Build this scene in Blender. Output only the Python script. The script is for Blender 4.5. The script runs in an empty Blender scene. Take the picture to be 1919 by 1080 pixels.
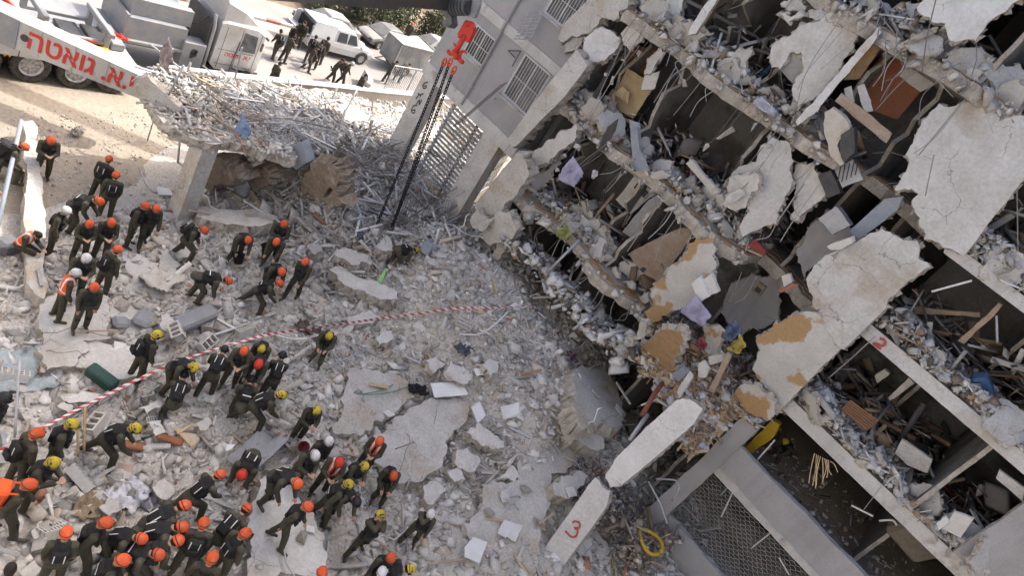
import bpy, bmesh, math, random
import numpy as np
from mathutils import Vector, Matrix, noise as mnoise

# ------------------------------------------------------------------ camera
SC = bpy.context.scene
COL = SC.collection
F_PX, CX, CY, CAM_H = 1279.0, 959.5, 540.0, 14.5
_nad = np.array([-1411., 2048.]); _d = _nad / np.linalg.norm(_nad)
_th = math.atan(F_PX / np.linalg.norm(_nad))
_dn = np.array([_d[0] * math.cos(_th), _d[1] * math.cos(_th), math.sin(_th)])
_fh = (np.array([0, 0, 1.]) - math.sin(_th) * _dn) / math.cos(_th)
_rt = np.cross(_dn, _fh)
if _rt[0] < 0: _rt = -_rt
_al = math.radians(27)
CAM_M = np.array([_rt * math.cos(_al) - _fh * math.sin(_al), _fh * math.cos(_al) + _rt * math.sin(_al), -_dn])
CAM_P = np.array([0, 0, CAM_H])
cam_data = bpy.data.cameras.new('camera'); cam = bpy.data.objects.new('camera', cam_data); COL.objects.link(cam)
cam_data.sensor_fit = 'HORIZONTAL'; cam_data.sensor_width = 36; cam_data.lens = F_PX * 36 / 1919
cam_data.clip_start = 0.1; cam_data.clip_end = 2000
_m = CAM_M @ np.diag([1, -1, -1.])
cam.matrix_world = Matrix(((*_m[0], 0), (*_m[1], 0), (*_m[2], CAM_H), (0, 0, 0, 1)))
SC.camera = cam

# ------------------------------------------------------------------ light
SUN_EL, SUN_AZ = math.radians(52), math.radians(1.5)      # sun stands behind the building (+Y)
wd = bpy.data.worlds.new('World'); SC.world = wd; wd.use_nodes = True
_nt = wd.node_tree; _sky = _nt.nodes.new('ShaderNodeTexSky'); _sky.sky_type = 'NISHITA'; _sky.sun_disc = False
_sky.sun_elevation = SUN_EL; _sky.sun_rotation = -SUN_AZ; _sky.dust_density = 7.0; _sky.air_density = 0.8; _sky.ozone_density = 0.8
_bg = _nt.nodes['Background']; _bg.inputs['Strength'].default_value = 0.15
_nt.links.new(_sky.outputs[0], _bg.inputs['Color'])
sd = bpy.data.lights.new('sun', 'SUN'); sun = bpy.data.objects.new('sun', sd); COL.objects.link(sun)
sd.energy = 2.0; sd.angle = math.radians(0.55); sd.color = (1, .965, .91)
_sv = Vector((math.sin(SUN_AZ) * math.cos(SUN_EL), math.cos(SUN_AZ) * math.cos(SUN_EL), math.sin(SUN_EL)))
sun.rotation_euler = _sv.to_track_quat('Z', 'Y').to_euler(); sun.location = (0, 40, 50)
SC.view_settings.view_transform = 'Standard'; SC.view_settings.look = 'None'
SC.view_settings.exposure = 1.5; SC.view_settings.gamma = 1

# ------------------------------------------------------------------ helpers
rng = np.random.default_rng(7); random.seed(7)
ZONE = dict(T=(850, 0, 3.838), U=(1300, 0, 3.086), V=(850, 250, 3.838), W=(1300, 270, 3.086), S=(900, 500, 3.838),
            Q=(1350, 500, 3.3726), N=(850, 750, 3.273), O=(1350, 740, 3.176), L=(700, 0, 4.695), A=(0, 0, 3.838),
            B=(450, 0, 3.838), C=(0, 230, 3.838), E=(450, 230, 3.838), G=(0, 470, 3.838), H=(450, 470, 3.838),
            I=(0, 730, 3.086), J=(450, 730, 3.086), P=(0, 0, 1.0))
def px(z, p):
    ox, oy, k = ZONE[z]; return ox + p[0] / k, oy + p[1] / k
def ray(x, y): return CAM_M @ np.array([(x - CX) / F_PX, (y - CY) / F_PX, 1.0])
def PZ(x, y, Z=0.0): r = ray(x, y); return CAM_P + (Z - CAM_H) / r[2] * r
def PYY(x, y, Y=20.5): r = ray(x, y); return CAM_P + Y / r[1] * r
def PD(x, y, D): return CAM_P + D * ray(x, y)
def on_plane(x, y, p0, nrm):
    r = ray(x, y); nrm = np.asarray(nrm, float); t = ((np.asarray(p0) - CAM_P) @ nrm) / (r @ nrm); return CAM_P + t * r
def rotz(a): c, s = math.cos(a), math.sin(a); return np.array([[c, -s, 0], [s, c, 0], [0, 0, 1.]])
def rotx(a): c, s = math.cos(a), math.sin(a); return np.array([[1, 0, 0], [0, c, -s], [0, s, c]])
def roty(a): c, s = math.cos(a), math.sin(a); return np.array([[c, 0, s], [0, 1, 0], [-s, 0, c]])
def rnd_rot(r):
    q = r.normal(size=4); q /= np.linalg.norm(q); w, x, y, z = q
    return np.array([[1 - 2 * (y * y + z * z), 2 * (x * y - z * w), 2 * (x * z + y * w)],
                     [2 * (x * y + z * w), 1 - 2 * (x * x + z * z), 2 * (y * z - x * w)],
                     [2 * (x * z - y * w), 2 * (y * z + x * w), 1 - 2 * (x * x + y * y)]])
def U(a, b): return float(rng.uniform(a, b))

def tag(o, label=None, cat=None, group=None, kind=None):
    if label: o['label'] = label
    if cat: o['category'] = cat
    if group: o['group'] = group
    if kind: o['kind'] = kind
    return o
def empty(name, loc=(0, 0, 0), rz=0.0, **k):
    o = bpy.data.objects.new(name, None); COL.objects.link(o); o.location = loc; o.rotation_euler = (0, 0, rz)
    o.empty_display_size = .2
    return tag(o, **k)
def link(name, me, parent=None, loc=None, rot=None, **k):
    o = bpy.data.objects.new(name, me); COL.objects.link(o)
    if parent is not None: o.parent = parent
    if loc is not None: o.location = loc
    if rot is not None: o.rotation_euler = rot
    return tag(o, **k)
def copy_tree(o, parent=None):
    c = o.copy(); COL.objects.link(c)
    if parent is not None: c.parent = parent
    for ch in o.children: copy_tree(ch, c)
    return c

class MB:
    """collects shapes and turns them into one mesh"""
    def __init__(s): s.v = []; s.f = []; s.m = []; s.n = 0
    def add(s, V, Fs, mi=0):
        V = np.asarray(V, float); s.v.append(V); b = s.n
        for f in Fs: s.f.append([i + b for i in f]); s.m.append(mi)
        s.n += len(V); return s
    def box(s, c, size, R=None, mi=0, taper=1.0):
        h = np.asarray(size, float) / 2
        V = np.array([[x, y, z] for z in (-1, 1) for y in (-1, 1) for x in (-1, 1)], float)
        V[V[:, 2] > 0, :2] *= taper
        V = V * h
        if R is not None: V = V @ np.asarray(R).T
        return s.add(V + np.asarray(c, float), [(0, 2, 3, 1), (4, 5, 7, 6), (0, 1, 5, 4), (2, 6, 7, 3), (0, 4, 6, 2), (1, 3, 7, 5)], mi)
    def bbox(s, lo, hi, mi=0):
        lo = np.asarray(lo, float); hi = np.asarray(hi, float); return s.box((lo + hi) / 2, hi - lo, None, mi)
    def rbox(s, c, size, b, R=None, mi=0):
        """box with bevelled edges"""
        h = np.asarray(size, float) / 2; V = []; idx = {}
        for sx in (-1, 1):
            for sy in (-1, 1):
                for sz in (-1, 1):
                    for k in range(3):
                        p = np.array([sx, sy, sz]) * (h - b); p[k] += (sx, sy, sz)[k] * b
                        idx[(sx, sy, sz, k)] = len(V); V.append(p)
        Fs = []
        for k in range(3):
            o = [i for i in range(3) if i != k]
            for sg in (-1, 1):
                qd = []
                for a, c2 in ((-1, -1), (1, -1), (1, 1), (-1, 1)):
                    t = [0, 0, 0]; t[k] = sg; t[o[0]] = a; t[o[1]] = c2; qd.append(idx[(*t, k)])
                Fs.append(qd)
        for k in range(3):
            o = [i for i in range(3) if i != k]
            for a in (-1, 1):
                for c2 in (-1, 1):
                    t0 = [0, 0, 0]; t1 = [0, 0, 0]; t0[k] = -1; t1[k] = 1
                    for t in (t0, t1): t[o[0]] = a; t[o[1]] = c2
                    Fs.append([idx[(*t0, o[0])], idx[(*t1, o[0])], idx[(*t1, o[1])], idx[(*t0, o[1])]])
        for sx in (-1, 1):
            for sy in (-1, 1):
                for sz in (-1, 1): Fs.append([idx[(sx, sy, sz, k)] for k in range(3)])
        V = np.array(V)
        cen = V.mean(0); out = []
        for f in Fs:
            p = V[f]; nn = np.cross(p[1] - p[0], p[2] - p[0])
            out.append(f if nn @ (p.mean(0) - cen) > 0 else f[::-1])
        if R is not None: V = V @ np.asarray(R).T
        return s.add(V + np.asarray(c, float), out, mi)
    def tube(s, path, r, n=6, mi=0, caps=True):
        P = np.asarray(path, float); K = len(P); r = np.broadcast_to(np.asarray(r, float), (K,))
        V = []; up = np.array([0, 0, 1.])
        T = np.gradient(P, axis=0) if K > 2 else np.array([P[1] - P[0]] * 2)
        prev = None
        for i in range(K):
            t = T[i] / (np.linalg.norm(T[i]) + 1e-9)
            if prev is None:
                a = np.cross(t, up if abs(t[2]) < .9 else np.array([1., 0, 0]))
            else: a = prev - t * (prev @ t)
            a /= np.linalg.norm(a) + 1e-9; prev = a; b = np.cross(t, a)
            for j in range(n):
                an = 2 * math.pi * j / n; V.append(P[i] + r[i] * (math.cos(an) * a + math.sin(an) * b))
        Fs = [[i * n + j, i * n + (j + 1) % n, (i + 1) * n + (j + 1) % n, (i + 1) * n + j] for i in range(K - 1) for j in range(n)]
        if caps: Fs += [list(range(n))[::-1], [(K - 1) * n + j for j in range(n)]]
        return s.add(V, Fs, mi)
    def cyl(s, a, b, r, n=16, mi=0, r2=None):
        return s.tube([a, b], [r, r if r2 is None else r2], n, mi)
    def lathe(s, prof, n=16, M=None, mi=0, c=(0, 0, 0)):
        """profile [(r,z)...] around z, transformed by 3x3 M, moved to c"""
        V = []; K = len(prof)
        for r, z in prof:
            for j in range(n): an = 2 * math.pi * j / n; V.append((r * math.cos(an), r * math.sin(an), z))
        V = np.array(V)
        if M is not None: V = V @ np.asarray(M).T
        Fs = [[i * n + j, i * n + (j + 1) % n, (i + 1) * n + (j + 1) % n, (i + 1) * n + j] for i in range(K - 1) for j in range(n)]
        if prof[0][0] > 1e-4: Fs.append(list(range(n))[::-1])
        if prof[-1][0] > 1e-4: Fs.append([(K - 1) * n + j for j in range(n)])
        return s.add(V + np.asarray(c, float), Fs, mi)
    def prism(s, poly, vec, mi=0, side=None):
        P = np.asarray(poly, float); n = len(P); V = np.vstack([P, P + np.asarray(vec, float)])
        nn = np.zeros(3)
        for i in range(n): nn += np.cross(P[i] - P[0], P[(i + 1) % n] - P[0])
        flip = nn @ np.asarray(vec, float) < 0
        a = list(range(n)); b = [i + n for i in range(n)]
        s.add(V, [a if flip else a[::-1], b[::-1] if flip else b], mi)
        base = s.n - 2 * n; sm = mi if side is None else side
        for i in range(n):
            j = (i + 1) % n; f = [base + i, base + j, base + n + j, base + n + i]
            s.f.append(f[::-1] if flip else f); s.m.append(sm)
        return s
    def mesh(s, name, mats, smooth=False, off=None):
        V = np.vstack(s.v) if s.v else np.zeros((0, 3))
        if off is not None: V = V - np.asarray(off, float)
        me = bpy.data.meshes.new(name)
        me.from_pydata(V.tolist(), [], s.f)
        mats = mats if isinstance(mats, (list, tuple)) else [mats]
        for m in mats: me.materials.append(m)
        if len(mats) > 1: me.polygons.foreach_set('material_index', s.m)
        if smooth: me.polygons.foreach_set('use_smooth', [True] * len(me.polygons))
        me.update(); return me
    def build(s, name, mats, parent=None, smooth=False, local=False, **k):
        V = np.vstack(s.v)
        if parent is not None:
            off = None if local else np.array(parent_loc(parent))
            return link(name, s.mesh(name, mats, smooth, off), parent, **k)
        if local: return link(name, s.mesh(name, mats, smooth), None, **k)
        lo, hi = V.min(0), V.max(0); o = np.array([(lo[0] + hi[0]) / 2, (lo[1] + hi[1]) / 2, lo[2]])
        return link(name, s.mesh(name, mats, smooth, o), None, o, **k)
def parent_loc(p):
    v = Vector(p.location)
    while p.parent is not None: p = p.parent; v = v + Vector(p.location)
    return v

# ------------------------------------------------------------------ materials
MATS = {}
def mat(name, col, rough=.85, col2=None, scale=3.0, amt=.5, fine=.25, bump=.25, bscale=18.0, metal=0.0, rand=0.0, spec=.3,
        attr=False, detail=6.0, stain=None, stain_scale=.5, stain_lo=.5, stain_w=.08, space='Object', coat=0.0, crack=0.0, streak=0.0):
    if name in MATS: return MATS[name]
    m = bpy.data.materials.new(name); m.use_nodes = True; nt = m.node_tree; N = nt.nodes; Lk = nt.links
    b = N['Principled BSDF']; b.inputs['Roughness'].default_value = rough; b.inputs['Metallic'].default_value = metal
    b.inputs['Specular IOR Level'].default_value = spec
    if coat: b.inputs['Coat Weight'].default_value = coat; b.inputs['Coat Roughness'].default_value = .1
    if space == 'World': co = N.new('ShaderNodeNewGeometry').outputs['Position']
    else: co = N.new('ShaderNodeTexCoord').outputs['Object']
    def noise(sc, det=detail, ro=.6):
        n = N.new('ShaderNodeTexNoise'); n.inputs['Scale'].default_value = sc; n.inputs['Detail'].default_value = det
        n.inputs['Roughness'].default_value = ro; Lk.new(co, n.inputs['Vector']); return n
    def mix(fac, a, c, mode='MIX'):
        x = N.new('ShaderNodeMix'); x.data_type = 'RGBA'; x.blend_type = mode
        for sock, v in ((x.inputs[0], fac), (x.inputs[6], a), (x.inputs[7], c)):
            if hasattr(v, 'is_output'): Lk.new(v, sock)
            elif sock == x.inputs[0]: sock.default_value = v
            else: sock.default_value = (*v, 1) if len(v) == 3 else v
        return x.outputs[2]
    if attr:
        a = N.new('ShaderNodeVertexColor'); a.layer_name = 'Col'; base = a.outputs[0]
    else: base = None
    n1 = noise(scale)
    rmp = N.new('ShaderNodeMapRange'); rmp.inputs[1].default_value = .35; rmp.inputs[2].default_value = .68; Lk.new(n1.outputs[0], rmp.inputs[0])
    c2 = col2 if col2 is not None else tuple(x * .72 for x in col)
    if base is None:
        f = N.new('ShaderNodeMath'); f.operation = 'MULTIPLY'; f.inputs[1].default_value = amt * 2 if amt < .5 else 1.0; Lk.new(rmp.outputs[0], f.inputs[0])
        base = mix(f.outputs[0], col, c2)
    if stain is not None:
        ns = noise(stain_scale, 5, .55); r2 = N.new('ShaderNodeMapRange')
        r2.inputs[1].default_value = stain_lo; r2.inputs[2].default_value = stain_lo + stain_w; Lk.new(ns.outputs[0], r2.inputs[0])
        base = mix(r2.outputs[0], base, stain)
    ck = None
    if crack:
        nd = noise(2.2, 4, .6); vm = N.new('ShaderNodeVectorMath'); vm.operation = 'MULTIPLY_ADD'; vm.inputs[1].default_value = (.45, .45, .45); Lk.new(nd.outputs[1], vm.inputs[0]); Lk.new(co, vm.inputs[2])
        vo = N.new('ShaderNodeTexVoronoi'); vo.feature = 'DISTANCE_TO_EDGE'; vo.inputs['Scale'].default_value = crack; Lk.new(vm.outputs[0], vo.inputs['Vector'])
        mk = noise(.9, 2, .5); mr = N.new('ShaderNodeMapRange'); mr.inputs[1].default_value = .48; mr.inputs[2].default_value = .62; mr.inputs[3].default_value = 0; mr.inputs[4].default_value = .0075; Lk.new(mk.outputs[0], mr.inputs[0])
        cm = N.new('ShaderNodeMath'); cm.operation = 'LESS_THAN'; Lk.new(vo.outputs['Distance'], cm.inputs[0]); Lk.new(mr.outputs[0], cm.inputs[1]); ck = cm.outputs[0]
        base = mix(ck, base, tuple(x * .5 for x in col))
    n2 = noise(bscale, 8, .7)
    if fine:
        r3 = N.new('ShaderNodeMapRange'); r3.inputs[1].default_value = .3; r3.inputs[2].default_value = .7
        r3.inputs[3].default_value = 1 - fine; r3.inputs[4].default_value = 1 + fine * .6; Lk.new(n2.outputs[0], r3.inputs[0])
        base = mix(1.0, base, r3.outputs[0], 'MULTIPLY')
    if streak:
        mp = N.new('ShaderNodeMapping'); mp.inputs['Scale'].default_value = (3.0, 3.0, .45); Lk.new(co, mp.inputs['Vector']); ns2 = N.new('ShaderNodeTexNoise'); ns2.inputs['Scale'].default_value = 1; ns2.inputs['Detail'].default_value = 5; Lk.new(mp.outputs[0], ns2.inputs['Vector'])
        r5 = N.new('ShaderNodeMapRange'); r5.inputs[1].default_value = .5; r5.inputs[2].default_value = .72; r5.inputs[3].default_value = 1; r5.inputs[4].default_value = 1 - streak; Lk.new(ns2.outputs[0], r5.inputs[0]); base = mix(1.0, base, r5.outputs[0], 'MULTIPLY')
    if rand:
        oi = N.new('ShaderNodeObjectInfo'); r4 = N.new('ShaderNodeMapRange')
        r4.inputs[3].default_value = 1 - rand; r4.inputs[4].default_value = 1 + rand; Lk.new(oi.outputs['Random'], r4.inputs[0])
        base = mix(1.0, base, r4.outputs[0], 'MULTIPLY')
    Lk.new(base, b.inputs['Base Color'])
    if bump:
        bp = N.new('ShaderNodeBump'); bp.inputs['Strength'].default_value = bump; bp.inputs['Distance'].default_value = .03
        Lk.new(n2.outputs[0], bp.inputs['Height']); Lk.new(bp.outputs[0], b.inputs['Normal'])
    MATS[name] = m; return m
CONC = mat('concrete', (.52, .505, .475), .9, (.42, .395, .36), 1.6, .5, .28, .5, 14, rand=.12, stain=(.44, .375, .295), stain_scale=.8, stain_lo=.54, stain_w=.12, crack=1.1)
CONC_D = mat('concrete_shell', (.43, .41, .375), .9, (.31, .285, .245), 1.1, .5, .25, .5, 11, rand=.08, stain=(.34, .28, .21), stain_scale=.5, stain_lo=.55, stain_w=.15)
FRACT = mat('fractured_concrete', (.50, .465, .41), .95, (.35, .305, .25), 4, .5, .42, 1.0, 26)
PLAST = mat('white_plaster', (.55, .54, .515), .88, (.44, .42, .385), 1.3, .5, .2, .45, 12, stain=(.38, .33, .265), stain_scale=.7, stain_lo=.56, stain_w=.16, crack=.8)
PLAST_W = mat('bright_plaster', (.61, .605, .585), .88, (.50, .485, .455), 1.2, .5, .16, .35, 10, stain=(.42, .36, .30), stain_scale=.7, stain_lo=.58, stain_w=.12, crack=1.0)
GREYW = mat('grey_facade_paint', (.36, .355, .355), .85, (.30, .292, .288), .9, .5, .12, .18, 20, stain=(.30, .275, .25), stain_scale=.5, stain_lo=.6, stain_w=.15, streak=.14)
BANDW = mat('pale_band_paint', (.55, .54, .52), .85, (.45, .435, .41), 1.6, .5, .18, .3, 16, stain=(.36, .32, .27), stain_scale=1.3, stain_lo=.6, stain_w=.1, streak=.16)
OCHRE = mat('bare_ochre_plaster', (.50, .49, .46), .95, (.42, .40, .37), 1.2, .5, .16, .3, 16, stain=(.36, .235, .12), stain_scale=.75, stain_lo=.5, stain_w=.03)
SAND = mat('sand_bed', (.44, .29, .16), .95, (.34, .22, .12), 5, .5, .3, .6, 30)
EARTH = mat('brown_earth', (.24, .185, .13), .95, (.17, .125, .085), 2, .5, .35, .7, 16)
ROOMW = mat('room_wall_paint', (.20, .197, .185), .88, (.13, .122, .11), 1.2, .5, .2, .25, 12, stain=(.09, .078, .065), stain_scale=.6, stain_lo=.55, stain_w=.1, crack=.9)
TILE = mat('floor_tile', (.34, .32, .29), .8, (.26, .235, .205), 1.5, .5, .15, .2, 20)
RUB = mat('rubble_mix', (.4, .4, .4), .95, None, 6, .5, .30, .6, 30, attr=True)
REBAR = mat('rebar_steel', (.17, .165, .16), .6, (.24, .19, .15), 6, .5, .2, .1, 30, metal=.35, rand=.2)
GALV = mat('galvanised_metal', (.42, .43, .44), .5, (.33, .34, .35), 4, .5, .15, .1, 20, metal=.4, rand=.15)
WHITEM = mat('white_metal', (.62, .62, .61), .5, (.52, .51, .49), 3, .5, .12, .1, 20, rand=.1)
DARKM = mat('dark_metal', (.05, .052, .056), .5, (.08, .078, .075), 4, .5, .2, .1, 20, metal=.3)
WOOD = mat('brown_wood', (.19, .095, .05), .6, (.13, .065, .035), 6, .5, .2, .15, 25, rand=.2)
WOODL = mat('light_board', (.48, .37, .22), .75, (.38, .28, .16), 3, .5, .15, .1, 20, rand=.15)
WOODM = mat('dusty_board', (.30, .215, .15), .8, (.38, .32, .26), 3, .5, .2, .15, 20, rand=.2)
CABLE = mat('grey_cable', (.32, .31, .30), .7, None, 5, .5, .1, 0, 20, rand=.35)
REDP = mat('red_spray_paint', (.42, .05, .045), .8, (.36, .12, .10), 8, .5, .2, 0)
BLACKP = mat('black_spray_paint', (.05, .05, .05), .8, None, 8, .5, .2, 0)
# ------------------------------------------------------------------ ground, road and rubble mound
DIRT = mat('dusty_dirt', (.335, .29, .235), .95, (.275, .235, .185), .5, .5, .28, .6, 7, stain=(.37, .335, .29), stain_scale=.25, stain_lo=.5, stain_w=.2, space='World')
ROAD = mat('dusty_road', (.285, .268, .247), .92, (.235, .22, .20), .35, .5, .2, .3, 9, stain=(.33, .31, .28), stain_scale=.18, stain_lo=.5, stain_w=.2, space='World')
MOUND = mat('crushed_concrete_dust', (.525, .495, .45), .97, (.405, .375, .33), .7, .5, .42, 1.0, 16, stain=(.52, .475, .42), stain_scale=.35, stain_lo=.52, stain_w=.12, space='World')

CP = [(90,352,.05),(60,460,.1),(0,300,0),(200,400,.1),(300,420,.4),(380,480,.65),(450,430,.9),(350,395,.35),(600,430,1.4),(520,500,1.0),
 (700,450,1.7),(700,520,1.4),(600,560,1.1),(850,500,2.1),(950,470,2.7),(1000,560,2.5),(1080,560,3.1),(850,600,1.7),(1000,650,2.1),(1130,620,2.7),
 (700,650,1.2),(500,600,.8),(300,560,.65),(200,540,.45),(50,600,.2),(30,700,.1),(150,720,.3),(300,700,.5),(450,720,.6),(600,720,.7),(750,760,.6),
 (900,730,1.15),(1000,750,1.4),(1120,760,1.7),(900,850,.8),(1050,900,.9),(980,1040,.5),(800,1000,.4),(600,950,.3),(400,900,.4),(200,850,.4),
 (50,850,.3),(50,1050,.2),(300,1050,.3),(550,1060,.3),(1180,735,.2),(1200,700,.5),(1230,690,.3),(1170,800,.8),(1250,900,.7),(1200,1040,.3),(1300,1060,.2),
 (420,175,.8),(600,190,1.0),(800,225,.9),(450,335,.6),(600,395,.9),(300,330,.1),(230,350,0),(160,300,0),(180,230,0),(880,440,2.2),(800,380,1.6),(1000,480,3.5),(1090,590,3.5),(1140,640,3.0),(600,335,1.7),(650,300,2.7),(750,280,3.1),(850,330,3.3),(700,380,2.0),(800,420,2.2),(640,370,1.6),(900,380,3.0),(620,245,3.1),(720,240,3.0),(800,270,3.0)]
_cp = np.array([PZ(a, b, z) for a, b, z in CP])
_far = [(x, y, 0) for x in (-27, -24.5) for y in range(2, 15, 2)] + [(x, y, .15) for x in range(-20, 8, 3) for y in (-4, -1)] + [(x, y, 0.) for x in (3, 6, 9) for y in range(2, 24, 3)] + [(x, 24, .3) for x in range(-20, 8, 3)]
_cp = np.vstack([_cp, np.array(_far, float), np.array([(-11.5, 19.4, 4.3), (-10, 19.4, 4.2), (-8.6, 19.3, 4.1), (-7.2, 19.1, 3.9), (-5.8, 18.8, 3.2), (-10.5, 18, 3.3), (-9, 18, 3.2), (-7.6, 17.8, 2.9), (-6.2, 17.4, 2.3), (-12.6, 19.0, 3.6)])])
def base_h(x, y):
    """smooth height of the heap"""
    x = np.asarray(x, float); y = np.asarray(y, float); sh = x.shape; p = np.stack([x.ravel(), y.ravel()], 1)
    out = np.zeros(len(p))
    for i in range(0, len(p), 20000):
        d2 = ((p[i:i + 20000, None, :] - _cp[None, :, :2]) ** 2).sum(2)
        w = np.exp(-d2 / (2 * 1.15 ** 2)) + 1e-5 / (d2 + .5)
        out[i:i + 20000] = (w * _cp[None, :, 2]).sum(1) / w.sum(1)
    return out.reshape(sh)
GX0, GX1, GY0, GY1, GS = -27.0, 8.0, -3.0, 30.0, .13
_gx = np.arange(GX0, GX1 + GS / 2, GS); _gy = np.arange(GY0, GY1 + GS / 2, GS)
_XX, _YY = np.meshgrid(_gx, _gy, indexing='ij')
HB = base_h(_XX, _YY)
def vnoise(X, Y, sc, seed):
    r = np.random.default_rng(seed); G = r.random((128, 128)); fx = X * sc + 1000; fy = Y * sc + 1000
    ix = np.floor(fx).astype(int); iy = np.floor(fy).astype(int); tx = fx - ix; ty = fy - iy
    tx = tx * tx * (3 - 2 * tx); ty = ty * ty * (3 - 2 * ty)
    g = lambda a, b: G[a % 128, b % 128]
    return (g(ix, iy) * (1 - tx) + g(ix + 1, iy) * tx) * (1 - ty) + (g(ix, iy + 1) * (1 - tx) + g(ix + 1, iy + 1) * tx) * ty - .5
_amp = np.clip(HB / .5, 0, 1)
HN = HB + _amp * (.34 * vnoise(_XX, _YY, .7, 1) + .22 * vnoise(_XX, _YY, 1.7, 2) + .14 * vnoise(_XX, _YY, 3.6, 3) + .08 * vnoise(_XX, _YY, 7.3, 4))
HN = HN - np.clip((.12 - HB) / .12, 0, 1) * .25            # edges of the heap sink under the ground
def hz(x, y):
    """height of whatever one stands on out of doors"""
    fx = np.clip((np.asarray(x, float) - GX0) / GS, 0, len(_gx) - 1.001); fy = np.clip((np.asarray(y, float) - GY0) / GS, 0, len(_gy) - 1.001)
    ix = fx.astype(int); iy = fy.astype(int); tx = fx - ix; ty = fy - iy
    h = (HN[ix, iy] * (1 - tx) + HN[ix + 1, iy] * tx) * (1 - ty) + (HN[ix, iy + 1] * (1 - tx) + HN[ix + 1, iy + 1] * tx) * ty
    return np.maximum(h, 0.0)
def onheap(x, y):
    """pixel -> point of the heap's surface under it"""
    z = .5
    for _ in range(14):
        p = PZ(x, y, z); z = .5 * z + .5 * float(hz(p[0], p[1]))
    p = PZ(x, y, z); return p
def grid_mesh(name, X, Y, Zz, m, smooth=True):
    nx, ny = X.shape; V = np.stack([X, Y, Zz], 2).reshape(-1, 3)
    i, j = np.meshgrid(np.arange(nx - 1), np.arange(ny - 1), indexing='ij'); a = (i * ny + j).ravel()
    Q4 = np.stack([a, a + ny, a + ny + 1, a + 1], 1)
    me = bpy.data.meshes.new(name); me.vertices.add(len(V)); me.vertices.foreach_set('co', V.ravel())
    me.loops.add(Q4.size); me.loops.foreach_set('vertex_index', Q4.ravel().astype(np.int32))
    me.polygons.add(len(Q4)); me.polygons.foreach_set('loop_start', np.arange(0, Q4.size, 4, dtype=np.int32))
    me.update(calc_edges=True); me.materials.append(m)
    if smooth: me.polygons.foreach_set('use_smooth', [True] * len(Q4))
    return me
g = MB(); S_ = 300.0
g.add([(-S_, -S_, -.02), (S_, -S_, -.02), (S_, S_, -.02), (-S_, S_, -.02)], [(0, 1, 2, 3)])
g.build('ground', DIRT, local=True, kind='structure')
link('rubble_mound', grid_mesh('rubble_mound', _XX, _YY, HN, MOUND), kind='structure')
# road runs along Y past the end of the building
r = MB(); r.add([(-40.2, -60, -.014), (-28.6, -60, -.014), (-28.6, 298, -.014), (-40.2, 298, -.014)], [(0, 1, 2, 3)])
r.build('road', ROAD, local=True, kind='structure')
# rough verge beyond the road, with the painted kerb in front of it
vx = np.linspace(-75, -40.1, 60); vy = np.linspace(-10, 90, 130); VX, VY = np.meshgrid(vx, vy, indexing='ij')
VZ = np.clip((-40.3 - VX) / 6, 0, 1) * (.7 + 1.6 * vnoise(VX, VY, .18, 8)) + .35 * vnoise(VX, VY, .8, 9) * np.clip((-40.1 - VX) / 2, 0, 1) - .01
link('verge', grid_mesh('verge', VX, VY, VZ, EARTH), kind='structure')
KERB_R = mat('red_kerb_paint', (.45, .10, .09), .8, (.40, .22, .19), 4, .5, .2, .1); KERB_W = mat('white_kerb_paint', (.62, .60, .57), .8, (.5, .46, .42), 4, .5, .2, .1)
kb = empty('kerb', (-36.6, 23.2, 0), label='red and white painted kerb stones along the far side of the road', cat='kerb')
for k in range(9):
    m_ = MB(); m_.rbox((-36.6 - .02 * k, 19.4 + k * .995, .07), (.24, .97, .17), .025); m_.build('kerb_stone', (KERB_R, KERB_W)[k % 2], kb)
# ------------------------------------------------------------------ broken plates and hulls
def fract_ring(P, step=.2, amp=.04, r=None, keep=()):
    """break the outline: midpoint displacement gives large bites and small teeth"""
    r = r or rng; P = [np.asarray(p, float) for p in P]; n = len(P)
    nn = np.zeros(3)
    for i in range(n): nn += np.cross(P[i] - P[0], P[(i + 1) % n] - P[0])
    nn /= np.linalg.norm(nn) + 1e-9; out = []
    def split(a, b):
        nonlocal amp
        L = np.linalg.norm(b - a)
        if L < step * .75 or len(out) > 400: out.append(a); return
        s = np.cross(nn, (b - a) / (L + 1e-9)); m = a + (b - a) * r.uniform(.3, .7) + s * r.normal() * min(amp * 1.9 * min(L, .9), L * .13)
        split(a, m); split(m, b)
    for i in range(n):
        a_ = amp
        if i in keep: amp = a_ * .1
        split(P[i], P[(i + 1) % n]); amp = a_
    return out, nn
def plate(mb, P, vec, step=.2, amp=.04, mi=0, side=1, keep=()):
    """flat broken plate: outline P (3D, planar), thickness vector vec, rough fracture faces"""
    T, nn = fract_ring(P, step, amp, None, keep); T = np.array(T); n = len(T); vec = np.asarray(vec, float); th = np.linalg.norm(vec)
    cen = T.mean(0)
    def jit(R, a):
        J = rng.normal(size=(n, 3)) * a; J -= np.outer(J @ nn, nn); return R + J
    M1 = jit(T + vec * .45, min(amp, .3 * th)); M1 += (M1 - cen) * .012; B = jit(T + vec, amp * .8)
    flip = (nn @ vec) > 0
    b0 = mb.n; a = list(range(n)); mb.add(np.vstack([T, M1, B]), [], mi)
    top = [b0 + i for i in a]; bot = [b0 + 2 * n + i for i in a]
    mb.f.append(top[::-1] if flip else top); mb.m.append(mi); mb.f.append(bot if flip else bot[::-1]); mb.m.append(mi)
    for k in range(2):
        for i in range(n):
            j = (i + 1) % n; f = [b0 + k * n + i, b0 + k * n + j, b0 + (k + 1) * n + j, b0 + (k + 1) * n + i]
            mb.f.append(f if flip else f[::-1]); mb.m.append(side)
    return T
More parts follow.
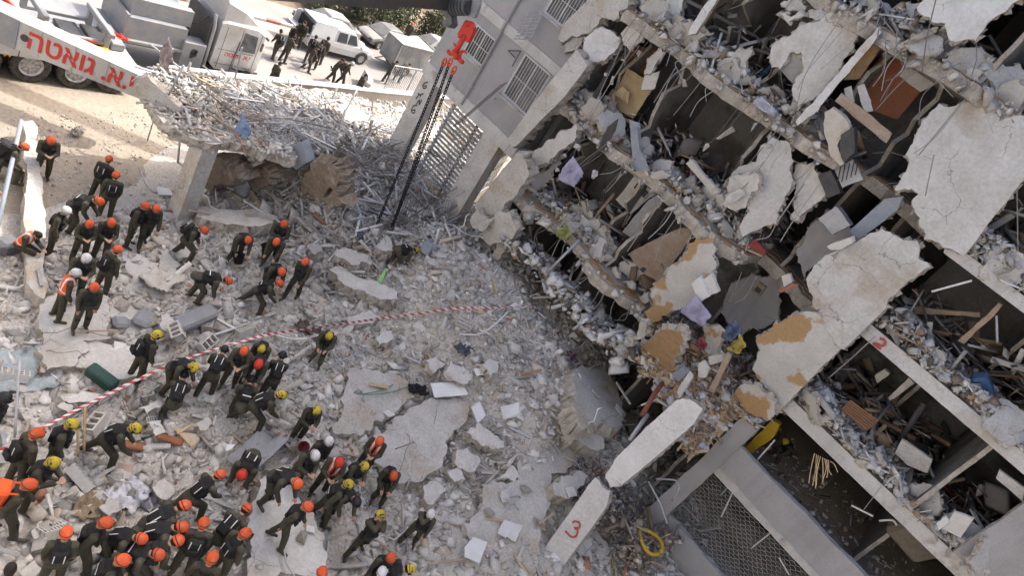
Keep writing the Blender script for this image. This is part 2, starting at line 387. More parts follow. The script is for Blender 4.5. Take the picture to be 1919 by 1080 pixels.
def yplane(z, pts, Y, tx=0.0, tz=0.0):
    """trace pixels on an upright plane at depth Y, tipped by tx (top back) and turned by tz"""
    c = px(z, np.mean(np.array(pts, float), 0)); p0 = PYY(*c, Y)
    nrm = rotz(tz) @ rotx(tx) @ np.array([0, -1., 0])
    return [on_plane(*px(z, p), p0, nrm) for p in pts], nrm
def zplane(z, pts, Z, tx=0.0, ty=0.0):
    c = px(z, np.mean(np.array(pts, float), 0)); p0 = PZ(*c, Z); nrm = rotx(tx) @ roty(ty) @ np.array([0, 0, 1.])
    return [on_plane(*px(z, p), p0, nrm) for p in pts], nrm
def hull_mesh(npts, seed, flat=1.0, boxy=.6):
    r = np.random.default_rng(seed); P = r.normal(size=(npts, 3)); P /= np.linalg.norm(P, axis=1)[:, None]
    Q_ = np.clip(P * 1.35, -1, 1); P = P * (1 - boxy) + Q_ * boxy; P *= r.uniform(.82, 1.0, (npts, 1)); P[:, 2] *= flat
    bm = bmesh.new()
    for p in P: bm.verts.new(p)
    res = bmesh.ops.convex_hull(bm, input=bm.verts)
    bmesh.ops.delete(bm, geom=[g_ for g_ in res['geom_interior'] if isinstance(g_, bmesh.types.BMVert)], context='VERTS')
    bm.verts.ensure_lookup_table(); bm.verts.index_update()
    V = np.array([v.co[:] for v in bm.verts]); Fc = [[v.index for v in f.verts] for f in bm.faces]; bm.free()
    return V, Fc
HULLS = [hull_mesh(8 + i % 6, 50 + i, (1, .7, .45)[i % 3], (.75, .95, .6)[i % 3]) for i in range(30)]
def to_mesh(name, m_, smooth=False):
    return m_
# many small pieces in one mesh, coloured piece by piece
PAL = np.array([(.50, .50, .49), (.58, .58, .575), (.42, .415, .405), (.36, .35, .335), (.46, .435, .40), (.65, .655, .655), (.28, .28, .275), (.46, .40, .33), (.36, .21, .15)]) * np.array([1.05, 1.01, .95])
PALW = np.array([.24, .19, .16, .1, .12, .09, .05, .035, .015])
def pieces(name, pos, size, templ, cols, R=None, parent=None, m=None, **k):
    """pos (n,3), size (n,3), templ index, cols (n,3)"""
    Vs, Fs, Cs, b = [], [], [], 0
    for ti in np.unique(templ):
        V, T3 = templ_lib[ti]; sel = np.where(templ == ti)[0]; nV = len(V)
        X = np.einsum('nij,nvj->nvi', R[sel], V[None] * size[sel][:, None, :]) + pos[sel][:, None, :]
        Vs.append(X.reshape(-1, 3)); off = b + np.arange(len(sel))[:, None, None] * nV
        Fs.append((np.array(T3)[None] + off).reshape(-1, 3)); Cs.append(np.repeat(cols[sel], nV, 0)); b += len(sel) * nV
    V = np.vstack(Vs); T3 = np.vstack(Fs); C = np.vstack(Cs)
    o = np.zeros(3) if parent is None else np.array(parent_loc(parent))
    me = bpy.data.meshes.new(name); me.vertices.add(len(V)); me.vertices.foreach_set('co', (V - o).ravel())
    me.loops.add(T3.size); me.loops.foreach_set('vertex_index', T3.ravel().astype(np.int32))
    me.polygons.add(len(T3)); me.polygons.foreach_set('loop_start', np.arange(0, T3.size, 3, dtype=np.int32)); me.update(calc_edges=True)
    at = me.color_attributes.new('Col', 'FLOAT_COLOR', 'POINT'); at.data.foreach_set('color', np.hstack([C, np.ones((len(C), 1))]).ravel())
    me.materials.append(m or RUB); return link(name, me, parent, **k)
def tri(Fc): return [[f[0], f[i], f[i + 1]] for f in Fc for i in range(1, len(f) - 1)]
templ_lib = {i: (V, tri(Fc)) for i, (V, Fc) in enumerate(HULLS[:16])}
_b = MB().box((0, 0, 0), (2, 2, 2)); templ_lib[16] = (np.vstack(_b.v), tri(_b.f))
_b = MB().box((0, 0, 0), (2, 2, 2), taper=.6); _V = np.vstack(_b.v); _V[:, 0] += .3 * _V[:, 1]; templ_lib[17] = (_V, tri(_b.f))
def rots(n, flat=False):
    q = rng.normal(size=(n, 4))
    if flat: q[:, 1:3] *= .22
    q /= np.linalg.norm(q, axis=1)[:, None]; w, x, y, z = q.T
    return np.stack([np.stack([1 - 2 * (y * y + z * z), 2 * (x * y - z * w), 2 * (x * z + y * w)], 1),
                     np.stack([2 * (x * y + z * w), 1 - 2 * (x * x + z * z), 2 * (y * z - x * w)], 1),
                     np.stack([2 * (x * z - y * w), 2 * (y * z + x * w), 1 - 2 * (x * x + y * y)], 1)], 1)
def cols(n, pal=None, w=None, jit=.06):
    pal = PAL if pal is None else pal; w = (PALW if w is None else w); w = np.asarray(w) / np.sum(w)
    return np.clip(pal[rng.choice(len(pal), n, p=w)] * rng.uniform(1 - jit * 2, 1 + jit * 2, (n, 1)), 0, .8)
def crumbs(name, pos, s0, s1, slat=.15, parent=None, pal=None, w=None, boxy=.22, **k):
    """a spread of broken bits: mostly lumps, some flat shards and thin strips"""
    n = len(pos); s = s0 * (s1 / s0) ** (rng.random(n) ** 1.7); size = s[:, None] * rng.uniform(.55, 1.15, (n, 3)); t = rng.integers(0, 16, n)
    u = rng.random(n); sl = u < slat; sh = (u > slat) & (u < slat + .2)
    t[sl] = 16; size[sl] = np.stack([s[sl] * rng.uniform(1.6, 4.5, sl.sum()), s[sl] * rng.uniform(.15, .4, sl.sum()), s[sl] * rng.uniform(.06, .16, sl.sum())], 1)
    t[sh] = 17; size[sh] = np.stack([s[sh] * 1.3, s[sh] * rng.uniform(.7, 1.2, sh.sum()), s[sh] * rng.uniform(.12, .3, sh.sum())], 1)
    bx_ = rng.random(n) < boxy; bx_ &= ~(sl | sh); t[bx_] = 16; size[bx_] *= np.array([1.0, .75, .55])
    R = rots(n); fl = rots(n, True); m_ = sl | sh; mm = m_ & (rng.random(n) < .75); R[mm] = fl[mm]
    return pieces(name, pos, size, t, cols(n, pal, w), R, parent, **k)

# ------------------------------------------------------------------ the damaged building
YF = 20.5
bld = empty('collapsed_building', (-5, 24, 0), label='multi storey apartment building torn open with bare floor slabs and exposed rooms', cat='building')
wing = empty('apartment_building', (-16.5, 24, 0), label='grey rendered apartment wing with pale floor bands and barred windows still standing', cat='building')

def sag(mb, zb):
    V = np.vstack(mb.v); k = np.clip((22.6 - V[:, 1]) / 2.2, 0, 1); V[:, 2] += k * (.17 * vnoise(V[:, 0], V[:, 0] * 0 + zb, .55, 61) * 2 - .07) ; mb.v = [V]
def slab_level(x0, x1, zb, zt, yf, amp, yb=30.0, bed=True, parent=bld, mats=None, name='floor_slab'):
    n = int((x1 - x0) / .28); xs = np.linspace(x0, x1, n + 1)
    fr = [np.array([x, yf + rng.normal() * amp + amp * 2.2 * math.sin(x * 1.7 + zb), zt]) for x in xs]
    P = fr + [np.array([x1, yb, zt]), np.array([x0, yb, zt])]
    m_ = MB(); plate(m_, P, (0, 0, zb - zt), 50, .0, 0, 1); sag(m_, zb)
    s = m_.build(name, mats or [CONC_D, FRACT], parent)
    if bed:
        m_ = MB(); Pb = [p + np.array([0, .10 + abs(rng.normal()) * .12, .05]) for p in fr] + [np.array([x1, yb, zt + .05]), np.array([x0, yb, zt + .05])]
        plate(m_, Pb, (0, 0, -.047), 50, 0, 0, 1); sag(m_, zb); m_.build('sand_bed', [SAND, SAND], s)
        m_ = MB(); Pt = [p + np.array([0, .3 + abs(rng.normal()) * .3, .085]) for p in fr] + [np.array([x1, yb, zt + .085]), np.array([x0, yb, zt + .085])]
        plate(m_, Pt, (0, 0, -.033), 50, 0, 0, 1); sag(m_, zb); m_.build('floor_tiling', [TILE, TILE], s)
    return s
LV = [(5.50, 5.86), (9.03, 9.40), (12.74, 13.10), (15.95, 16.32), (19.2, 19.55)]
slab_level(-13.0, -5.2, 5.50, 5.86, 20.35, .14)
slab_level(-5.2, -1.0, 5.50, 5.86, 22.0, .18)
slab_level(-13.0, -4.6, 9.03, 9.40, 20.35, .14)
slab_level(-4.6, -1.0, 9.03, 9.40, 22.0, .15)
slab_level(-13.2, -4.3, 12.74, 13.10, 20.4, .14)
slab_level(-4.3, -1.0, 12.74, 13.10, 21.6, .15)
slab_level(-13.2, -1.0, 15.95, 16.32, 20.4, .14)
slab_level(-13.2, -1.0, 19.2, 19.55, 20.5, .08)
for zb, zt in ((22.4, 22.75), (25.3, 25.7)): slab_level(-14.9, -1.0, zb, zt, 20.5, .02, bed=False, parent=bld, mats=[CONC_D, CONC_D])
# right hand part: level floors with painted edge beams
RW = [(3.55, 3.98), (6.68, 7.12), (9.82, 10.22), (12.75, 13.06), (15.95, 16.32), (19.2, 19.55), (22.4, 22.75), (25.3, 25.7)]
for i, (zb, zt) in enumerate(RW):
    m_ = MB(); xs = np.linspace(-.85, 16, 60)
    P = [np.array([x, YF + (.012 * rng.normal()), zt + (.02 * rng.normal())]) for x in xs] + [np.array([16, 30, zt]), np.array([-.85, 30, zt])]
    for q_ in P[:60]: q_[2] = zt
    plate(m_, P, (0, 0, zb - zt), 50, 0, 0, 1)
    m_.build('floor_slab', [mat('dusty_gallery_floor', (.38, .335, .28), .95, (.29, .25, .205), .8, .5, .3, .5, 12) if i == 0 else TILE, BANDW], bld)
# back wall and end walls that close the rooms
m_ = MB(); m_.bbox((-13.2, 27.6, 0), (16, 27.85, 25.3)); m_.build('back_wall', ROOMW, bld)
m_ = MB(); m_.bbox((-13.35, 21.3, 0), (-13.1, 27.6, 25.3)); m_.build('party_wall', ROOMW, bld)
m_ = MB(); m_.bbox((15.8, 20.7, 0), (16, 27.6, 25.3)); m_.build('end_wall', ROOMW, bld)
def pwall(x, z0, z1, y0, y1=27.6, t=.12, m=ROOMW, jag=.4, name='partition_wall'):
    if jag > .1: z1 -= .02; y0 += U(-.1, .5)
    P = [np.array([x, y0 + rng.normal() * jag * .5, z0])]
    for z in np.linspace(z0, z1, 9)[1:-1]: P.append(np.array([x, y0 + abs(rng.normal()) * jag, z]))
    P += [np.array([x, y0 + rng.normal() * jag, z1]), np.array([x, y1, z1]), np.array([x, y1, z0])]
    m_ = MB(); plate(m_, P, (t, 0, 0), 50, .01, 0, 1); return m_.build(name, [m, FRACT], bld)
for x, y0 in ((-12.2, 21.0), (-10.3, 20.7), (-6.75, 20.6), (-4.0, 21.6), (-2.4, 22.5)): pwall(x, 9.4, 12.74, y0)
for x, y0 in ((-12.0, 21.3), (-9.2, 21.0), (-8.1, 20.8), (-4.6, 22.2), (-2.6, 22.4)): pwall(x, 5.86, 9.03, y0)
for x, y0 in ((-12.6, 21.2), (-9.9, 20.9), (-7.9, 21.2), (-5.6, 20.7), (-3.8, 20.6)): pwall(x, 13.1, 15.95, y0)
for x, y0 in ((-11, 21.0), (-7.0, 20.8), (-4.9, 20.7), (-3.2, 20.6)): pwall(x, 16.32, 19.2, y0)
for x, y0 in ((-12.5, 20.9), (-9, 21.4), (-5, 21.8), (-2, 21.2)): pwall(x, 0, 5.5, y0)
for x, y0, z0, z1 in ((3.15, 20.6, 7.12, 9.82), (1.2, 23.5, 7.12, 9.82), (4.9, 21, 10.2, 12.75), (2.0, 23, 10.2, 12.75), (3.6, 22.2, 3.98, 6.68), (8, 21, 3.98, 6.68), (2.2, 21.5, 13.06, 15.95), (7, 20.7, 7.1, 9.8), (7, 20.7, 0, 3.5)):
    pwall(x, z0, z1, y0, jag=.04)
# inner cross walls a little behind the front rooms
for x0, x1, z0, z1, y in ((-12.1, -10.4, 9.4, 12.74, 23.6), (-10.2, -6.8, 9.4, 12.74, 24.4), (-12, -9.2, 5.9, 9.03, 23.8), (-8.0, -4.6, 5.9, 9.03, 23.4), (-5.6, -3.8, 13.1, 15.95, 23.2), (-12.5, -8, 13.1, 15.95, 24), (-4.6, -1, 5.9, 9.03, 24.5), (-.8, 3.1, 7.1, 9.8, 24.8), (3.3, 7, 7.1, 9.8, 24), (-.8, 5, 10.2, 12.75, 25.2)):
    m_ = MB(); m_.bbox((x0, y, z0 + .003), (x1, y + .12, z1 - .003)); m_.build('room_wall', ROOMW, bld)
# parapet of the first floor gallery, corner column, end strip
m_ = MB(); plate(m_, [(-.86, 20.42, 4.90), (16, 20.42, 4.86), (16, 20.42, 3.86), (-.86, 20.42, 3.86)], (0, .22, 0), .5, .008, 0, 1); m_.build('parapet', [GREYW, GREYW], bld)
m_ = MB(); plate(m_, [(-1.38, 20.30, 5.76), (-.84, 20.30, 5.76), (-.84, 20.30, 0), (-1.38, 20.30, 0)], (0, .75, 0), .4, .012, 0, 1); m_.build('corner_column', [GREYW, FRACT], bld)
m_ = MB(); plate(m_, [(4.55, 20.46, 9.82), (8.2, 20.46, 9.82), (8.2, 20.46, 7.12), (4.55, 20.46, 7.12)], (0, .24, 0), .3, .01, 0, 1); m_.build('facade_wall', [GREYW, FRACT], bld)
m_ = MB(); plate(m_, [(3.4, 20.46, 12.75), (8.2, 20.46, 12.75), (8.2, 20.46, 11.2), (3.4, 20.46, 11.2)], (0, .24, 0), .3, .01, 0, 1); m_.build('facade_wall', [GREYW, FRACT], bld)
for z0, z1 in ((16.32, 19.2), (19.55, 22.4), (22.75, 25.3)):
    m_ = MB(); m_.bbox((-.84, 20.5, z0 + .9 * 0), (16, 20.72, z1 - 1.5)); m_.build('facade_wall', GREYW, bld)
for z0, z1 in ((19.55, 22.4), (22.75, 25.3)):
    m_ = MB(); m_.bbox((-14.9, 20.52, z0), (-1.0, 20.74, z1 - 1.2)); m_.build('facade_wall', GREYW, bld)
m_ = MB(); plate(m_, [(-.8, 20.44, 1.25), (7, 20.44, 1.25), (7, 20.44, 0), (-.8, 20.44, 0)], (0, .24, 0), .4, .01, 0, 1); m_.build('parapet', [GREYW, GREYW], bld)
# wire netting in the opening below the gallery
m_ = MB()
for i in range(46):
    x = -.75 + i * .1; P = []
    for j in range(53): P.append((x + (.05, .05, -.05, -.05)[(2 * i + j) % 4], 20.58 + .02 * math.sin(i * .7 + j * .2), 1.25 + j * .05))
    m_.tube(P, .006, 3, caps=False)
m_.build('wire_netting', GALV, bld)

def panel(z, pts, Y, th, mats, name='facade_panel', tx=0., tz=0., step=.16, amp=.06, parent=bld, bars=0, keep=(), **k):
    P, nrm = yplane(z, pts, Y, tx, tz); m_ = MB(); T = plate(m_, P, -nrm * th, step, amp, keep=keep); o = m_.build(name, mats, parent, **k)
    if bars:
        for _ in range(bars):
            i = int(rng.integers(len(T))); p = T[i] - nrm * th * .5; d = (T[i] - T.mean(0)); d /= np.linalg.norm(d)
            d = d + rng.normal(size=3) * .25; L = U(.2, .6); b = MB(); b.tube([p - d * .1, p + d * L * .6, p + d * L + np.array([0, 0, -U(0, .2)])], .009, 5); b.build('rebar', REBAR, o)
    return o
# left strip of broken facade panels
panel('T', [(750, 285), (780, 180), (960, 0), (1010, -70), (1200, -70), (1250, 50), (1190, 130), (1000, 200), (920, 245), (800, 292)], 20.0, .5, [CONC, FRACT], tx=.12, bars=3, keep=(0, 1, 2))
panel('T', [(388, 1000), (640, 660), (885, 350), (962, 470), (800, 690), (640, 850), (470, 1030), (420, 1060)], 19.8, .62, [PLAST, FRACT], tx=.10, tz=.12, bars=4, keep=(0, 1, 2, 3, 4, 5))
panel('T', [(930, 270), (1060, 190), (1200, 262), (1190, 330), (1020, 442), (962, 400)], 20.15, .32, [PLAST_W, FRACT], tx=-.15, tz=.2, bars=2)
panel('T', [(798, 320), (910, 242), (932, 272), (890, 350), (800, 378)], 20.3, .3, [CONC, FRACT])
panel('T', [(1200, 240), (1250, 185), (1320, 190), (1370, 250), (1340, 300), (1270, 368), (1220, 310)], 20.3, .16, [PLAST, FRACT], tx=.25, bars=2)
panel('T', [(1370, 510), (1390, 420), (1490, 345), (1500, 400), (1440, 500), (1370, 530)], 20.4, .14, [CONC, FRACT], tx=.2)
panel('V', [(540, 190), (660, 60), (760, -10), (880, -60), (870, 50), (740, 150), (640, 222), (560, 238)], 20.1, .3, [PLAST, FRACT], tx=.1, bars=2)
panel('V', [(150, 522), (300, 330), (450, 140), (505, 150), (545, 290), (440, 450), (340, 600), (280, 612), (170, 565)], 19.4, .5, [CONC, FRACT], tx=.22, tz=.1, bars=3, keep=(0, 1, 2))
panel('V', [(128, 600), (180, 548), (280, 622), (205, 708), (140, 680)], 19.3, .45, [CONC, FRACT], tx=.1)
panel('V', [(186, 748), (290, 602), (400, 560), (462, 690), (420, 760), (260, 808)], 19.5, .4, [CONC, FRACT], tx=.25, bars=2)
panel('V', [(180, 930), (340, 770), (420, 740), (340, 890), (240, 980)], 19.9, .4, [CONC_D, FRACT])
panel('V', [(470, 510), (560, 330), (720, 180), (780, 110), (770, 170), (620, 390), (520, 560)], 20.6, .12, [GREYW, FRACT], tx=.1)
# broken pieces of inner and outer wall in the torn middle
panel('U', [(190, 1080), (230, 990), (360, 940), (380, 870), (440, 780), (560, 850), (580, 930), (560, 1090), (480, 1300), (280, 1380), (270, 1300), (330, 1150)], 20.45, .22, [PLAST, FRACT], tx=-.05, tz=.08, bars=4)
panel('U', [(590, 950), (690, 940), (770, 1060), (760, 1130), (640, 1230), (560, 1270), (590, 1100)], 20.8, .2, [PLAST, FRACT], tx=.1, tz=-.1, bars=2)
panel('W', [(190, 250), (280, 180), (350, 170), (380, 210), (300, 370), (240, 390), (160, 340)], 20.2, .2, [PLAST, FRACT], tx=.3)
panel('U', [(440, 330), (470, 245), (620, 140), (700, 130), (830, 62), (980, 92), (960, 160), (900, 300), (840, 420), (700, 560), (600, 640), (572, 500), (640, 400), (620, 300), (560, 300), (500, 400), (450, 390)], 20.35, .16, [PLAST, FRACT], tx=.05, tz=.15, bars=5)
panel('U', [(1062, 158), (1085, 185), (720, 640), (600, 725), (590, 705), (840, 420)], 20.1, .2, [PLAST_W, FRACT], tz=.3, amp=.015)
panel('U', [(500, 20), (560, -30), (650, 40), (640, 60), (540, 60)], 20.3, .25, [CONC, FRACT])
panel('U', [(660, 60), (740, 50), (790, 85), (720, 115), (670, 100)], 20.3, .25, [CONC, FRACT])
panel('U', [(490, 70), (610, 60), (640, 90), (540, 130)], 20.2, .2, [PLAST, FRACT])
panel('U', [(1290, 45), (1340, -40), (1980, -40), (1860, 10), (1700, 130), (1630, 235), (1590, 225), (1480, 232), (1430, 130)], 20.3, .2, [PLAST_W, FRACT], tz=-.1, bars=3)
panel('T', [(1370, 40), (1420, -60), (1640, -60), (1640, 160), (1560, 180), (1490, 110)], 21.0, .18, [PLAST_W, FRACT], tz=.1)
panel('T', [(1690, 250), (1700, 200), (1850, -20), (1905, -20), (1740, 240)], 20.3, .14, [PLAST_W, FRACT], amp=.012)
# the three big plates that hang at the corner strip
panel('P', [(1735, 222), (1760, 194), (1809, 191), (1873, 201), (1872, 226), (1990, 248), (2005, 225), (2005, 240), (1919, 335), (1865, 402), (1809, 477), (1767, 464), (1731, 448), (1724, 425), (1710, 387), (1721, 364), (1678, 357), (1694, 325), (1697, 290), (1712, 262)], 20.25, .32, [PLAST, FRACT], tx=-.06, tz=.05, step=.14, amp=.05, bars=6, keep=(7, 8, 9), name='facade_panel')
panel('P', [(1546, 478), (1601, 455), (1653, 429), (1718, 451), (1724, 464), (1721, 484), (1744, 499), (1660, 578), (1581, 656), (1569, 648), (1540, 604), (1525, 577), (1516, 544), (1515, 516)], 20.2, .34, [PLAST, FRACT], tx=-.05, tz=-.06, step=.14, amp=.05, bars=6, keep=(7, 8), name='facade_panel')
panel('Q', [(600, 290), (690, 395), (772, 512), (600, 680), (350, 942), (322, 830), (200, 650), (255, 530), (232, 445), (400, 345), (470, 300)], 20.15, .3, [OCHRE, FRACT], tx=.05, tz=.1, step=.14, amp=.05, bars=5, keep=(2, 3), name='facade_panel')
panel('Q', [(80, 830), (160, 740), (240, 760), (330, 850), (320, 960), (230, 950), (140, 900)], 20.0, .22, [OCHRE, FRACT], tx=.3)
# ochre wall and broken plaster at the foot of the torn middle
panel('S', [(1180, 330), (1230, 170), (1350, 30), (1500, -170), (1560, -210), (1680, -200), (1700, -10), (1690, 60), (1600, 160), (1560, 240), (1450, 300), (1290, 390), (1210, 380)], 19.9, .2, [OCHRE, FRACT], tx=.1, tz=.1, bars=3)
panel('S', [(960, 620), (1010, 540), (1150, 400), (1205, 390), (1150, 520), (1090, 580)], 19.3, .18, [PLAST, FRACT], tx=.5)
panel('S', [(1160, 650), (1150, 560), (1290, 480), (1450, 470), (1470, 540), (1400, 640), (1390, 760), (1290, 850), (1250, 800), (1190, 700)], 19.4, .3, [SAND, FRACT], tx=.7, amp=.06)
panel('S', [(1610, 420), (1760, 470), (1700, 660), (1640, 720), (1600, 560)], 19.9, .2, [OCHRE, FRACT], tx=.4)
panel('Q', [(30, 190), (190, 60), (330, 50), (390, 130), (370, 330), (130, 460), (10, 300)], 22.6, .1, [GREYW, FRACT], name='room_wall')
panel('W', [(590, 640), (760, 380), (900, 500), (1190, 300), (1220, 340), (960, 550), (740, 700), (640, 780)], 21.6, .12, [GREYW, FRACT], name='room_wall')
# leaning facade column with the sprayed mark
def leaning(z, pts, Y, tx, th, mats, name, keep=(), **k):
    P, nrm = yplane(z, pts, Y, tx, 0); m_ = MB(); plate(m_, P, -nrm * th, .2, .035, keep=keep); return m_.build(name, mats, None, **k), P, nrm
c3, c3P, c3n = leaning('N', [(490, 1050), (540, 940), (830, 520), (870, 480), (960, 560), (940, 650), (880, 740), (690, 1000), (600, 1120), (480, 1120)], 15.9, -.42, .5, [PLAST, FRACT], 'concrete_column', keep=(0, 1, 4, 5, 6, 7), label='leaning concrete column with a red 3 sprayed on it', cat='column')
leaning('N', [(945, 440), (985, 370), (1180, 170), (1370, 0), (1410, -10), (1480, 15), (1528, 55), (1470, 150), (1240, 350), (1060, 500), (960, 540), (930, 480)], 17.2, -.3, .5, [PLAST_W, FRACT], 'concrete_beam', keep=(1, 2, 6, 7, 8), label='pale snapped concrete beam leaning against the torn building above the sprayed column', cat='beam')
def stroke(z, pts, p0, nrm, w, m, parent, name='painted_mark', lift=.03, **k):
    P = np.array([on_plane(*px(z, p), np.asarray(p0) + np.asarray(nrm) * lift, nrm) for p in pts])
    D = []
    for i in range(len(P) - 1):
        for t in np.linspace(0, 1, 4, endpoint=False): D.append(P[i] * (1 - t) + P[i + 1] * t)
    D.append(P[-1]); D = np.array(D)
    for _ in range(2): D[1:-1] = (D[:-2] + 2 * D[1:-1] + D[2:]) / 4
    Tn = np.gradient(D, axis=0); Tn /= np.linalg.norm(Tn, axis=1)[:, None] + 1e-9; S2 = np.cross(Tn, nrm) * w / 2
    V = np.vstack([D + S2, D - S2]); n = len(D); b = MB(); b.add(V, [[i, i + 1, n + i + 1, n + i] for i in range(n - 1)]); return b.build(name, m, parent, **k)
stroke('N', [(685, 805), (720, 845), (752, 840), (765, 800), (735, 785), (775, 790), (775, 755), (745, 745), (728, 755)], c3P[0], c3n, .06, REDP, c3, 'painted_number')
_p0 = np.array([0, YF - .03, 10]); _nf = np.array([0, -1., 0])
stroke('Q', [(1005, 455), (1038, 462), (1045, 488), (1020, 505), (975, 482), (965, 490), (1015, 522)], _p0, _nf, .07, REDP, bld, 'painted_number')
stroke('O', [(150, 140), (172, 165), (195, 178)], np.array([0, 20.26, 5]), _nf, .07, REDP, bld, 'painted_number')

# ------------------------------------------------------------------ intact wing
def wbox(lo, hi, name, m, parent=wing, **k): b = MB(); b.bbox(lo, hi); return b.build(name, m, parent, **k)
WIN = [(-18.05, -16.85, 8.22, 9.35), (-15.4, -13.95, 8.0, 9.7), (-15.6, -14.2, 11.2, 12.6), (-18.1, -16.9, 11.5, 12.7)]
def wall_with_holes(x0, x1, z0, z1, holes, m):
    hs = sorted([h for h in holes if h[2] >= z0 and h[3] <= z1]); x = x0
    for a, b_, c, d in hs:
        wbox((x, YF, z0), (a, YF + .25, z1), 'wall', m); wbox((a, YF, z0), (b_, YF + .25, c), 'wall', m); wbox((a, YF, d), (b_, YF + .25, z1), 'wall', m); x = b_
    wbox((x, YF, z0), (x1, YF + .25, z1), 'wall', m)
XR = -13.5
wall_with_holes(-19.35, XR, 6.92, 9.75, WIN, GREYW); wall_with_holes(-19.35, XR, 10.12, 13.1, WIN, GREYW); wall_with_holes(-19.35, XR, 13.5, 16.3, [], GREYW)
for z0, z1 in ((6.41, 6.92), (9.75, 10.12), (13.1, 13.5), (16.3, 17.2)): wbox((-19.42, YF - .05, z0), (XR, 28, z1), 'floor_band', BANDW)
wbox((-19.35, 20.75, 6.92), (-19.1, 28, 16.3), 'wall', GREYW); wbox((-19.1, 27.8, 6.92), (XR, 28, 16.3), 'wall', GREYW); wbox((-19.0, 24, 6.95), (XR, 24.1, 16.2), 'room_wall', ROOMW)
wbox((XR - .1, 20.9, 6.95), (XR + .08, 28, 13.0), 'room_wall', ROOMW)
for x in (-19.30, -15.2): wbox((x, 20.45, 0), (x + .93, 20.95, 6.41), 'column', CONC)
wbox((-19.3, 26.8, 0), (-18.4, 27.5, 6.41), 'column', CONC); wbox((-15.0, 26.8, 0), (-14.2, 27.5, 6.41), 'column', CONC)
GLASS = mat('dark_window_glass', (.05, .055, .06), .08, (.07, .075, .08), 1, .5, 0, 0, spec=.6)
for a, b_, c, d in WIN:
    w = empty('window', (a, YF, c)); w.parent = wing; w.location = Vector((a, YF, c)) - Vector(wing.location)
    def wp(nm, mbx, m): return link(nm, mbx.mesh(nm, m, False, (a, YF, c)), w)
    f = MB(); t = .06
    f.bbox((a, YF - .02, c), (b_, YF + .08, c + t)); f.bbox((a, YF - .02, d - t), (b_, YF + .08, d)); f.bbox((a, YF - .02, c + t), (a + t, YF + .08, d - t)); f.bbox((b_ - t, YF - .02, c + t), (b_, YF + .08, d - t)); f.bbox(((a + b_) / 2 - .03, YF, c + t), ((a + b_) / 2 + .03, YF + .07, d - t))
    wp('frame', f, WHITEM)
    for s_ in (0, 1):
        x0 = a + t if s_ == 0 else (a + b_) / 2 + .03; x1 = (a + b_) / 2 - .03 if s_ == 0 else b_ - t
        gl = MB(); gl.bbox((x0, YF + .03, c + t), (x1, YF + .04, d - t)); wp('pane', gl, GLASS)
    br = MB(); n = int((b_ - a) / .125)
    for k in range(n + 1): x = a + (b_ - a) * k / n; br.tube([(x, YF - .09, c - .05), (x, YF - .09, d + .05)], .009, 5)
    for z in (c, (c + d) / 2, d): br.tube([(a - .03, YF - .09, z), (b_ + .03, YF - .09, z)], .012, 5)
    wp('security_bars', br, WHITEM)
    sl = MB(); sl.bbox((a - .08, YF - .14, c - .09), (b_ + .08, YF - .003, c - .03)); wp('sill', sl, BANDW)
m_ = MB(); m_.tube([(-16.79, YF - .1, 16), (-16.79, YF - .1, 6.6)], .05, 8); m_.build('drain_pipe', GREYW, wing)
for z in (7.4, 8.8, 11, 12.4): m_ = MB(); m_.box((-16.79, YF - .06, z), (.16, .12, .05)); m_.build('pipe_clip', GALV, wing)
# twisted balcony guard, air conditioner bracket
m_ = MB(); P0, n0 = yplane('L', [(1350, 100), (1500, 95), (1390, 345), (1260, 340)], 20.0, .1, 0)
a, b_, c, d = P0
for t in np.linspace(0, 1, 9): m_.tube([d + (a - d) * t - (b_ - a) * .12, c + (b_ - c) * t], .022, 5)
for t in (.12, .5, .92): m_.tube([a + (b_ - a) * t, d + (c - d) * t], .022, 5)
m_.build('balcony_guard', GALV, wing)
m_ = MB(); P0, n0 = yplane('L', [(1185, 443), (1295, 447), (1220, 582), (1245, 505)], 20.35); m_.tube([P0[0], P0[1]], .02, 5); m_.tube([P0[1], P0[2]], .02, 5); m_.tube([P0[0], P0[3]], .02, 5); m_.build('wall_bracket', DARKM, wing)
_pc = np.array([-18.8, 20.45 - .004, 5])
for pts in ([(478, 722), (448, 728), (430, 755), (440, 778), (462, 772), (468, 752), (440, 757)], [(372, 870), (398, 835), (392, 815), (420, 850), (412, 830), (440, 822)], [(378, 915), (408, 868), (398, 930), (425, 875)],
            [(385, 925), (352, 928), (332, 965), (340, 995), (362, 990), (368, 962), (340, 970)]):
    stroke('L', pts, _pc, _nf, .055, BLACKP, wing, 'painted_number', lift=.004)
# louvred screen under the lower band
scr = empty('louvre_screen', (-16, 20.7, 3.6), label='grey slatted screen below the lower pale band of the standing wing', cat='screen')
for k in range(17): b = MB(); b.box((-15.9, 20.72, 3.3 + k * .18), (3.1, .03, .13), rotx(.5)); b.build('slat', GALV, scr)
for x in (-17.4, -15.9, -14.4): b = MB(); b.bbox((x - .05, 20.78, 0), (x + .05, 20.86, 6.4)); b.build('post', EARTH if x == -15.9 else GALV, scr)

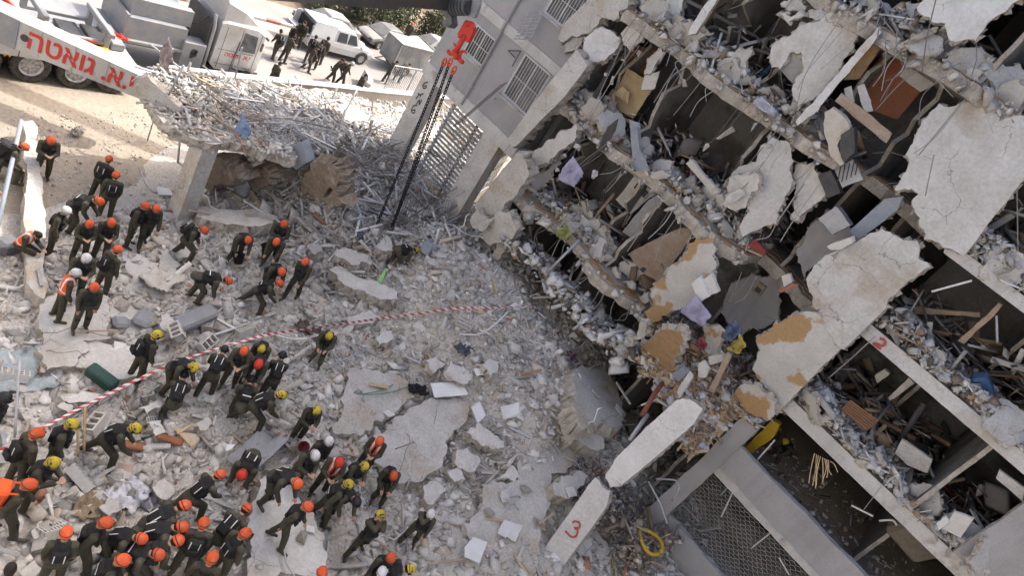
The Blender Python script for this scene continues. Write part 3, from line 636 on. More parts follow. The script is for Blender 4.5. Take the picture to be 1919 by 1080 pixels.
# ------------------------------------------------------------------ the neighbouring block across the site (the photograph is taken from it)
nb = empty('neighbour_building', (-4, -6, 0), label='cream apartment block facing the torn building across the rubble', cat='building')
NBM = mat('cream_stone_render', (.50, .495, .49), .9, (.43, .425, .42), .6, .5, .1, .2, 14)
for i in range(7):
    z = i * 3.05
    m_ = MB(); m_.bbox((-34, -13, z), (26, -3.6, z + 1.05)); m_.build('spandrel', NBM, nb)
    m_ = MB(); m_.bbox((-34, -12.9, z + 1.05), (26, -4.0, z + 3.05)); m_.build('storey_core', NBM, nb)
    for k in range(13): x = -29 + k * 4; m_ = MB(); m_.bbox((x, -4.0, z + 1.05), (x + 1.6, -3.61, z + 3.05)); m_.build('pier', NBM, nb)
# ------------------------------------------------------------------ fallen slabs, beams and the rubble heap
SURF = []
def in_poly(poly, x, y):
    c = False; n = len(poly)
    for i in range(n):
        x0, y0 = poly[i][0], poly[i][1]; x1, y1 = poly[i - 1][0], poly[i - 1][1]
        if (y0 > y) != (y1 > y) and x < (x1 - x0) * (y - y0) / (y1 - y0 + 1e-12) + x0: c = not c
    return c
def ground_z(x, y):
    z = float(hz(x, y))
    for poly, p0, nrm in SURF:
        if in_poly(poly, x, y): z = max(z, p0[2] - ((x - p0[0]) * nrm[0] + (y - p0[1]) * nrm[1]) / nrm[2])
    return z
def on_ground(x, y):
    z = .5; best = None
    for _ in range(24):
        p = PZ(x, y, z); g_ = ground_z(p[0], p[1]); z = .6 * z + .4 * g_
    p = PZ(x, y, z); p[2] = ground_z(p[0], p[1]); return p
def fit_plane(z, pts, lift, maxtilt=.25, flat=None):
    Pp = [px(z, p) for p in pts]
    if flat is not None: return np.array(PZ(*np.mean(Pp, 0), flat)), np.array([0, 0, 1.])
    Q = np.array([onheap(*p) for p in Pp]); c = Q.mean(0); A = np.c_[Q[:, :2] - c[:2], np.ones(len(Q))]
    zz = np.array([float(base_h(np.array([q_[0]]), np.array([q_[1]]))[0]) for q_ in Q])
    s, *_ = np.linalg.lstsq(A, zz, rcond=None); s[:2] = np.clip(s[:2], -maxtilt, maxtilt)
    nrm = np.array([-s[0], -s[1], 1.]); nrm /= np.linalg.norm(nrm); return np.array([c[0], c[1], s[2] + lift]), nrm
def gslab(name, z, pts, lift, th, mats, flat=None, step=.18, amp=.06, bars=0, reg=True, tilt=None, **k):
    p0, nrm = fit_plane(z, pts, lift, flat=flat)
    if tilt is not None: nrm = rotx(tilt[0]) @ roty(tilt[1]) @ nrm
    P = [on_plane(*px(z, p), p0, nrm) for p in pts]; m_ = MB(); T = plate(m_, P, -nrm * th, step, amp)
    if reg: SURF.append(([(p[0], p[1]) for p in P], P[0], nrm))
    o = m_.build(name, mats, None, **k)
    for _ in range(bars):
        i = int(rng.integers(len(T))); p = T[i] - nrm * th * .5; d = T[i] - T.mean(0); d /= np.linalg.norm(d); d = d + rng.normal(size=3) * .3; L = U(.25, .7)
        b = MB(); b.tube([p - d * .15, p + d * L * .5, p + d * L + np.array([0, 0, U(-.1, .2)])], .008, 5); b.build('rebar', REBAR, o)
    return o
CF = [CONC, FRACT]; PF = [PLAST, FRACT]
gslab('fallen_slab', 'G', [(290, 380), (410, 305), (560, 310), (780, 330), (800, 630), (600, 645), (540, 830), (330, 860), (320, 640)], .28, .35, PF, bars=4, label='large fallen floor slab with two workers standing on it', cat='slab')
gslab('fallen_slab', 'G', [(595, 655), (720, 655), (870, 700), (1010, 790), (990, 900), (840, 935), (650, 880), (545, 835)], .22, .32, PF, bars=3, label='cracked off slab corner beside the large slab that carries two workers', cat='slab')
gslab('fallen_slab', 'J', [(150, 505), (290, 530), (345, 640), (490, 860), (500, 1110), (40, 1110), (75, 700), (100, 610)], .55, .4, PF, bars=3, tilt=(.1, 0), label='tilted pale slab with one orange helmeted worker striding down it', cat='slab')
gslab('fallen_slab', 'P', [(658, 690), (720, 700), (792, 712), (800, 738), (735, 780), (676, 818), (625, 812), (640, 745)], .2, .25, CF, label='dusty fallen slab with a long crack beside the hose', cat='slab')
gslab('fallen_slab', 'P', [(690, 822), (740, 782), (808, 746), (880, 752), (872, 792), (836, 852), (792, 902), (748, 908), (700, 866)], .2, .25, CF, label='smooth fallen slab behind the orange vested worker', cat='slab')
gslab('fallen_slab', 'N', [(495, 255), (640, 165), (700, 200), (710, 270), (775, 340), (700, 420), (600, 450), (595, 640), (540, 790), (520, 900), (470, 1110), (240, 1110), (180, 900), (70, 770), (180, 600), (175, 520), (280, 505), (400, 490), (390, 400), (410, 320)], .16, .25, CF, step=.15, amp=.05, label='wide broken floor slab lying flat left of the sprayed column', cat='slab')
gslab('fallen_slab', 'S', [(680, 760), (770, 725), (880, 740), (980, 860), (1050, 1060), (1000, 1150), (700, 1150), (665, 1000)], 1.0, .7, CF, bars=4, tilt=(.12, -.12), label='thick block of slab beside the dark pit', cat='slab')
gslab('fallen_slab', 'N', [(720, 165), (760, 150), (925, 220), (915, 300), (840, 302), (715, 262)], .6, .55, CF, bars=2, label='squat slab block propped below the thick block', cat='slab')
gslab('concrete_beam', 'H', [(640, 130), (720, 110), (840, 190), (1000, 240), (1130, 300), (1140, 350), (1080, 350), (900, 290), (700, 205)], .45, .4, CF, bars=3, label='short concrete beam wrapped with a green lifting strap', cat='beam')
gslab('concrete_beam', 'C', [(1410, 600), (1919, 640), (1990, 680), (1960, 722), (1560, 712), (1415, 672)], .45, .4, CF, bars=2, label='long concrete beam lying behind the orange helmeted searchers', cat='beam')
gslab('concrete_beam', 'C', [(165, -10), (230, -20), (270, 30), (285, 250), (305, 560), (330, 760), (320, 850), (338, 1200), (320, 1270), (250, 1230), (190, 1150), (182, 800), (188, 500), (172, 200)], 0, .62, [CONC, FRACT], flat=.68, amp=.02, label='long white beam on the dirt with a seated man on it', cat='beam')
gslab('concrete_beam', 'C', [(-60, 220), (60, 250), (165, 290), (165, 350), (60, 330), (-60, 290)], 0, .5, PF, flat=.45, label='short beam butting the long white beam from the dirt side', cat='beam')
for i, (z, pts, lf, th) in enumerate([('C', [(880, 960), (990, 940), (1150, 1010), (1180, 1090), (960, 1120)], .25, .25), ('C', [(1130, 960), (1210, 935), (1290, 1010), (1230, 1080), (1140, 1050)], .3, .4),
        ('E', [(690, 960), (740, 900), (880, 940), (940, 980), (930, 1020), (800, 1020)], .45, .4), ('E', [(970, 890), (1040, 800), (1090, 860), (1100, 920), (1020, 920)], .5, .35), ('E', [(440, 670), (520, 660), (545, 780), (490, 760)], .3, .12),
        ('E', [(480, 880), (560, 860), (590, 920), (540, 950)], .35, .3), ('H', [(760, 480), (880, 445), (1000, 470), (1010, 492), (880, 528), (780, 520)], .2, .2), ('S', [(700, 330), (790, 220), (900, 230), (1000, 330), (960, 430), (800, 420)], .4, .4),
        ('S', [(630, 80), (740, 60), (775, 150), (740, 245), (660, 220)], .5, .4), ('S', [(250, 190), (380, 40), (440, 50), (430, 180), (330, 240)], .3, .4), ('S', [(400, 220), (530, 140), (640, 200), (560, 240)], .3, .3),
        ('N', [(95, 195), (150, 140), (270, 220), (310, 290), (230, 300)], .35, .3), ('N', [(20, 350), (90, 300), (160, 360), (130, 440), (60, 430)], .3, .25), ('N', [(305, 395), (390, 310), (420, 330), (340, 410)], .3, .25), ('N', [(275, 480), (340, 400), (395, 440), (370, 500)], .3, .2),
        ('N', [(610, 520), (660, 470), (790, 440), (830, 470), (760, 570), (700, 610), (620, 580)], .7, .6), ('J', [(1060, 560), (1130, 530), (1190, 590), (1100, 670), (1060, 630)], .35, .35), ('J', [(1310, 250), (1370, 195), (1520, 310), (1500, 350), (1400, 330)], .4, .3),
        ('J', [(1200, 480), (1260, 450), (1300, 520), (1240, 540)], .3, .3), ('J', [(1250, 360), (1320, 340), (1370, 400), (1320, 480), (1270, 460)], .35, .25), ('I', [(330, 100), (370, 45), (420, 90), (400, 140)], .4, .4), ('I', [(350, 40), (570, 25), (580, 60), (400, 80)], .3, .2),
        ('I', [(570, 680), (620, 630), (690, 640), (700, 700), (630, 735)], .35, .3), ('I', [(880, 570), (950, 520), (1010, 600), (950, 640)], .3, .3), ('I', [(180, 820), (240, 760), (290, 830), (200, 870)], .3, .25), ('I', [(110, 1060), (200, 990), (245, 1040), (160, 1110)], .25, .12),
        ('I', [(800, 110), (910, 60), (940, 90), (850, 140)], .4, .3), ('I', [(860, 190), (930, 180), (960, 250), (900, 270)], .4, .4), ('I', [(1130, 200), (1190, 160), (1225, 200), (1160, 240)], .35, .15), ('G', [(1160, 470), (1210, 450), (1330, 590), (1330, 640), (1260, 620)], .3, .2),
        ('H', [(980, 640), (1020, 580), (1090, 580), (1100, 640), (1000, 690)], .35, .35), ('H', [(1500, 770), (1640, 860), (1670, 900), (1640, 960), (1490, 900)], .3, .15), ('H', [(1330, 790), (1400, 760), (1480, 820), (1400, 880)], .4, .35), ('H', [(1740, 820), (1800, 780), (1860, 830), (1800, 920)], .4, .3)]):
    gslab('concrete_slab_piece', z, pts, lf, th, PF if i % 3 == 0 else CF, label='broken flat piece of concrete slab resting on the rubble heap', cat='slab', group='larger slab pieces on the rubble heap')

# ------------------------------------------------------------------ standing remains of the first floor: deck on a column, rubble on top
deck_p, deck_n = zplane('P', [(262, 152), (300, 130), (450, 150), (560, 180), (640, 215), (650, 250), (600, 290), (540, 296), (480, 280), (430, 266), (380, 262), (318, 240), (285, 200)], 3.62, .05, .03)
deck = empty('floor_deck', (-18, 14, 0), label='broken first floor deck on a concrete pillar heaped with debris and bent mesh', cat='slab')
m_ = MB(); plate(m_, deck_p, (0, 0, -.3), .2, .06); m_.build('deck_slab', CF, deck)
m_ = MB(); m_.box((-17.55, 11.45, 1.6), (.62, .55, 3.9), rotz(.1), taper=1.0); m_.build('pillar', CONC, deck)
m_ = MB(); m_.box((-17.4, 16.2, 1.4), (.6, .5, 3.6), rotz(.3) @ roty(.08)); m_.build('pillar', CONC_D, deck)
m_ = MB(); m_.box((-20.4, 16.0, 1.5), (.6, .5, 3.6)); m_.build('pillar', CONC_D, deck)
P, nn_ = yplane('A', [(1005, 560), (1060, 545), (1290, 770), (1285, 860), (1235, 945), (1060, 715), (985, 690)], 10.4, 0, 0.9)
m_ = MB(); plate(m_, P, -nn_ * .35, .25, .02); m_.build('edge_beam', CF, deck)
DZ = lambda x, y: deck_p[0][2] - ((x - deck_p[0][0]) * deck_n[0] + (y - deck_p[0][1]) * deck_n[1]) / deck_n[2]

# ------------------------------------------------------------------ loose pieces
def sample(n, f):
    out = []
    while len(out) < n:
        p = f()
        if p is not None: out.append(p)
    return np.array(out)
poly_heap = [PZ(*p, .5)[:2] for p in ((-160, 580), (60, 420), (230, 380), (330, 345), (560, 320), (900, 430), (1060, 520), (1240, 640), (1270, 830), (1330, 1000), (1270, 1250), (-160, 1250))]
_hx = [p[0] for p in poly_heap]; _hy = [p[1] for p in poly_heap]
def heap_pts(n, sink=.3, poly=None):
    poly = poly or poly_heap; xs = [p[0] for p in poly]; ys = [p[1] for p in poly]
    out = np.zeros((0, 2))
    while len(out) < n:
        c = np.c_[rng.uniform(min(xs), max(xs), n * 2), rng.uniform(min(ys), max(ys), n * 2)]
        inside = np.zeros(len(c), bool)
        for i in range(len(poly)):
            x0, y0 = poly[i]; x1, y1 = poly[i - 1]
            t = ((y0 > c[:, 1]) != (y1 > c[:, 1])) & (c[:, 0] < (x1 - x0) * (c[:, 1] - y0) / (y1 - y0 + 1e-12) + x0); inside ^= t
        out = np.vstack([out, c[inside]])
    out = out[:n]; return np.c_[out, hz(out[:, 0], out[:, 1])]
Pm = heap_pts(9000); crumbs('rubble_blocks', Pm, .075, .24, .10, kind='stuff', label='hand sized lumps of broken concrete and block strewn over the heap', cat='rubble')
def drift(P, thr, seed=91):
    v = vnoise(P[:, 0], P[:, 1], .32, seed) + .6 * vnoise(P[:, 0], P[:, 1], .9, seed + 1); return P[(v + rng.normal(size=len(P)) * .12) > thr]
Pp = drift(heap_pts(45000), -.16); crumbs('rubble_fragments', Pp, .022, .13, .13, kind='stuff', label='small crushed concrete fragments, splinters and shards covering the rubble heap', cat='rubble')
back = [PZ(*p, .8)[:2] for p in ((300, 165), (480, 168), (870, 205), (980, 270), (900, 330), (700, 290), (420, 260), (330, 230))]
Pb = heap_pts(5200, poly=back); crumbs('rubble_fragments', Pb, .03, .16, .2, kind='stuff', label='pale sunlit rubble fragments between the low street wall and the broken deck', cat='rubble')
dk = [p[:2] for p in deck_p]; Pd = heap_pts(3600, poly=dk); Pd[:, 2] = DZ(Pd[:, 0], Pd[:, 1]) + .25 * np.clip(vnoise(Pd[:, 0], Pd[:, 1], .8, 21) + .35, 0, 1) * rng.random(len(Pd))
crumbs('deck_rubble', Pd, .03, .16, .25, parent=deck, kind='stuff')
edge = [PZ(*p, 0)[:2] for p in ((20, 200), (330, 215), (330, 350), (60, 470), (-40, 480))]
Pe = heap_pts(900, poly=edge); crumbs('scattered_grit', Pe, .012, .06, .1, kind='stuff', label='grit and small stones scattered over the sandy ground', cat='grit')

# single chunks: the largest ones, each its own object
chunk_me = []
for i in range(24):
    V, Fc = HULLS[i]; b = MB(); b.add(V, Fc); chunk_me.append(b.mesh('concrete_chunk', (CONC, PLAST, FRACT, CONC)[i % 4]))
def chunk(p, s, name='concrete_chunk', **k):
    if k.get('label', '').startswith('sunlit') or 'deck' in k.get('label', ''): name = 'concrete_lump'
    i = int(rng.integers(24)); o = link(name, chunk_me[i], None, p, None, **k)
    o.rotation_euler = (U(-.5, .5), U(-.5, .5), U(0, 6.28)); o.scale = (s * U(.7, 1.25), s * U(.7, 1.15), s * U(.5, .95)); return o
cp_ = heap_pts(270)
for p in cp_:
    s = .1 + .17 * rng.random() ** 2.2
    if any(in_poly(poly, p[0], p[1]) for poly, _, _ in SURF) and rng.random() < .75: continue
    p[2] = ground_z(p[0], p[1]) + s * .28
    chunk(p, s, label='broken grey concrete chunk lying loose on the rubble heap', cat='concrete chunk', group='concrete chunks on the rubble heap')
for p in heap_pts(45, poly=back):
    s = U(.1, .26); p[2] += s * .3; chunk(p, s, label='sunlit concrete chunk between the low street wall and the broken deck', cat='concrete chunk', group='sunlit chunks behind the deck')
for p in heap_pts(36, poly=dk):
    s = U(.1, .24); p[2] = DZ(p[0], p[1]) + s * .35; chunk(p, s, label='concrete chunk lying on top of the broken first floor deck', cat='concrete chunk', group='chunks on the broken deck')

# flat broken plates of many sizes, half buried in dust
plate_me = []
for i in range(14):
    k = int(rng.integers(5, 8)); an = np.sort(rng.uniform(0, 6.28, k)); P_ = [np.array([math.cos(a) * U(.35, .6), math.sin(a) * U(.3, .5), 0.]) for a in np.linspace(0, 6.28, k, endpoint=False) + rng.uniform(-.3, .3, k)]
    b = MB(); plate(b, P_, (0, 0, -U(.08, .2)), .1, .05); plate_me.append(b.mesh('slab_shard', [(CONC, PLAST, CONC)[i % 3], FRACT]))
for p in heap_pts(95):
    if any(in_poly(poly, p[0], p[1]) for poly, _, _ in SURF): continue
    sc = .35 + .9 * rng.random() ** 1.8; p[2] = ground_z(p[0], p[1]) + .07; o = link('slab_shard', plate_me[int(rng.integers(14))], None, p, None, label='flat jagged shard of concrete slab half sunk in the dust', cat='slab', group='slab shards half sunk in the dust'); o.rotation_euler = (U(-.35, .35), U(-.35, .35), U(0, 6.28)); o.scale = (sc, sc * U(.7, 1.1), sc)
# hollow blocks
def hollow(nx, nz, L=.4, H=.2, D=.2, t=.022):
    b = MB()
    for i in range(nx + 1): x = -L / 2 + L * i / nx; b.box((x, 0, 0), (t, D, H))
    for j in range(nz + 1): z = -H / 2 + H * j / nz; b.box((0, 0, z), (L + t, D * .997, t))
    return b
HB_M = [hollow(8, 2).mesh('hollow_block', CONC), hollow(3, 1, t=.035).mesh('hollow_block', CONC), hollow(6, 3, .5, .24, .16).mesh('hollow_block', PLAST)]
for i, (z, p, k) in enumerate([('I', (850, 35), 0), ('I', (540, 225), 1), ('I', (890, 140), 0), ('G', (1240, 660), 1), ('G', (1480, 690), 1), ('G', (1050, 1045), 0), ('I', (250, 885), 1), ('I', (300, 850), 0), ('G', (80, 920), 2), ('G', (1490, 540), 0), ('H', (30, 600), 0), ('I', (460, 540), 2), ('J', (200, 500), 0), ('C', (1450, 500), 2), ('H', (1600, 560), 0)]):
    q_ = on_ground(*px(z, p)); o = link('hollow_block', HB_M[k], None, q_ + np.array([0, 0, .13]), None, label='hollow concrete block tipped over in the rubble', cat='block', group='hollow blocks in the rubble')
    o.rotation_euler = (U(.6, 1.4) * (1 if rng.random() < .5 else -1), U(-.3, .3), U(0, 6.28)); o.scale = (1.25,) * 3

# pale tiles and boards
TILEW = mat('white_tile', (.66, .665, .66), .35, (.58, .575, .56), 2, .5, .06, .05, 20, rand=.06)
for z, pts in [('H', [(1370, 955), (1600, 945), (1640, 1035), (1400, 1056)]), ('J', [(1300, 912), (1350, 855), (1430, 886), (1386, 1006), (1300, 966)]), ('N', [(310, 735), (425, 772), (380, 870), (275, 806)]), ('J', [(1340, 100), (1390, 80), (1420, 150), (1370, 190)]),
               ('S', [(145, 1010), (285, 975), (300, 1070), (170, 1100)]), ('S', [(790, 320), (880, 165), (940, 200), (870, 350)]), ('C', [(1125, 460), (1215, 470), (1250, 520), (1140, 515)]), ('H', [(1680, 850), (1750, 845), (1780, 890), (1700, 900)]), ('I', [(1305, 360), (1315, 320), (1360, 320), (1340, 345)]),
               ('J', [(1490, 830), (1543, 760), (1580, 800), (1540, 860)]), ('N', [(295, 55), (400, 12), (410, 75), (330, 110)]), ('N', [(115, 50), (160, 10), (190, 100), (150, 140)])]:
    gslab('white_tile', z, pts, .3, .03, [TILEW, TILEW], amp=.006, reg=False, tilt=(U(-.15, .15), U(-.15, .15)), label='flat white rectangular tile panel lying on the rubble', cat='panel', group='white panels on the rubble')
tile_me = [MB().box((0, 0, 0), (a, b_, .03)).mesh('tile_shard', m) for a, b_, m in ((.4, .3, TILEW), (.3, .22, PLAST_W), (.5, .28, WOODM), (.33, .33, TILE), (.6, .2, WOODL))]
for p in heap_pts(110):
    p[2] = ground_z(p[0], p[1]) + .06; o = link('tile_shard', tile_me[int(rng.choice(5, p=(.3, .3, .12, .2, .08)))], None, p, None, label='small flat shard of tile or board on the rubble heap', cat='shard', group='flat shards on the rubble heap')
    o.rotation_euler = (U(-.4, .4), U(-.4, .4), U(0, 6.28)); o.scale = (U(.5, 1.1), U(.5, 1.1), 1)
# sticks: timber, white metal sections, pipes, bars
def bent(L, k, r, amp, n, m, nm):
    P = np.zeros((k, 3)); P[:, 0] = np.linspace(-L / 2, L / 2, k); P[:, 1:] = np.cumsum(rng.normal(size=(k, 2)), 0) * amp; P[:, 1:] -= P[:, 1:].mean(0); b = MB(); b.tube(P, r, n); return b.mesh(nm, m, True)
ST = {'timber_batten': [MB().box((0, 0, 0), (a, .06, .035)).mesh('timber_batten', m) for a, m in ((1.0, WOODM), (.7, WOODL), (1.3, WOODM))],
      'metal_section': [MB().box((0, 0, 0), (a, .07, .04)).mesh('metal_section', m) for a, m in ((1.2, WHITEM), (1.7, GALV), (.9, GALV))],
      'bent_pipe': [bent(U(1, 2), 7, .022, .09, 6, m, 'bent_pipe') for m in (GALV, WHITEM, GALV)],
      'steel_bar': [bent(U(1.0, 2.4), 8, .009, .10, 5, REBAR, 'steel_bar') for _ in range(6)]}
LB = {'timber_batten': ('splintered timber batten lying in the rubble', 'batten', 'timber battens in the rubble'), 'metal_section': ('pale metal window section lying in the rubble', 'metal section', 'metal sections in the rubble'),
      'bent_pipe': ('bent metal pipe lying in the rubble', 'pipe', 'bent pipes in the rubble'), 'steel_bar': ('bent steel reinforcing bar sticking out of the rubble', 'steel bar', 'bars in the rubble')}
def stick(nm, p, lab=None, tilt=.3, sc=1.0, yaw=None):
    ms = ST[nm]; l = lab or LB[nm]; o = link(nm, ms[int(rng.integers(len(ms)))], None, p, None, label=l[0], cat=l[1], group=l[2])
    o.rotation_euler = (U(-.5, .5), U(-tilt, tilt), U(0, 6.28) if yaw is None else yaw); o.scale = (sc * U(.6, 1.1), sc, sc); return o
for nm, n in (('timber_batten', 55), ('metal_section', 55), ('bent_pipe', 38), ('steel_bar', 80)):
    for p in heap_pts(n): p[2] = ground_z(p[0], p[1]) + U(.05, .2); stick(nm, p)
# ------------------------------------------------------------------ people
OLIVE = mat('olive_uniform', (.070, .064, .044), .9, (.053, .048, .034), 4, .5, .3, 1.0, 15, rand=.22, stain=(.105, .098, .083), stain_scale=2.6, stain_lo=.56, stain_w=.16)
SKIN = mat('skin', (.42, .25, .17), .6, (.36, .20, .13), 8, .5, .05, 0)
BOOT = mat('dusty_boot', (.035, .032, .028), .8, (.12, .105, .085), 6, .5, .2, .2, 30)
HAIR = mat('dark_hair', (.018, .014, .011), .7, None, 20, .5, .2, .2, 60)
BLACK = mat('black_vest_fabric', (.014, .014, .015), .85, (.024, .023, .022), 8, .5, .2, .4, 40, rand=.2)
H_OR = mat('orange_helmet', (.62, .085, .018), .8, (.50, .11, .05), 7, .5, .12, .1, 30, rand=.14, stain=(.42, .22, .14), stain_scale=5, stain_lo=.6, stain_w=.12); H_RD = mat('red_helmet', (.55, .04, .022), .8, (.5, .05, .03), 6, .5, .08, .05, 30)
H_YE = mat('yellow_helmet', (.50, .38, .02), .8, (.36, .28, .05), 7, .5, .12, .1, 30, rand=.12, stain=(.05, .045, .03), stain_scale=9, stain_lo=.58, stain_w=.02); H_WH = mat('white_helmet', (.58, .58, .58), .8, (.46, .455, .45), 6, .5, .08, .05, 30); H_BK = mat('black_helmet', (.02, .02, .021), .5, None, 6, .5, .08, .05, 30)
VOR = mat('orange_hi_vis', (.78, .10, .02), .8, (.66, .10, .03), 5, .5, .15, .3, 25); REFL = mat('reflective_tape', (.72, .72, .70), .5, None, 5, .5, .05, 0)
def capsule(p0, p1, r0, r1, flat=1.0, side=None, n=12, k=4):
    p0 = np.asarray(p0, float); p1 = np.asarray(p1, float); d = p1 - p0; L = np.linalg.norm(d); t = d / L if L > 1e-6 else np.array([0, 0, 1.])
    a = np.asarray(side, float) if side is not None else np.cross(t, [0, 1., 0] if abs(t[1]) < .9 else [1., 0, 0]); a = a - t * (a @ t); a /= np.linalg.norm(a); b = np.cross(t, a)
    V = []; rows = []
    for i in range(k + 1): an = math.pi / 2 * i / k; rows.append((p0 - t * r0 * math.cos(an), r0 * max(math.sin(an), .02)))
    for i in range(k + 1): an = math.pi / 2 * i / k; rows.append((p1 + t * r1 * math.sin(an), r1 * max(math.cos(an), .02)))
    for c, r in rows:
        for j in range(n): an = 2 * math.pi * j / n; V.append(c + r * (math.cos(an) * a + flat * math.sin(an) * b))
    K = len(rows); Fs = [[i * n + j, i * n + (j + 1) % n, (i + 1) * n + (j + 1) % n, (i + 1) * n + j] for i in range(K - 1) for j in range(n)] + [list(range(n))[::-1], [(K - 1) * n + j for j in range(n)]]
    return V, Fs
def remeshed(mb, voxel, name, mats, sm=2):
    me = mb.mesh(name + '_tmp', []); ob = bpy.data.objects.new('tmp', me); COL.objects.link(ob)
    md = ob.modifiers.new('r', 'REMESH'); md.mode = 'VOXEL'; md.voxel_size = voxel
    s = ob.modifiers.new('s', 'SMOOTH'); s.factor = .5; s.iterations = sm
    dg = bpy.context.evaluated_depsgraph_get(); out = bpy.data.meshes.new_from_object(ob.evaluated_get(dg)); bpy.data.objects.remove(ob); bpy.data.meshes.remove(me)
    out.name = name; out.materials.clear()
    for m in mats: out.materials.append(m)
    out.polygons.foreach_set('use_smooth', [True] * len(out.polygons)); return out
D2R = math.pi / 180
def make_pose(lean, head, legs, arms, twist=0, side=0, hair=False):
    RT = roty(side * D2R) @ rotx(-lean * D2R) @ rotz(twist * D2R); dn = np.array([0, 0, -1.]); X = np.array([1., 0, 0])
    pel = np.zeros(3); J = {}; bones = []     # (p0,p1,r0,r1,flat,side,mat)
    low = 0
    hipw = .095
    for s, (fl, ab, kn) in zip((1, -1), legs):
        hip = pel + np.array([s * hipw, 0, -.02]); R1 = roty(-s * ab * D2R) @ rotx(fl * D2R); R2 = roty(-s * ab * .6 * D2R) @ rotx((fl - kn) * D2R)
        knee = hip + R1 @ dn * .43; ank = knee + R2 @ dn * .42; J[('knee', s)] = knee; J[('ank', s)] = ank
        bones += [(hip, knee, .106, .084, 1, None, 0), (knee, ank + (knee - ank) * .1, .084, .070, 1, None, 0), (ank + (knee - ank) * .32, ank, .060, .052, 1, None, 2)]
        fd = np.array([s * .12, 1, 0.]); sh = (R2 @ dn); fd = fd - .35 * fd[1] * np.array([0, 0, 1.]) * max(0, -(sh[1])) * 0; fd /= np.linalg.norm(fd)
        toe = ank + fd * .17 + np.array([0, 0, -.045]); heel = ank - fd * .06 + np.array([0, 0, -.045])
        bones.append((heel, toe, .048, .042, .9, None, 2)); low = min(low, ank[2] - .09, knee[2] - .07)
    waist = pel + RT @ np.array([0, 0, .17]); chest = pel + RT @ np.array([0, .01, .34]); neckb = pel + RT @ np.array([0, 0, .52]); sx = RT @ X
    bones += [(pel + RT @ np.array([0, 0, -.03]), waist, .172, .162, .76, sx, 0), (waist, chest, .162, .182, .73, sx, 0), (chest, pel + RT @ np.array([0, 0, .42]), .172, .150, .70, sx, 0),
              (pel + RT @ np.array([-.15, 0, .455]), pel + RT @ np.array([.15, 0, .455]), .072, .072, 1, None, 0), (neckb - RT @ np.array([0, 0, .04]), neckb + RT @ np.array([0, .015, .06]), .062, .056, 1, None, 1)]
    RH = RT @ rotx(-head * D2R) if True else RT
    hc = neckb + RT @ np.array([0, .02, .05]) + RH @ np.array([0, .015, .10])
    hx = RH @ X
    bones += [(hc + RH @ np.array([0, .012, -.055]), hc + RH @ np.array([0, -.008, .035]), .070, .092, 1.12, hx, 1), (hc + RH @ np.array([0, .055, -.085]), hc + RH @ np.array([0, .035, -.07]), .030, .04, 1, hx, 1),
              (hc + RH @ np.array([0, .098, .0]), hc + RH @ np.array([0, .112, -.028]), .011, .016, 1, None, 1), (hc + RH @ np.array([-.03, .085, .018]), hc + RH @ np.array([.03, .085, .018]), .016, .016, 1, None, 1), (hc + RH @ np.array([-.018, .092, -.055]), hc + RH @ np.array([.018, .092, -.055]), .011, .011, 1, None, 1)]
    for s in (1, -1): bones.append((hc + RH @ np.array([s * .08, -.005, -.025]), hc + RH @ np.array([s * .088, -.015, .015]), .014, .018, 1, None, 1))
    bones.append((hc + RH @ np.array([0, -.03, .005]), hc + RH @ np.array([0, -.01, .05]), .088, .094, 1.08, hx, 3))
    for s, a in zip((1, -1), arms):
        fl, ab, el = a[:3]; inn = a[3] if len(a) > 3 else .15
        sh = pel + RT @ np.array([s * .185, 0, .445]); R1 = RT @ roty(-s * ab * D2R) @ rotx(fl * D2R); elb = sh + R1 @ dn * .29
        fd = RT @ roty(-s * ab * .4 * D2R) @ rotx((fl + el) * D2R) @ dn; fd = fd - RT @ X * s * inn; fd /= np.linalg.norm(fd); wr = elb + fd * .255
        bones += [(sh, elb, .080, .064, 1, None, 0), (elb, wr - fd * .01, .064, .050, 1, None, 0)]
        # hand: palm, four curled fingers, thumb from the side of the palm
        pn = np.cross(fd, RT @ X); pn /= np.linalg.norm(pn); wd_ = np.cross(pn, fd); pc = wr + fd * .055
        bones += [(wr + fd * .015, wr + fd * .075, .032, .037, .5, wd_, 1)]
        for q_, (o_, ln) in enumerate(((-.03, .062), (-.010, .075), (.011, .070), (.031, .055))):
            b0 = wr + fd * .095 + wd_ * o_; b1 = b0 + (fd * .85 + pn * .25) * ln * .55; b2 = b1 + (fd * .5 + pn * .75) * ln * .55
            bones += [(b0, b1, .0105, .0098, 1, None, 1), (b1, b2, .0098, .0088, 1, None, 1)]
        t0 = wr + fd * .035 - wd_ * s * .034; t1 = t0 + (fd * .6 - wd_ * s * .7 + pn * .2) * .042; bones += [(t0, t1, .0125, .0115, 1, None, 1), (t1, t1 + (fd * .9 + pn * .3) * .032, .0115, .0095, 1, None, 1)]
        J[('hand', s)] = wr + fd * .09; J[('el', s)] = elb
    up = np.array([0, 0, -low]); mid = (J[('ank', 1)] + J[('ank', -1)]) / 2; sh_ = up - np.array([mid[0], mid[1], 0])
    bones = [(b[0] + sh_, b[1] + sh_, *b[2:]) for b in bones]; J = {k: v + sh_ for k, v in J.items()}
    J.update(pel=pel + sh_, chest=chest + sh_, waist=waist + sh_, neck=neckb + sh_, head=hc + sh_, RT=RT, RH=RH)
    return bones, J
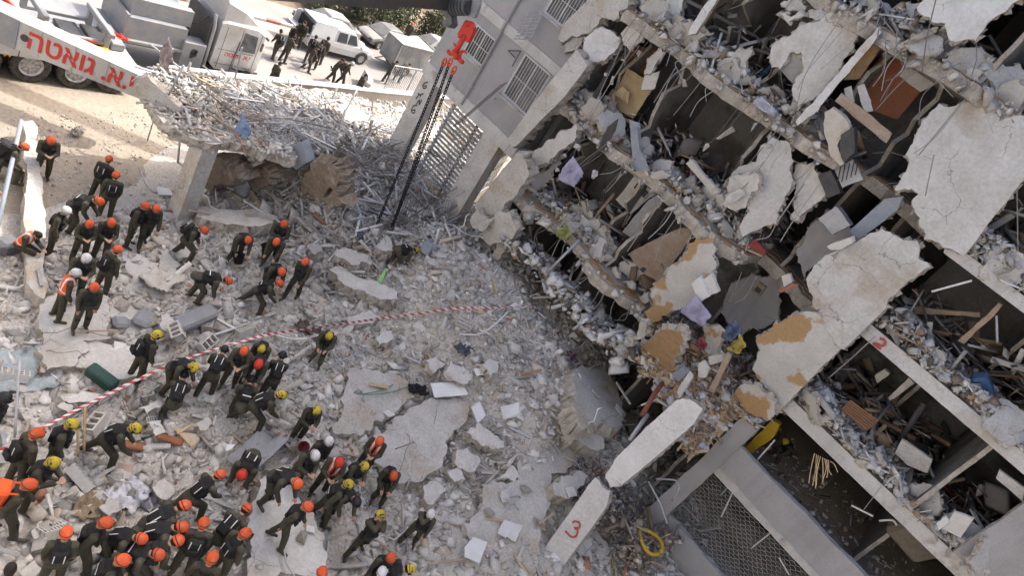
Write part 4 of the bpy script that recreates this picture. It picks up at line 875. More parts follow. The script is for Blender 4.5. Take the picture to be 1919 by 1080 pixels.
POSES = dict(
    stand=(6, 12, ((4, 4, 6), (-3, 5, 4)), ((8, 9, 18), (4, 10, 14))),
    hands=(9, 32, ((3, 5, 5), (-4, 5, 6)), ((32, 9, 82, .6), (30, 9, 80, .6))),
    walk=(10, 14, ((18, 2, 9), (-11, 2, 12)), ((-14, 8, 20), (22, 8, 28))),
    bend=(82, -10, ((34, 8, 42), (10, 8, 22)), ((84, 8, 14), (76, 10, 22))),
    half=(46, 14, ((28, 7, 40), (4, 7, 18)), ((50, 8, 30), (58, 10, 34))),
    step=(28, 18, ((62, 6, 66), (-12, 5, 14)), ((34, 12, 40), (18, 10, 48))),
    stride=(38, 4, ((44, 10, 42), (-20, 9, 12)), ((62, 12, 22), (48, 10, 34))),
    sit=(26, 34, ((86, 9, 92), (78, 9, 74)), ((40, 10, 62, .4), (44, 10, 66, .4))),
    kneel=(44, 16, ((92, 10, 112), (6, 8, 92)), ((64, 10, 34), (72, 10, 28))),
    squat=(52, 10, ((86, 14, 100), (74, 14, 92)), ((72, 8, 30), (66, 8, 36))),
    salute=(6, 4, ((6, 9, 8), (-8, 9, 6)), ((118, 46, 128, .5), (12, 10, 20))),
    both=(-4, -22, ((8, 12, 8), (-16, 10, 6)), ((112, 58, 128, .4), (112, 58, 128, .4))))
POSED = {}
def helmet_mesh():
    b = MB(); n = 20; rows = []
    prof = [(1.0, -.30), (1.06, -.32), (1.02, -.20), (1.0, 0), (.97, .22), (.88, .48), (.72, .70), (.5, .86), (.25, .96), (.02, 1.0)]
    V = []
    for r, z in prof:
        for j in range(n):
            an = 2 * math.pi * j / n; x = r * .118 * math.cos(an); y = r * .140 * math.sin(an); zz = z * .125
            if z <= -.2: zz += -.03 * max(0, -math.sin(an)) + .012 * max(0, math.sin(an)); y += (.018 if math.sin(an) > .3 and r > 1.03 else 0)
            if z > .1: zz += .007 * max(0, math.cos(6 * an)) * (1 - z)
            V.append((x, y, zz))
    K = len(prof); b.add(V, [[i * n + j, i * n + (j + 1) % n, (i + 1) * n + (j + 1) % n, (i + 1) * n + j] for i in range(K - 1) for j in range(n)])
    for x in (-.035, 0, .035): b.tube([(x, -.10, .065), (x, -.05, .112), (x, .03, .122), (x, .10, .088)], .009, 5)
    return b.mesh('helmet', H_OR, True)
HELM = helmet_mesh()
_b = MB(); _b.tube([(.121 * math.cos(a), .143 * math.sin(a), -.012) for a in np.linspace(0, 2 * math.pi, 21)], .008, 4); STRAP = _b.mesh('strap', BLACK)
_b = MB(); _b.rbox((0, .158, .0), (.06, .035, .04), .008); _b.cyl((0, .17, 0), (0, .185, 0), .016, 8); LAMP = _b.mesh('headlamp', DARKM)
_b = MB(); _b.rbox((.128, 0, -.03), (.03, .07, .09), .012); MUFF = _b.mesh('ear_guard', BLACK); _b = MB(); _b.rbox((-.128, 0, -.03), (.03, .07, .09), .012); MUFF2 = _b.mesh('ear_guard', BLACK)
def pack_mesh(w, h, d, m, strips=True):
    b = MB(); b.rbox((0, -d / 2, 0), (w, d, h), .045); b.rbox((0, -d - .03, -h * .14), (w * .72, .07, h * .42), .02)
    for s in (-1, 1): b.tube([(s * w * .34, 0, h * .42), (s * w * .36, .10, h * .50), (s * w * .36, .20, h * .3), (s * w * .40, .16, -h * .1), (s * w * .42, .0, -h * .34)], .02, 5)
    return b.mesh('backpack', m)
PACKS = {'b': pack_mesh(.30, .42, .15, BLACK), 'o': pack_mesh(.36, .52, .24, VOR), 'B': pack_mesh(.36, .55, .28, BLACK)}
_b = MB(); _b.box((-.085, 0, 0), (.018, .006, .2)); STRIP2 = _b.mesh('reflective_strip', REFL); _b = MB(); _b.box((.085, 0, 0), (.018, .006, .2)); STRIP3 = _b.mesh('reflective_strip', REFL)
_b = MB(); _b.box((0, 0, 0), (.22, .006, .025)); STRIP1 = _b.mesh('reflective_strip', REFL)
_b = MB(); _b.rbox((0, 0, 0), (.12, .05, .17), .022); KNEE = _b.mesh('knee_pad', BLACK); _b = MB(); _b.rbox((0, 0, 0), (.08, .15, .16), .02); POUCH = _b.mesh('hip_pouch', BLACK)
def get_pose(nm):
    if nm in POSED: return POSED[nm]
    bones, J = make_pose(*POSES[nm]); b = MB()
    for p0, p1, r0, r1, fl, sd_, m in bones:
        V, Fs = capsule(p0, p1, r0, r1, fl, sd_); b.add(V, Fs)
    me = remeshed(b, .0135, 'body', [OLIVE, SKIN, BOOT, HAIR]); nf = len(me.polygons); C = np.zeros(nf * 3); me.polygons.foreach_get('center', C); C = C.reshape(-1, 3); best = np.full(nf, 9.); idx = np.zeros(nf, np.int32)
    for p0, p1, r0, r1, fl, sd_, m in bones:
        d = p1 - p0; L2 = d @ d; t = np.clip((C - p0) @ d / L2, 0, 1); dist = np.linalg.norm(C - p0 - t[:, None] * d, axis=1) - (r0 + (r1 - r0) * t)
        if m == 1 and r0 > .05 and fl == 1: dist += .006
        u = dist < best; best[u] = dist[u]; idx[u] = m
    me.polygons.foreach_set('material_index', idx)
    # vest: padded shell over the chest with pouches
    RT = J['RT']; o = J['pel']; L = lambda x, y, z: o + RT @ np.array([x, y, z]); v = MB(); X = RT @ np.array([1., 0, 0])
    for p0, p1, r0, r1, fl in ((L(0, 0, .13), L(0, .01, .34), .176, .19, .76), (L(0, .01, .34), L(0, 0, .40), .19, .168, .78)):
        V, Fs = capsule(p0, p1, r0, r1, fl, X); v.add(V, Fs)
    for s in (-1, 1): V, Fs = capsule(L(s * .11, .10, .36), L(s * .10, -.02, .50), .04, .045); v.add(V, Fs); V, Fs = capsule(L(s * .10, -.02, .50), L(s * .11, -.11, .36), .045, .04); v.add(V, Fs)
    for x in (-.1, 0, .1): v.rbox(L(x, .16, .16), (.085, .06, .13), .012, RT)
    for s in (-1, 1): v.rbox(L(s * .09, .16, .33), (.07, .05, .11), .012, RT)
    v.rbox(L(0, -.15, .26), (.24, .07, .26), .02, RT)
    vest = remeshed(v, .02, 'vest', [BLACK], 1)
    # hi-vis waistcoat, same torso
    w = MB()
    for p0, p1, r0, r1, fl in ((L(0, 0, .05), L(0, .01, .34), .178, .192, .78), (L(0, .01, .34), L(0, 0, .43), .192, .165, .78)):
        V, Fs = capsule(p0, p1, r0, r1, fl, X); w.add(V, Fs)
    hv = remeshed(w, .02, 'waistcoat', [VOR, REFL, BLACK], 1); n2 = len(hv.polygons); C = np.zeros(n2 * 3); hv.polygons.foreach_get('center', C); Lc = (C.reshape(-1, 3) - o) @ RT
    mi = np.zeros(n2, np.int32); mi[(np.abs(Lc[:, 2] - .12) < .022)] = 1; mi[(np.abs(np.abs(Lc[:, 0]) - .09) < .02) & (Lc[:, 2] > .12)] = 1; mi[(np.abs(Lc[:, 0]) < .03) & (Lc[:, 1] > .05) & (Lc[:, 2] > .1)] = 2; hv.polygons.foreach_set('material_index', mi)
    POSED[nm] = (me, vest, hv, J); return POSED[nm]
HM = dict(o=H_OR, r=H_RD, y=H_YE, w=H_WH, k=H_BK)
def m4(R, t): return Matrix(((*R[0], t[0]), (*R[1], t[1]), (*R[2], t[2]), (0, 0, 0, 1)))
PEOPLE = []
def person(hx, hy, pose, helm, face, label, vest='v', pack=None, sc=None, gz=None, group=None, base=None, cat='person'):
    """hx,hy: pixel of the head; face: facing direction in the picture, turned into a heading on the ground"""
    me, vm, hv, J = get_pose(pose); sc = sc or U(.94, 1.01); hd = J['head'] + J['RH'] @ np.array([0, 0, .05]); z = .5 if gz is None else gz; rz = 0
    for it in range(30):
        H_ = PZ(hx, hy, z + hd[2] * sc); Q2 = PZ(hx + face[0] * 12, hy + face[1] * 12, z + hd[2] * sc); d = Q2 - H_; rz = math.atan2(d[1], d[0]) - math.pi / 2
        off = rotz(rz) @ (hd * sc); b = H_ - off
        if gz is None: z = .6 * z + .4 * ground_z(b[0], b[1])
        else: break
    b[2] = z; e = empty('person', b, rz, label=label, cat=cat); e.scale = (sc * U(.96, 1.12), sc * U(.97, 1.1), sc)
    if group: e['group'] = group
    link('body', me, e)
    if vest == 'v':
        link('vest', vm, e)
        if pack is None:
            
            for sm_ in ((STRIP2, STRIP3) if rng.random() < .6 else (STRIP1,)): s_ = link('reflective_strip', sm_, e); s_.matrix_local = m4(J['RT'], J['pel'] + J['RT'] @ np.array([0, -.192, .26]))
    elif vest == 'h': link('waistcoat', hv, e)
    for s_i in (1, -1):
        if rng.random() < .6: kq = link('knee_pad', KNEE, e, J[('knee', s_i)] + np.array([0, .055, 0])); kq.rotation_euler = (.2, 0, 0)
    if vest and rng.random() < .7: pq = link('hip_pouch', POUCH, e); pq.matrix_local = m4(J['RT'], J['pel'] + J['RT'] @ np.array([.17 * (1 if rng.random() < .5 else -1), .03, .02]))
    if helm in HM:
        h = link('helmet', HELM, e); h.material_slots[0].link = 'OBJECT'; h.material_slots[0].material = HM[helm]; h.matrix_local = m4(J['RH'] * .9, J['head'] + J['RH'] @ np.array([0, -.004, .048]))
        link('strap', STRAP, h); link('headlamp', LAMP, h)
        if helm in 'yk': link('ear_guard', MUFF, h); link('ear_guard', MUFF2, h)
    if pack:
        p = link('backpack', PACKS[pack], e); p.matrix_local = m4(J['RT'], J['pel'] + J['RT'] @ np.array([0, -.125 - (.02 if vest else 0), .27]))
        if pack != 'o':
            for sm_ in (STRIP2, STRIP3): link('reflective_strip', sm_, p, (0, -.154 if pack == 'b' else -.284, .12))
    PEOPLE.append(e); return e, J, b, rz, sc
LT, RT_, UP, DN = (-1, 0), (1, 0), (0, -1), (0, 1)
RW_ = 'rescue worker in '
W = [
 (45, 274, 'step', 'o', (1, .2), 'orange helmet stepping onto the long white beam with a bulky black pack', 'v', 'B'),
 (96, 262, 'hands', 'o', (.1, 1), 'orange helmet standing on bare dirt reading papers beside the white beam', 'v', None),
 (205, 297, 'stand', 'o', (.8, -.5), 'orange helmet with black rucksack looking towards the crane truck', None, 'b'),
 (218, 327, 'stand', 'o', (.2, -1), 'orange helmet seen from behind with small black rucksack at the shade edge', None, 'b'),
 (184, 376, 'half', 'o', (.9, .4), 'orange helmet leaning over a black bag beside the shade edge', 'v', None),
 (125, 394, 'stand', 'w', (.8, .3), 'white helmet standing next to the long white beam', 'v', None),
 (168, 420, 'hands', 'o', (.1, 1), 'orange helmet holding a wide dark bucket near the white beam', 'v', None),
 (209, 416, 'hands', 'o', (.1, 1), 'orange helmet facing out at the edge of the heap with hands together', 'v', None),
 (273, 385, 'stand', 'o', (.8, .4), 'orange helmet standing close behind a colleague at the heap edge', 'v', None),
 (293, 390, 'walk', 'o', (.3, .9), 'orange helmet with red band walking down off the heap edge', 'v', None),
 (383, 431, 'step', 'o', (.9, .5), 'orange helmet stepping sideways over blocks below the long beam', 'v', 'b'),
 (465, 449, 'half', 'o', (.3, 1), 'orange helmet bowing forward with a bucket in front of the long beam', 'v', None),
 (533, 419, 'hands', 'o', (-.2, 1), 'orange helmet standing at the end of the long beam hand at chin', 'v', None),
 (519, 452, 'half', 'o', (-.6, .8), 'orange helmet passing a black bucket below the long beam end', 'v', None),
 (573, 490, 'walk', 'o', (-.7, .5), 'orange helmet walking towards a bent pair beyond the strapped beam', 'v', None),
 (528, 508, 'half', 'o', (.4, 1), 'orange helmet behind a striding colleague on the grey dust', 'v', None),
 (523, 530, 'stride', 'o', (.8, .3), 'orange helmet striding and leaning with arms out on the grey dust', 'v', None),
 (424, 526, 'bend', 'o', (1, .25), 'orange helmet doubled over reaching into the blocks', 'v', None),
 (162, 484, 'hands', 'w', (.2, 1), 'white helmet facing out behind the large slab', 'v', None),
 (222, 467, 'stand', 'o', (.9, -.2), 'orange helmet turned away with a dark sack behind the large slab', None, 'b'),
 (143, 511, 'stand', 'w', (1, .1), 'white helmet with orange waistcoat standing on the large slab', 'h', None),
 (177, 538, 'stand', 'o', (.3, 1), 'orange helmet with goggles holding a long tool on the large slab', 'v', None),
 (780, 470, 'bend', 'y', (1, .2), 'yellow helmet bent double by the wrecked steel mesh', 'v', None),
 (295, 627, 'stand', 'y', (1, -.1), 'yellow helmet upright beside the cracked off slab corner', 'v', 'b'),
 (617, 630, 'sit', 'y', (-.4, 1), 'yellow helmet sitting on rubble beneath the striped tape', 'v', None),
 (365, 690, 'half', 'y', (.7, .6), 'yellow helmet leaning in behind a kneeling colleague under the tape', 'v', None),
 (345, 704, 'kneel', 'k', (.3, -1), 'black helmet kneeling back turned with white striped pack under the tape', 'v', 'b'),
 (421, 655, 'half', 'k', (.5, -1), 'black helmet bowed with white striped pack touching the tape', None, 'b'),
 (458, 657, 'hands', 'o', (-.3, 1), 'orange helmet in the tight huddle under the tape', 'v', None),
 (485, 682, 'half', 'r', (-.4, 1), 'red helmet stooping in the huddle under the tape', 'v', None),
 (490, 655, 'half', 'y', (-.5, 1), 'yellow helmet hidden in the huddle under the tape', 'v', None),
 (470, 712, 'squat', 'k', (.2, -1), 'black helmet squatting low at the front of the huddle', 'v', None),
 (530, 665, 'stride', 'k', (.2, -1), 'black helmet climbing away with white striped pack beside the huddle', None, 'b'),
 (526, 740, 'stride', 'y', (1, .2), 'yellow helmet striding bent over below the huddle', 'v', None),
 (594, 770, 'hands', 'y', (.2, 1), 'yellow helmet at the left edge of the dusty slab', 'v', None),
 (617, 827, 'stand', 'w', (.4, 1), 'white helmet half hidden behind a striped white helmet', 'v', None),
 (591, 853, 'hands', 'w', (.3, 1), 'white helmet with black stripe standing in the crowd by the pale slab', 'v', None),
 (636, 866, 'hands', 'r', (-.2, 1), 'red helmet with orange waistcoat in the crowd by the pale slab', 'h', None),
 (712, 827, 'hands', 'o', (-.5, 1), 'orange helmet and orange waistcoat standing on the smooth slab', 'h', None),
 (684, 875, 'hands', 'y', (.5, 1), 'yellow helmet in the crowd beside an orange waistcoat', 'v', None),
 (654, 908, 'walk', 'y', (.9, .3), 'yellow helmet with grey sleeves raising a gloved hand in the crowd', 'v', None),
 (738, 893, 'sit', 'o', (-.1, 1), 'orange helmet sitting on the edge of the smooth slab', 'v', None),
 (578, 950, 'walk', 'o', (.8, .5), 'orange helmet striding down the tilted pale slab', 'v', None),
 (713, 965, 'both', 'y', (.2, 1), 'yellow helmet with both hands raised to the head', 'v', None),
 (808, 963, 'salute', 'w', (-.3, 1), 'white helmet with a raised hand standing on the wide broken slab', 'v', None),
 (733, 1047, 'stand', 'o', (.2, .9), 'orange helmet in the lowest row next to a white helmet', 'v', None),
 (716, 1074, 'stand', 'w', (.2, -.9), 'white helmet in the lowest row by the pale slab', 'v', None),
 (770, 1068, 'half', 'y', (.9, .2), 'yellow helmet leaning right in the lowest row', 'v', None),
 (604, 1073, 'stand', 'o', (.2, -1), 'orange helmet on the foot of the tilted pale slab', 'v', None),
 (70, 812, 'stand', 'o', (.8, -.2), 'orange helmet standing where the striped tape ends', None, 'b'),
 (135, 795, 'stand', 'y', (1, .2), 'yellow helmet under the tape beside a hollow block', 'v', None),
 (254, 803, 'stride', 'y', (1, .3), 'yellow helmet lunging across the blocks below the tape', 'v', None),
 (101, 868, 'hands', 'y', (.9, .4), 'yellow helmet holding up a phone beside the orange rucksack', 'v', None),
 (55, 908, 'walk', 'o', (.9, .1), 'orange helmet carrying a large orange rucksack', None, 'o'),
 (125, 998, 'stand', 'o', (.2, -1), 'orange helmet standing back turned below the orange rucksack', 'v', None),
 (198, 980, 'walk', 'o', (.9, .1), 'orange helmet walking right below the white cloth', 'v', None),
 (266, 1011, 'half', 'o', (.8, .4), 'orange helmet leaning left of the dense lower crowd', 'v', None),
 (337, 988, 'half', 'o', (.8, .1), 'orange helmet in the dense lower crowd beside a pack with white stripes', 'v', None),
 (334, 1014, 'half', 'o', (.9, -.2), 'orange helmet nudging a colleague in the dense lower crowd', 'v', None),
 (343, 949, 'half', 'o', (.9, -.2), 'orange helmet stooping at the back of the dense lower crowd', 'v', None),
 (382, 980, 'stand', 'o', (.3, -1), 'orange helmet with dark goggles and white striped pack in the lower crowd', None, 'b'),
 (412, 890, 'stride', 'o', (.9, -.3), 'orange helmet reaching forward with white stripes on a black back', 'v', None),
 (452, 892, 'bend', 'r', (-.6, 1), 'red helmet stooping by the bent galvanised trough', 'v', None),
 (461, 955, 'half', 'o', (.7, -.6), 'orange helmet with white striped pack next to the tilted pale slab', None, 'b'),
 (460, 1000, 'stand', 'o', (.9, -.3), 'orange helmet at the foot of the tilted slab with crossed straps', 'v', None),
 (296, 1040, 'half', 'o', (.7, .3), 'orange helmet stooping at the very front of the dense lower crowd', 'v', None),
 (398, 1046, 'stand', 'o', (.4, -.9), 'orange helmet back turned at the very front of the dense lower crowd', None, 'b'),
 (668, 940, 'half', 'k', (.4, .9), 'black helmet bowed between two yellow helmets in the crowd', 'v', None),
 (556, 905, 'half', 'o', (.5, .7), 'orange helmet bowed at the upper corner of the tilted pale slab', 'v', None),
 (230, 1050, 'walk', 'o', (.8, .1), 'orange helmet walking at the lower edge left of the dense crowd', 'v', None),
 (1472, 828, 'squat', 'y', (-.9, -.2), 'yellow helmet crouching inside the first floor gallery', 'v', None),
]
for w_ in W:
    hx, hy, po, he, fc, lb, ve, pk = w_
    lb = 'rescue worker in ' + lb if he in 'orywk' else lb
    person(hx, hy, po, he, fc, lb, ve, pk, gz=3.99 if hx == 1472 else None)
person(73, 441, 'sit', None, (.9, .5), 'man with black cap and orange waistcoat seated on the long white beam', 'h', None, gz=.15)
person(20, 1066, 'stand', None, (.3, -1), 'bare headed dark haired man at the lowest left of the crowd', None, None)
person(8, 745, 'stand', 'k', (.9, .2), 'rescue worker in black helmet at the edge of the striped tape', 'v', None)
# soldiers and others on the road
S_ = 'soldier in plain olive '
SOL = [(527, 57, 'walk', (-.5, -.6), S_ + 'walking off with a dark helmet in hand', None, 'b'), (553, 70, 'hands', (1, .2), S_ + 'holding a yellow tool behind the pickup', None, None), (557, 50, 'stand', (.3, 1), 'man in dark shirt at the tail of the white pickup', 'v', None),
       (593, 68, 'walk', (.2, -1), S_ + 'with black rucksack beside the pickup', None, 'b'), (616, 71, 'stand', (.6, -.2), S_ + 'next to the pickup side door', None, None), (605, 78, 'stand', (.2, -1), S_ + 'hidden behind a comrade with a white bag', None, 'b'),
       (598, 88, 'walk', (.9, .5), S_ + 'carrying a white bag along the road', None, None), (526, 118, 'stand', (.8, .1), S_ + 'standing behind the low street wall', None, None), (643, 112, 'walk', (.8, .5), S_ + 'with rifle walking along the street wall', None, None),
       (661, 119, 'walk', (.9, .5), S_ + 'with grey helmet and big olive pack walking along the street wall', None, None), (687, 141, 'stand', (.8, .3), S_ + 'behind the curved end of the street wall', None, None), (572, 42, 'stand', (-.2, 1), 'man in black shirt standing in the open pickup bed', 'v', None)]
for hx, hy, po, fc, lb, ve, pk in SOL:
    e, J, b, rz, sc = person(hx, hy, po, None, fc, lb, ve, pk, gz=.75 if hx == 572 else 0.0, group='soldiers on the road')
    if hx == 661:
        h = link('helmet', HELM, e); h.material_slots[0].link = 'OBJECT'; h.material_slots[0].material = GALV; h.matrix_local = m4(J['RH'], J['head'] + J['RH'] @ np.array([0, 0, .045]))
        p = link('backpack', PACKS['B'], e); p.material_slots[0].link = 'OBJECT'; p.material_slots[0].material = OLIVE; p.matrix_local = m4(J['RT'], J['pel'] + J['RT'] @ np.array([0, -.12, .27]))
    if hx in (643, 661):
        g_ = MB(); g_.rbox((0, 0, 0), (.045, .32, .07), .008); g_.cyl((0, .16, .01), (0, .46, .01), .012, 8); g_.box((0, -.24, -.02), (.035, .18, .09)); g_.box((0, .05, -.09), (.025, .06, .14), rotx(.25)); g_.box((0, -.1, -.07), (.03, .05, .1), rotx(-.3))
        o = g_.build('rifle', DARKM, local=True, label='dark rifle slung at the hip of the soldier ' + ('in a grey helmet' if hx == 661 else 'without a helmet'), cat='rifle'); hd = J[('hand', 1)] * sc; q_ = b + rotz(rz) @ (hd + np.array([.02, .05, -.02])); o.location = q_; o.rotation_euler = (-.9, 0, rz)
    if hx == 598:
        V, Fc = HULLS[4]; g_ = MB(); g_.add(V * np.array([.13, .09, .2]), Fc); o = g_.build('carrier_bag', PLAST_W, local=True, label='white plastic bag hanging from the hand of a soldier', cat='bag'); o.location = b + rotz(rz) @ (J[('hand', 1)] * sc + np.array([.03, 0, -.2]))
person(745, 116, 'hands', None, (.9, .3), 'man in pale hat sorting things behind the street railing', None, None, gz=0.)
person(768, 121, 'half', None, (.9, .2), 'man in blue shirt stooping behind the street railing', None, None, gz=0.)
person(773, 44, 'stand', 'o', (-.2, 1), 'rescue worker in orange helmet standing among the roadside bushes', None, None, gz=0.6)
# buckets in the hands
BUCK = MB(); BUCK.lathe([(.10, 0), (.14, .26), (.15, .265), (.145, .25), (.095, .02), (.0, .02)], 16); BK = BUCK.mesh('bucket', BLACK, True)
for (x, y), lb in (((445, 497), 'black rubber bucket held by a stooping worker below the long beam'), ((492, 490), 'black rubber bucket passed along below the end of the long beam'), ((150, 470), 'wide dark bucket held near the long white beam')):
    q_ = on_ground(x, y); link('bucket', BK, None, q_ + np.array([0, 0, .35 if x != 445 else .1]), (U(-.3, .3), U(-.3, .3), 0), label=lb, cat='bucket').scale = (1.3, 1.3, 1.1)
BKR = BUCK.mesh('bucket', mat('dull_red_plastic', (.22, .05, .055), .7), True); q_ = on_ground(555, 863); link('bucket', BKR, None, q_ + np.array([0, 0, .5]), (.5, .4, 0), label='dull red bucket beside the striped white helmet', cat='bucket')
# ------------------------------------------------------------------ street wall, railing
CREAM = mat('cream_render', (.50, .455, .39), .9, (.42, .375, .32), 1.2, .5, .15, .3, 14)
sw = empty('street_wall', (-28.5, 26, 0), label='low rendered wall with pale coping between the road and the rubble', cat='wall')
wl = [(-26.5, 14.2), (-27.05, 18.5), (-27.9, 24.0), (-28.35, 27.6), (-29.55, 35.4)]
for (x0, y0), (x1, y1) in zip(wl[:-1], wl[1:]):
    a = np.array([x0, y0, 0]); b = np.array([x1, y1, 0]); d = (b - a) / np.linalg.norm(b - a); n_ = np.array([d[1], -d[0], 0])
    m_ = MB(); m_.prism([a - n_ * .16, b - n_ * .16, b + n_ * .16, a + n_ * .16], (0, 0, .93)); m_.build('wall_section', CREAM, sw)
    k = int(np.linalg.norm(b - a) / 1.2)
    for i in range(k):
        p = a + (b - a) * (i + .5) / k; m_ = MB(); m_.rbox(p + np.array([0, 0, .97]), (.44, np.linalg.norm(b - a) / k - .012, .075), .012, rotz(math.atan2(d[1], d[0]) - math.pi / 2)); m_.build('coping_stone', BANDW, sw)
m_ = MB(); cw = [(-28.42, 26.6), (-29.0, 27.2), (-29.7, 27.75), (-30.4, 28.2), (-31.2, 28.6)]
for i in range(4):
    a = np.array([*cw[i], 0]); b = np.array([*cw[i + 1], 0]); d = (b - a) / np.linalg.norm(b - a); n_ = np.array([d[1], -d[0], 0]) * .14; h0 = 1.25 - .12 * i; h1 = 1.25 - .12 * (i + 1)
    m_.add([a - n_, b - n_, b + n_, a + n_, a - n_ + [0, 0, h0], b - n_ + [0, 0, h1], b + n_ + [0, 0, h1], a + n_ + [0, 0, h0]], [(0, 1, 5, 4), (2, 3, 7, 6), (4, 5, 6, 7), (1, 2, 6, 5), (3, 0, 4, 7)])
m_.build('curved_return', CREAM, sw)
rl = empty('railing', (-29, 29.6, 1), label='white metal railing of upright bars on the street wall', cat='railing')
a = np.array([-28.62, 28.0, 1.0]); b = np.array([-29.15, 32.0, 1.0])
for z in (.08, 1.55): m_ = MB(); m_.tube([a + [0, 0, z], b + [0, 0, z]], .025, 6); m_.build('rail', WHITEM, rl)
for t in np.linspace(0, 1, 26): m_ = MB(); m_.tube([a + (b - a) * t + [0, 0, .08], a + (b - a) * t + [0, 0, 1.55]], .022, 5); m_.build('baluster', GALV, rl)
for t in (0, .5, 1): m_ = MB(); m_.tube([a + (b - a) * t, a + (b - a) * t + [0, 0, 1.58]], .03, 6); m_.build('post', WHITEM, rl)

# ------------------------------------------------------------------ vehicles
PAINT_W = mat('white_car_paint', (.56, .565, .565), .35, (.48, .475, .46), 1, .5, .06, 0, coat=.4); PAINT_D = mat('dust_covered_paint', (.40, .38, .345), .85, (.28, .265, .24), 1.4, .5, .18, .1, 20); PAINT_G = mat('dusty_dark_paint', (.13, .135, .135), .6, (.30, .285, .26), 1.0, .5, .18, .1, 20)
TYRE = mat('tyre_rubber', (.025, .024, .023), .85, (.09, .08, .07), 5, .5, .2, .2, 30); RIM = mat('alloy_rim', (.5, .5, .5), .4, (.35, .34, .33), 6, .5, .1, 0, metal=.5); PLASTIC = mat('grey_plastic', (.09, .09, .095), .6, (.14, .135, .13), 4, .5, .1, .05)
CRW = mat('crane_white', (.50, .495, .48), .5, (.40, .385, .36), 1.2, .5, .12, .05, 20, stain=(.33, .29, .24), stain_scale=1.1, stain_lo=.6, stain_w=.2); CRG = mat('crane_grey', (.22, .23, .25), .5, (.30, .295, .28), 2, .5, .1, .05, 20); CRY = mat('orange_stripe', (.62, .33, .03), .5, None, 4, .5, .1, 0); CRR = mat('crane_red', (.58, .035, .02), .45, (.48, .05, .03), 6, .5, .1, .05)
def loft(mb, secs, mi=0, caps=True):
    n = len(secs[0]); V = np.vstack([np.array(s, float) for s in secs]); K = len(secs); Fs = [[i * n + j, i * n + (j + 1) % n, (i + 1) * n + (j + 1) % n, (i + 1) * n + j] for i in range(K - 1) for j in range(n)]
    if caps: Fs += [list(range(n))[::-1], [(K - 1) * n + j for j in range(n)]]
    return mb.add(V, Fs, mi)
def wheel(parent, x, y, r, w, out):
    e = link('tyre', WH_T, parent, (x, y, r), (0, 0, 0 if out > 0 else math.pi)); e.name = 'wheel'; e.scale = (w, r, r); link('rim', WH_R, e); return e
_b = MB(); _b.lathe([(.62, -.5), (.92, -.5), (1.0, -.38), (1.0, .38), (.92, .5), (.62, .5), (.62, -.5)], 24, np.array([[0, 0, 1.], [0, 1, 0], [-1, 0, 0]])); 
for k in range(24):
    an = 2 * math.pi * k / 24; _b.box((0, math.cos(an) * 1.0, math.sin(an) * 1.0), (.8, .05, .1), rotx(an))
WH_T = _b.mesh('wheel', TYRE)
_b = MB(); _b.lathe([(.0, .30), (.18, .34), (.2, .28), (.5, .22), (.56, .42), (.62, .46), (.62, -.4)], 20, np.array([[0, 0, 1.], [0, 1, 0], [-1, 0, 0]]))
for k in range(8): an = 2 * math.pi * k / 8; _b.box((.30, math.cos(an) * .36, math.sin(an) * .36), (.08, .3, .09), rotx(an))
WH_R = _b.mesh('rim', RIM, True)
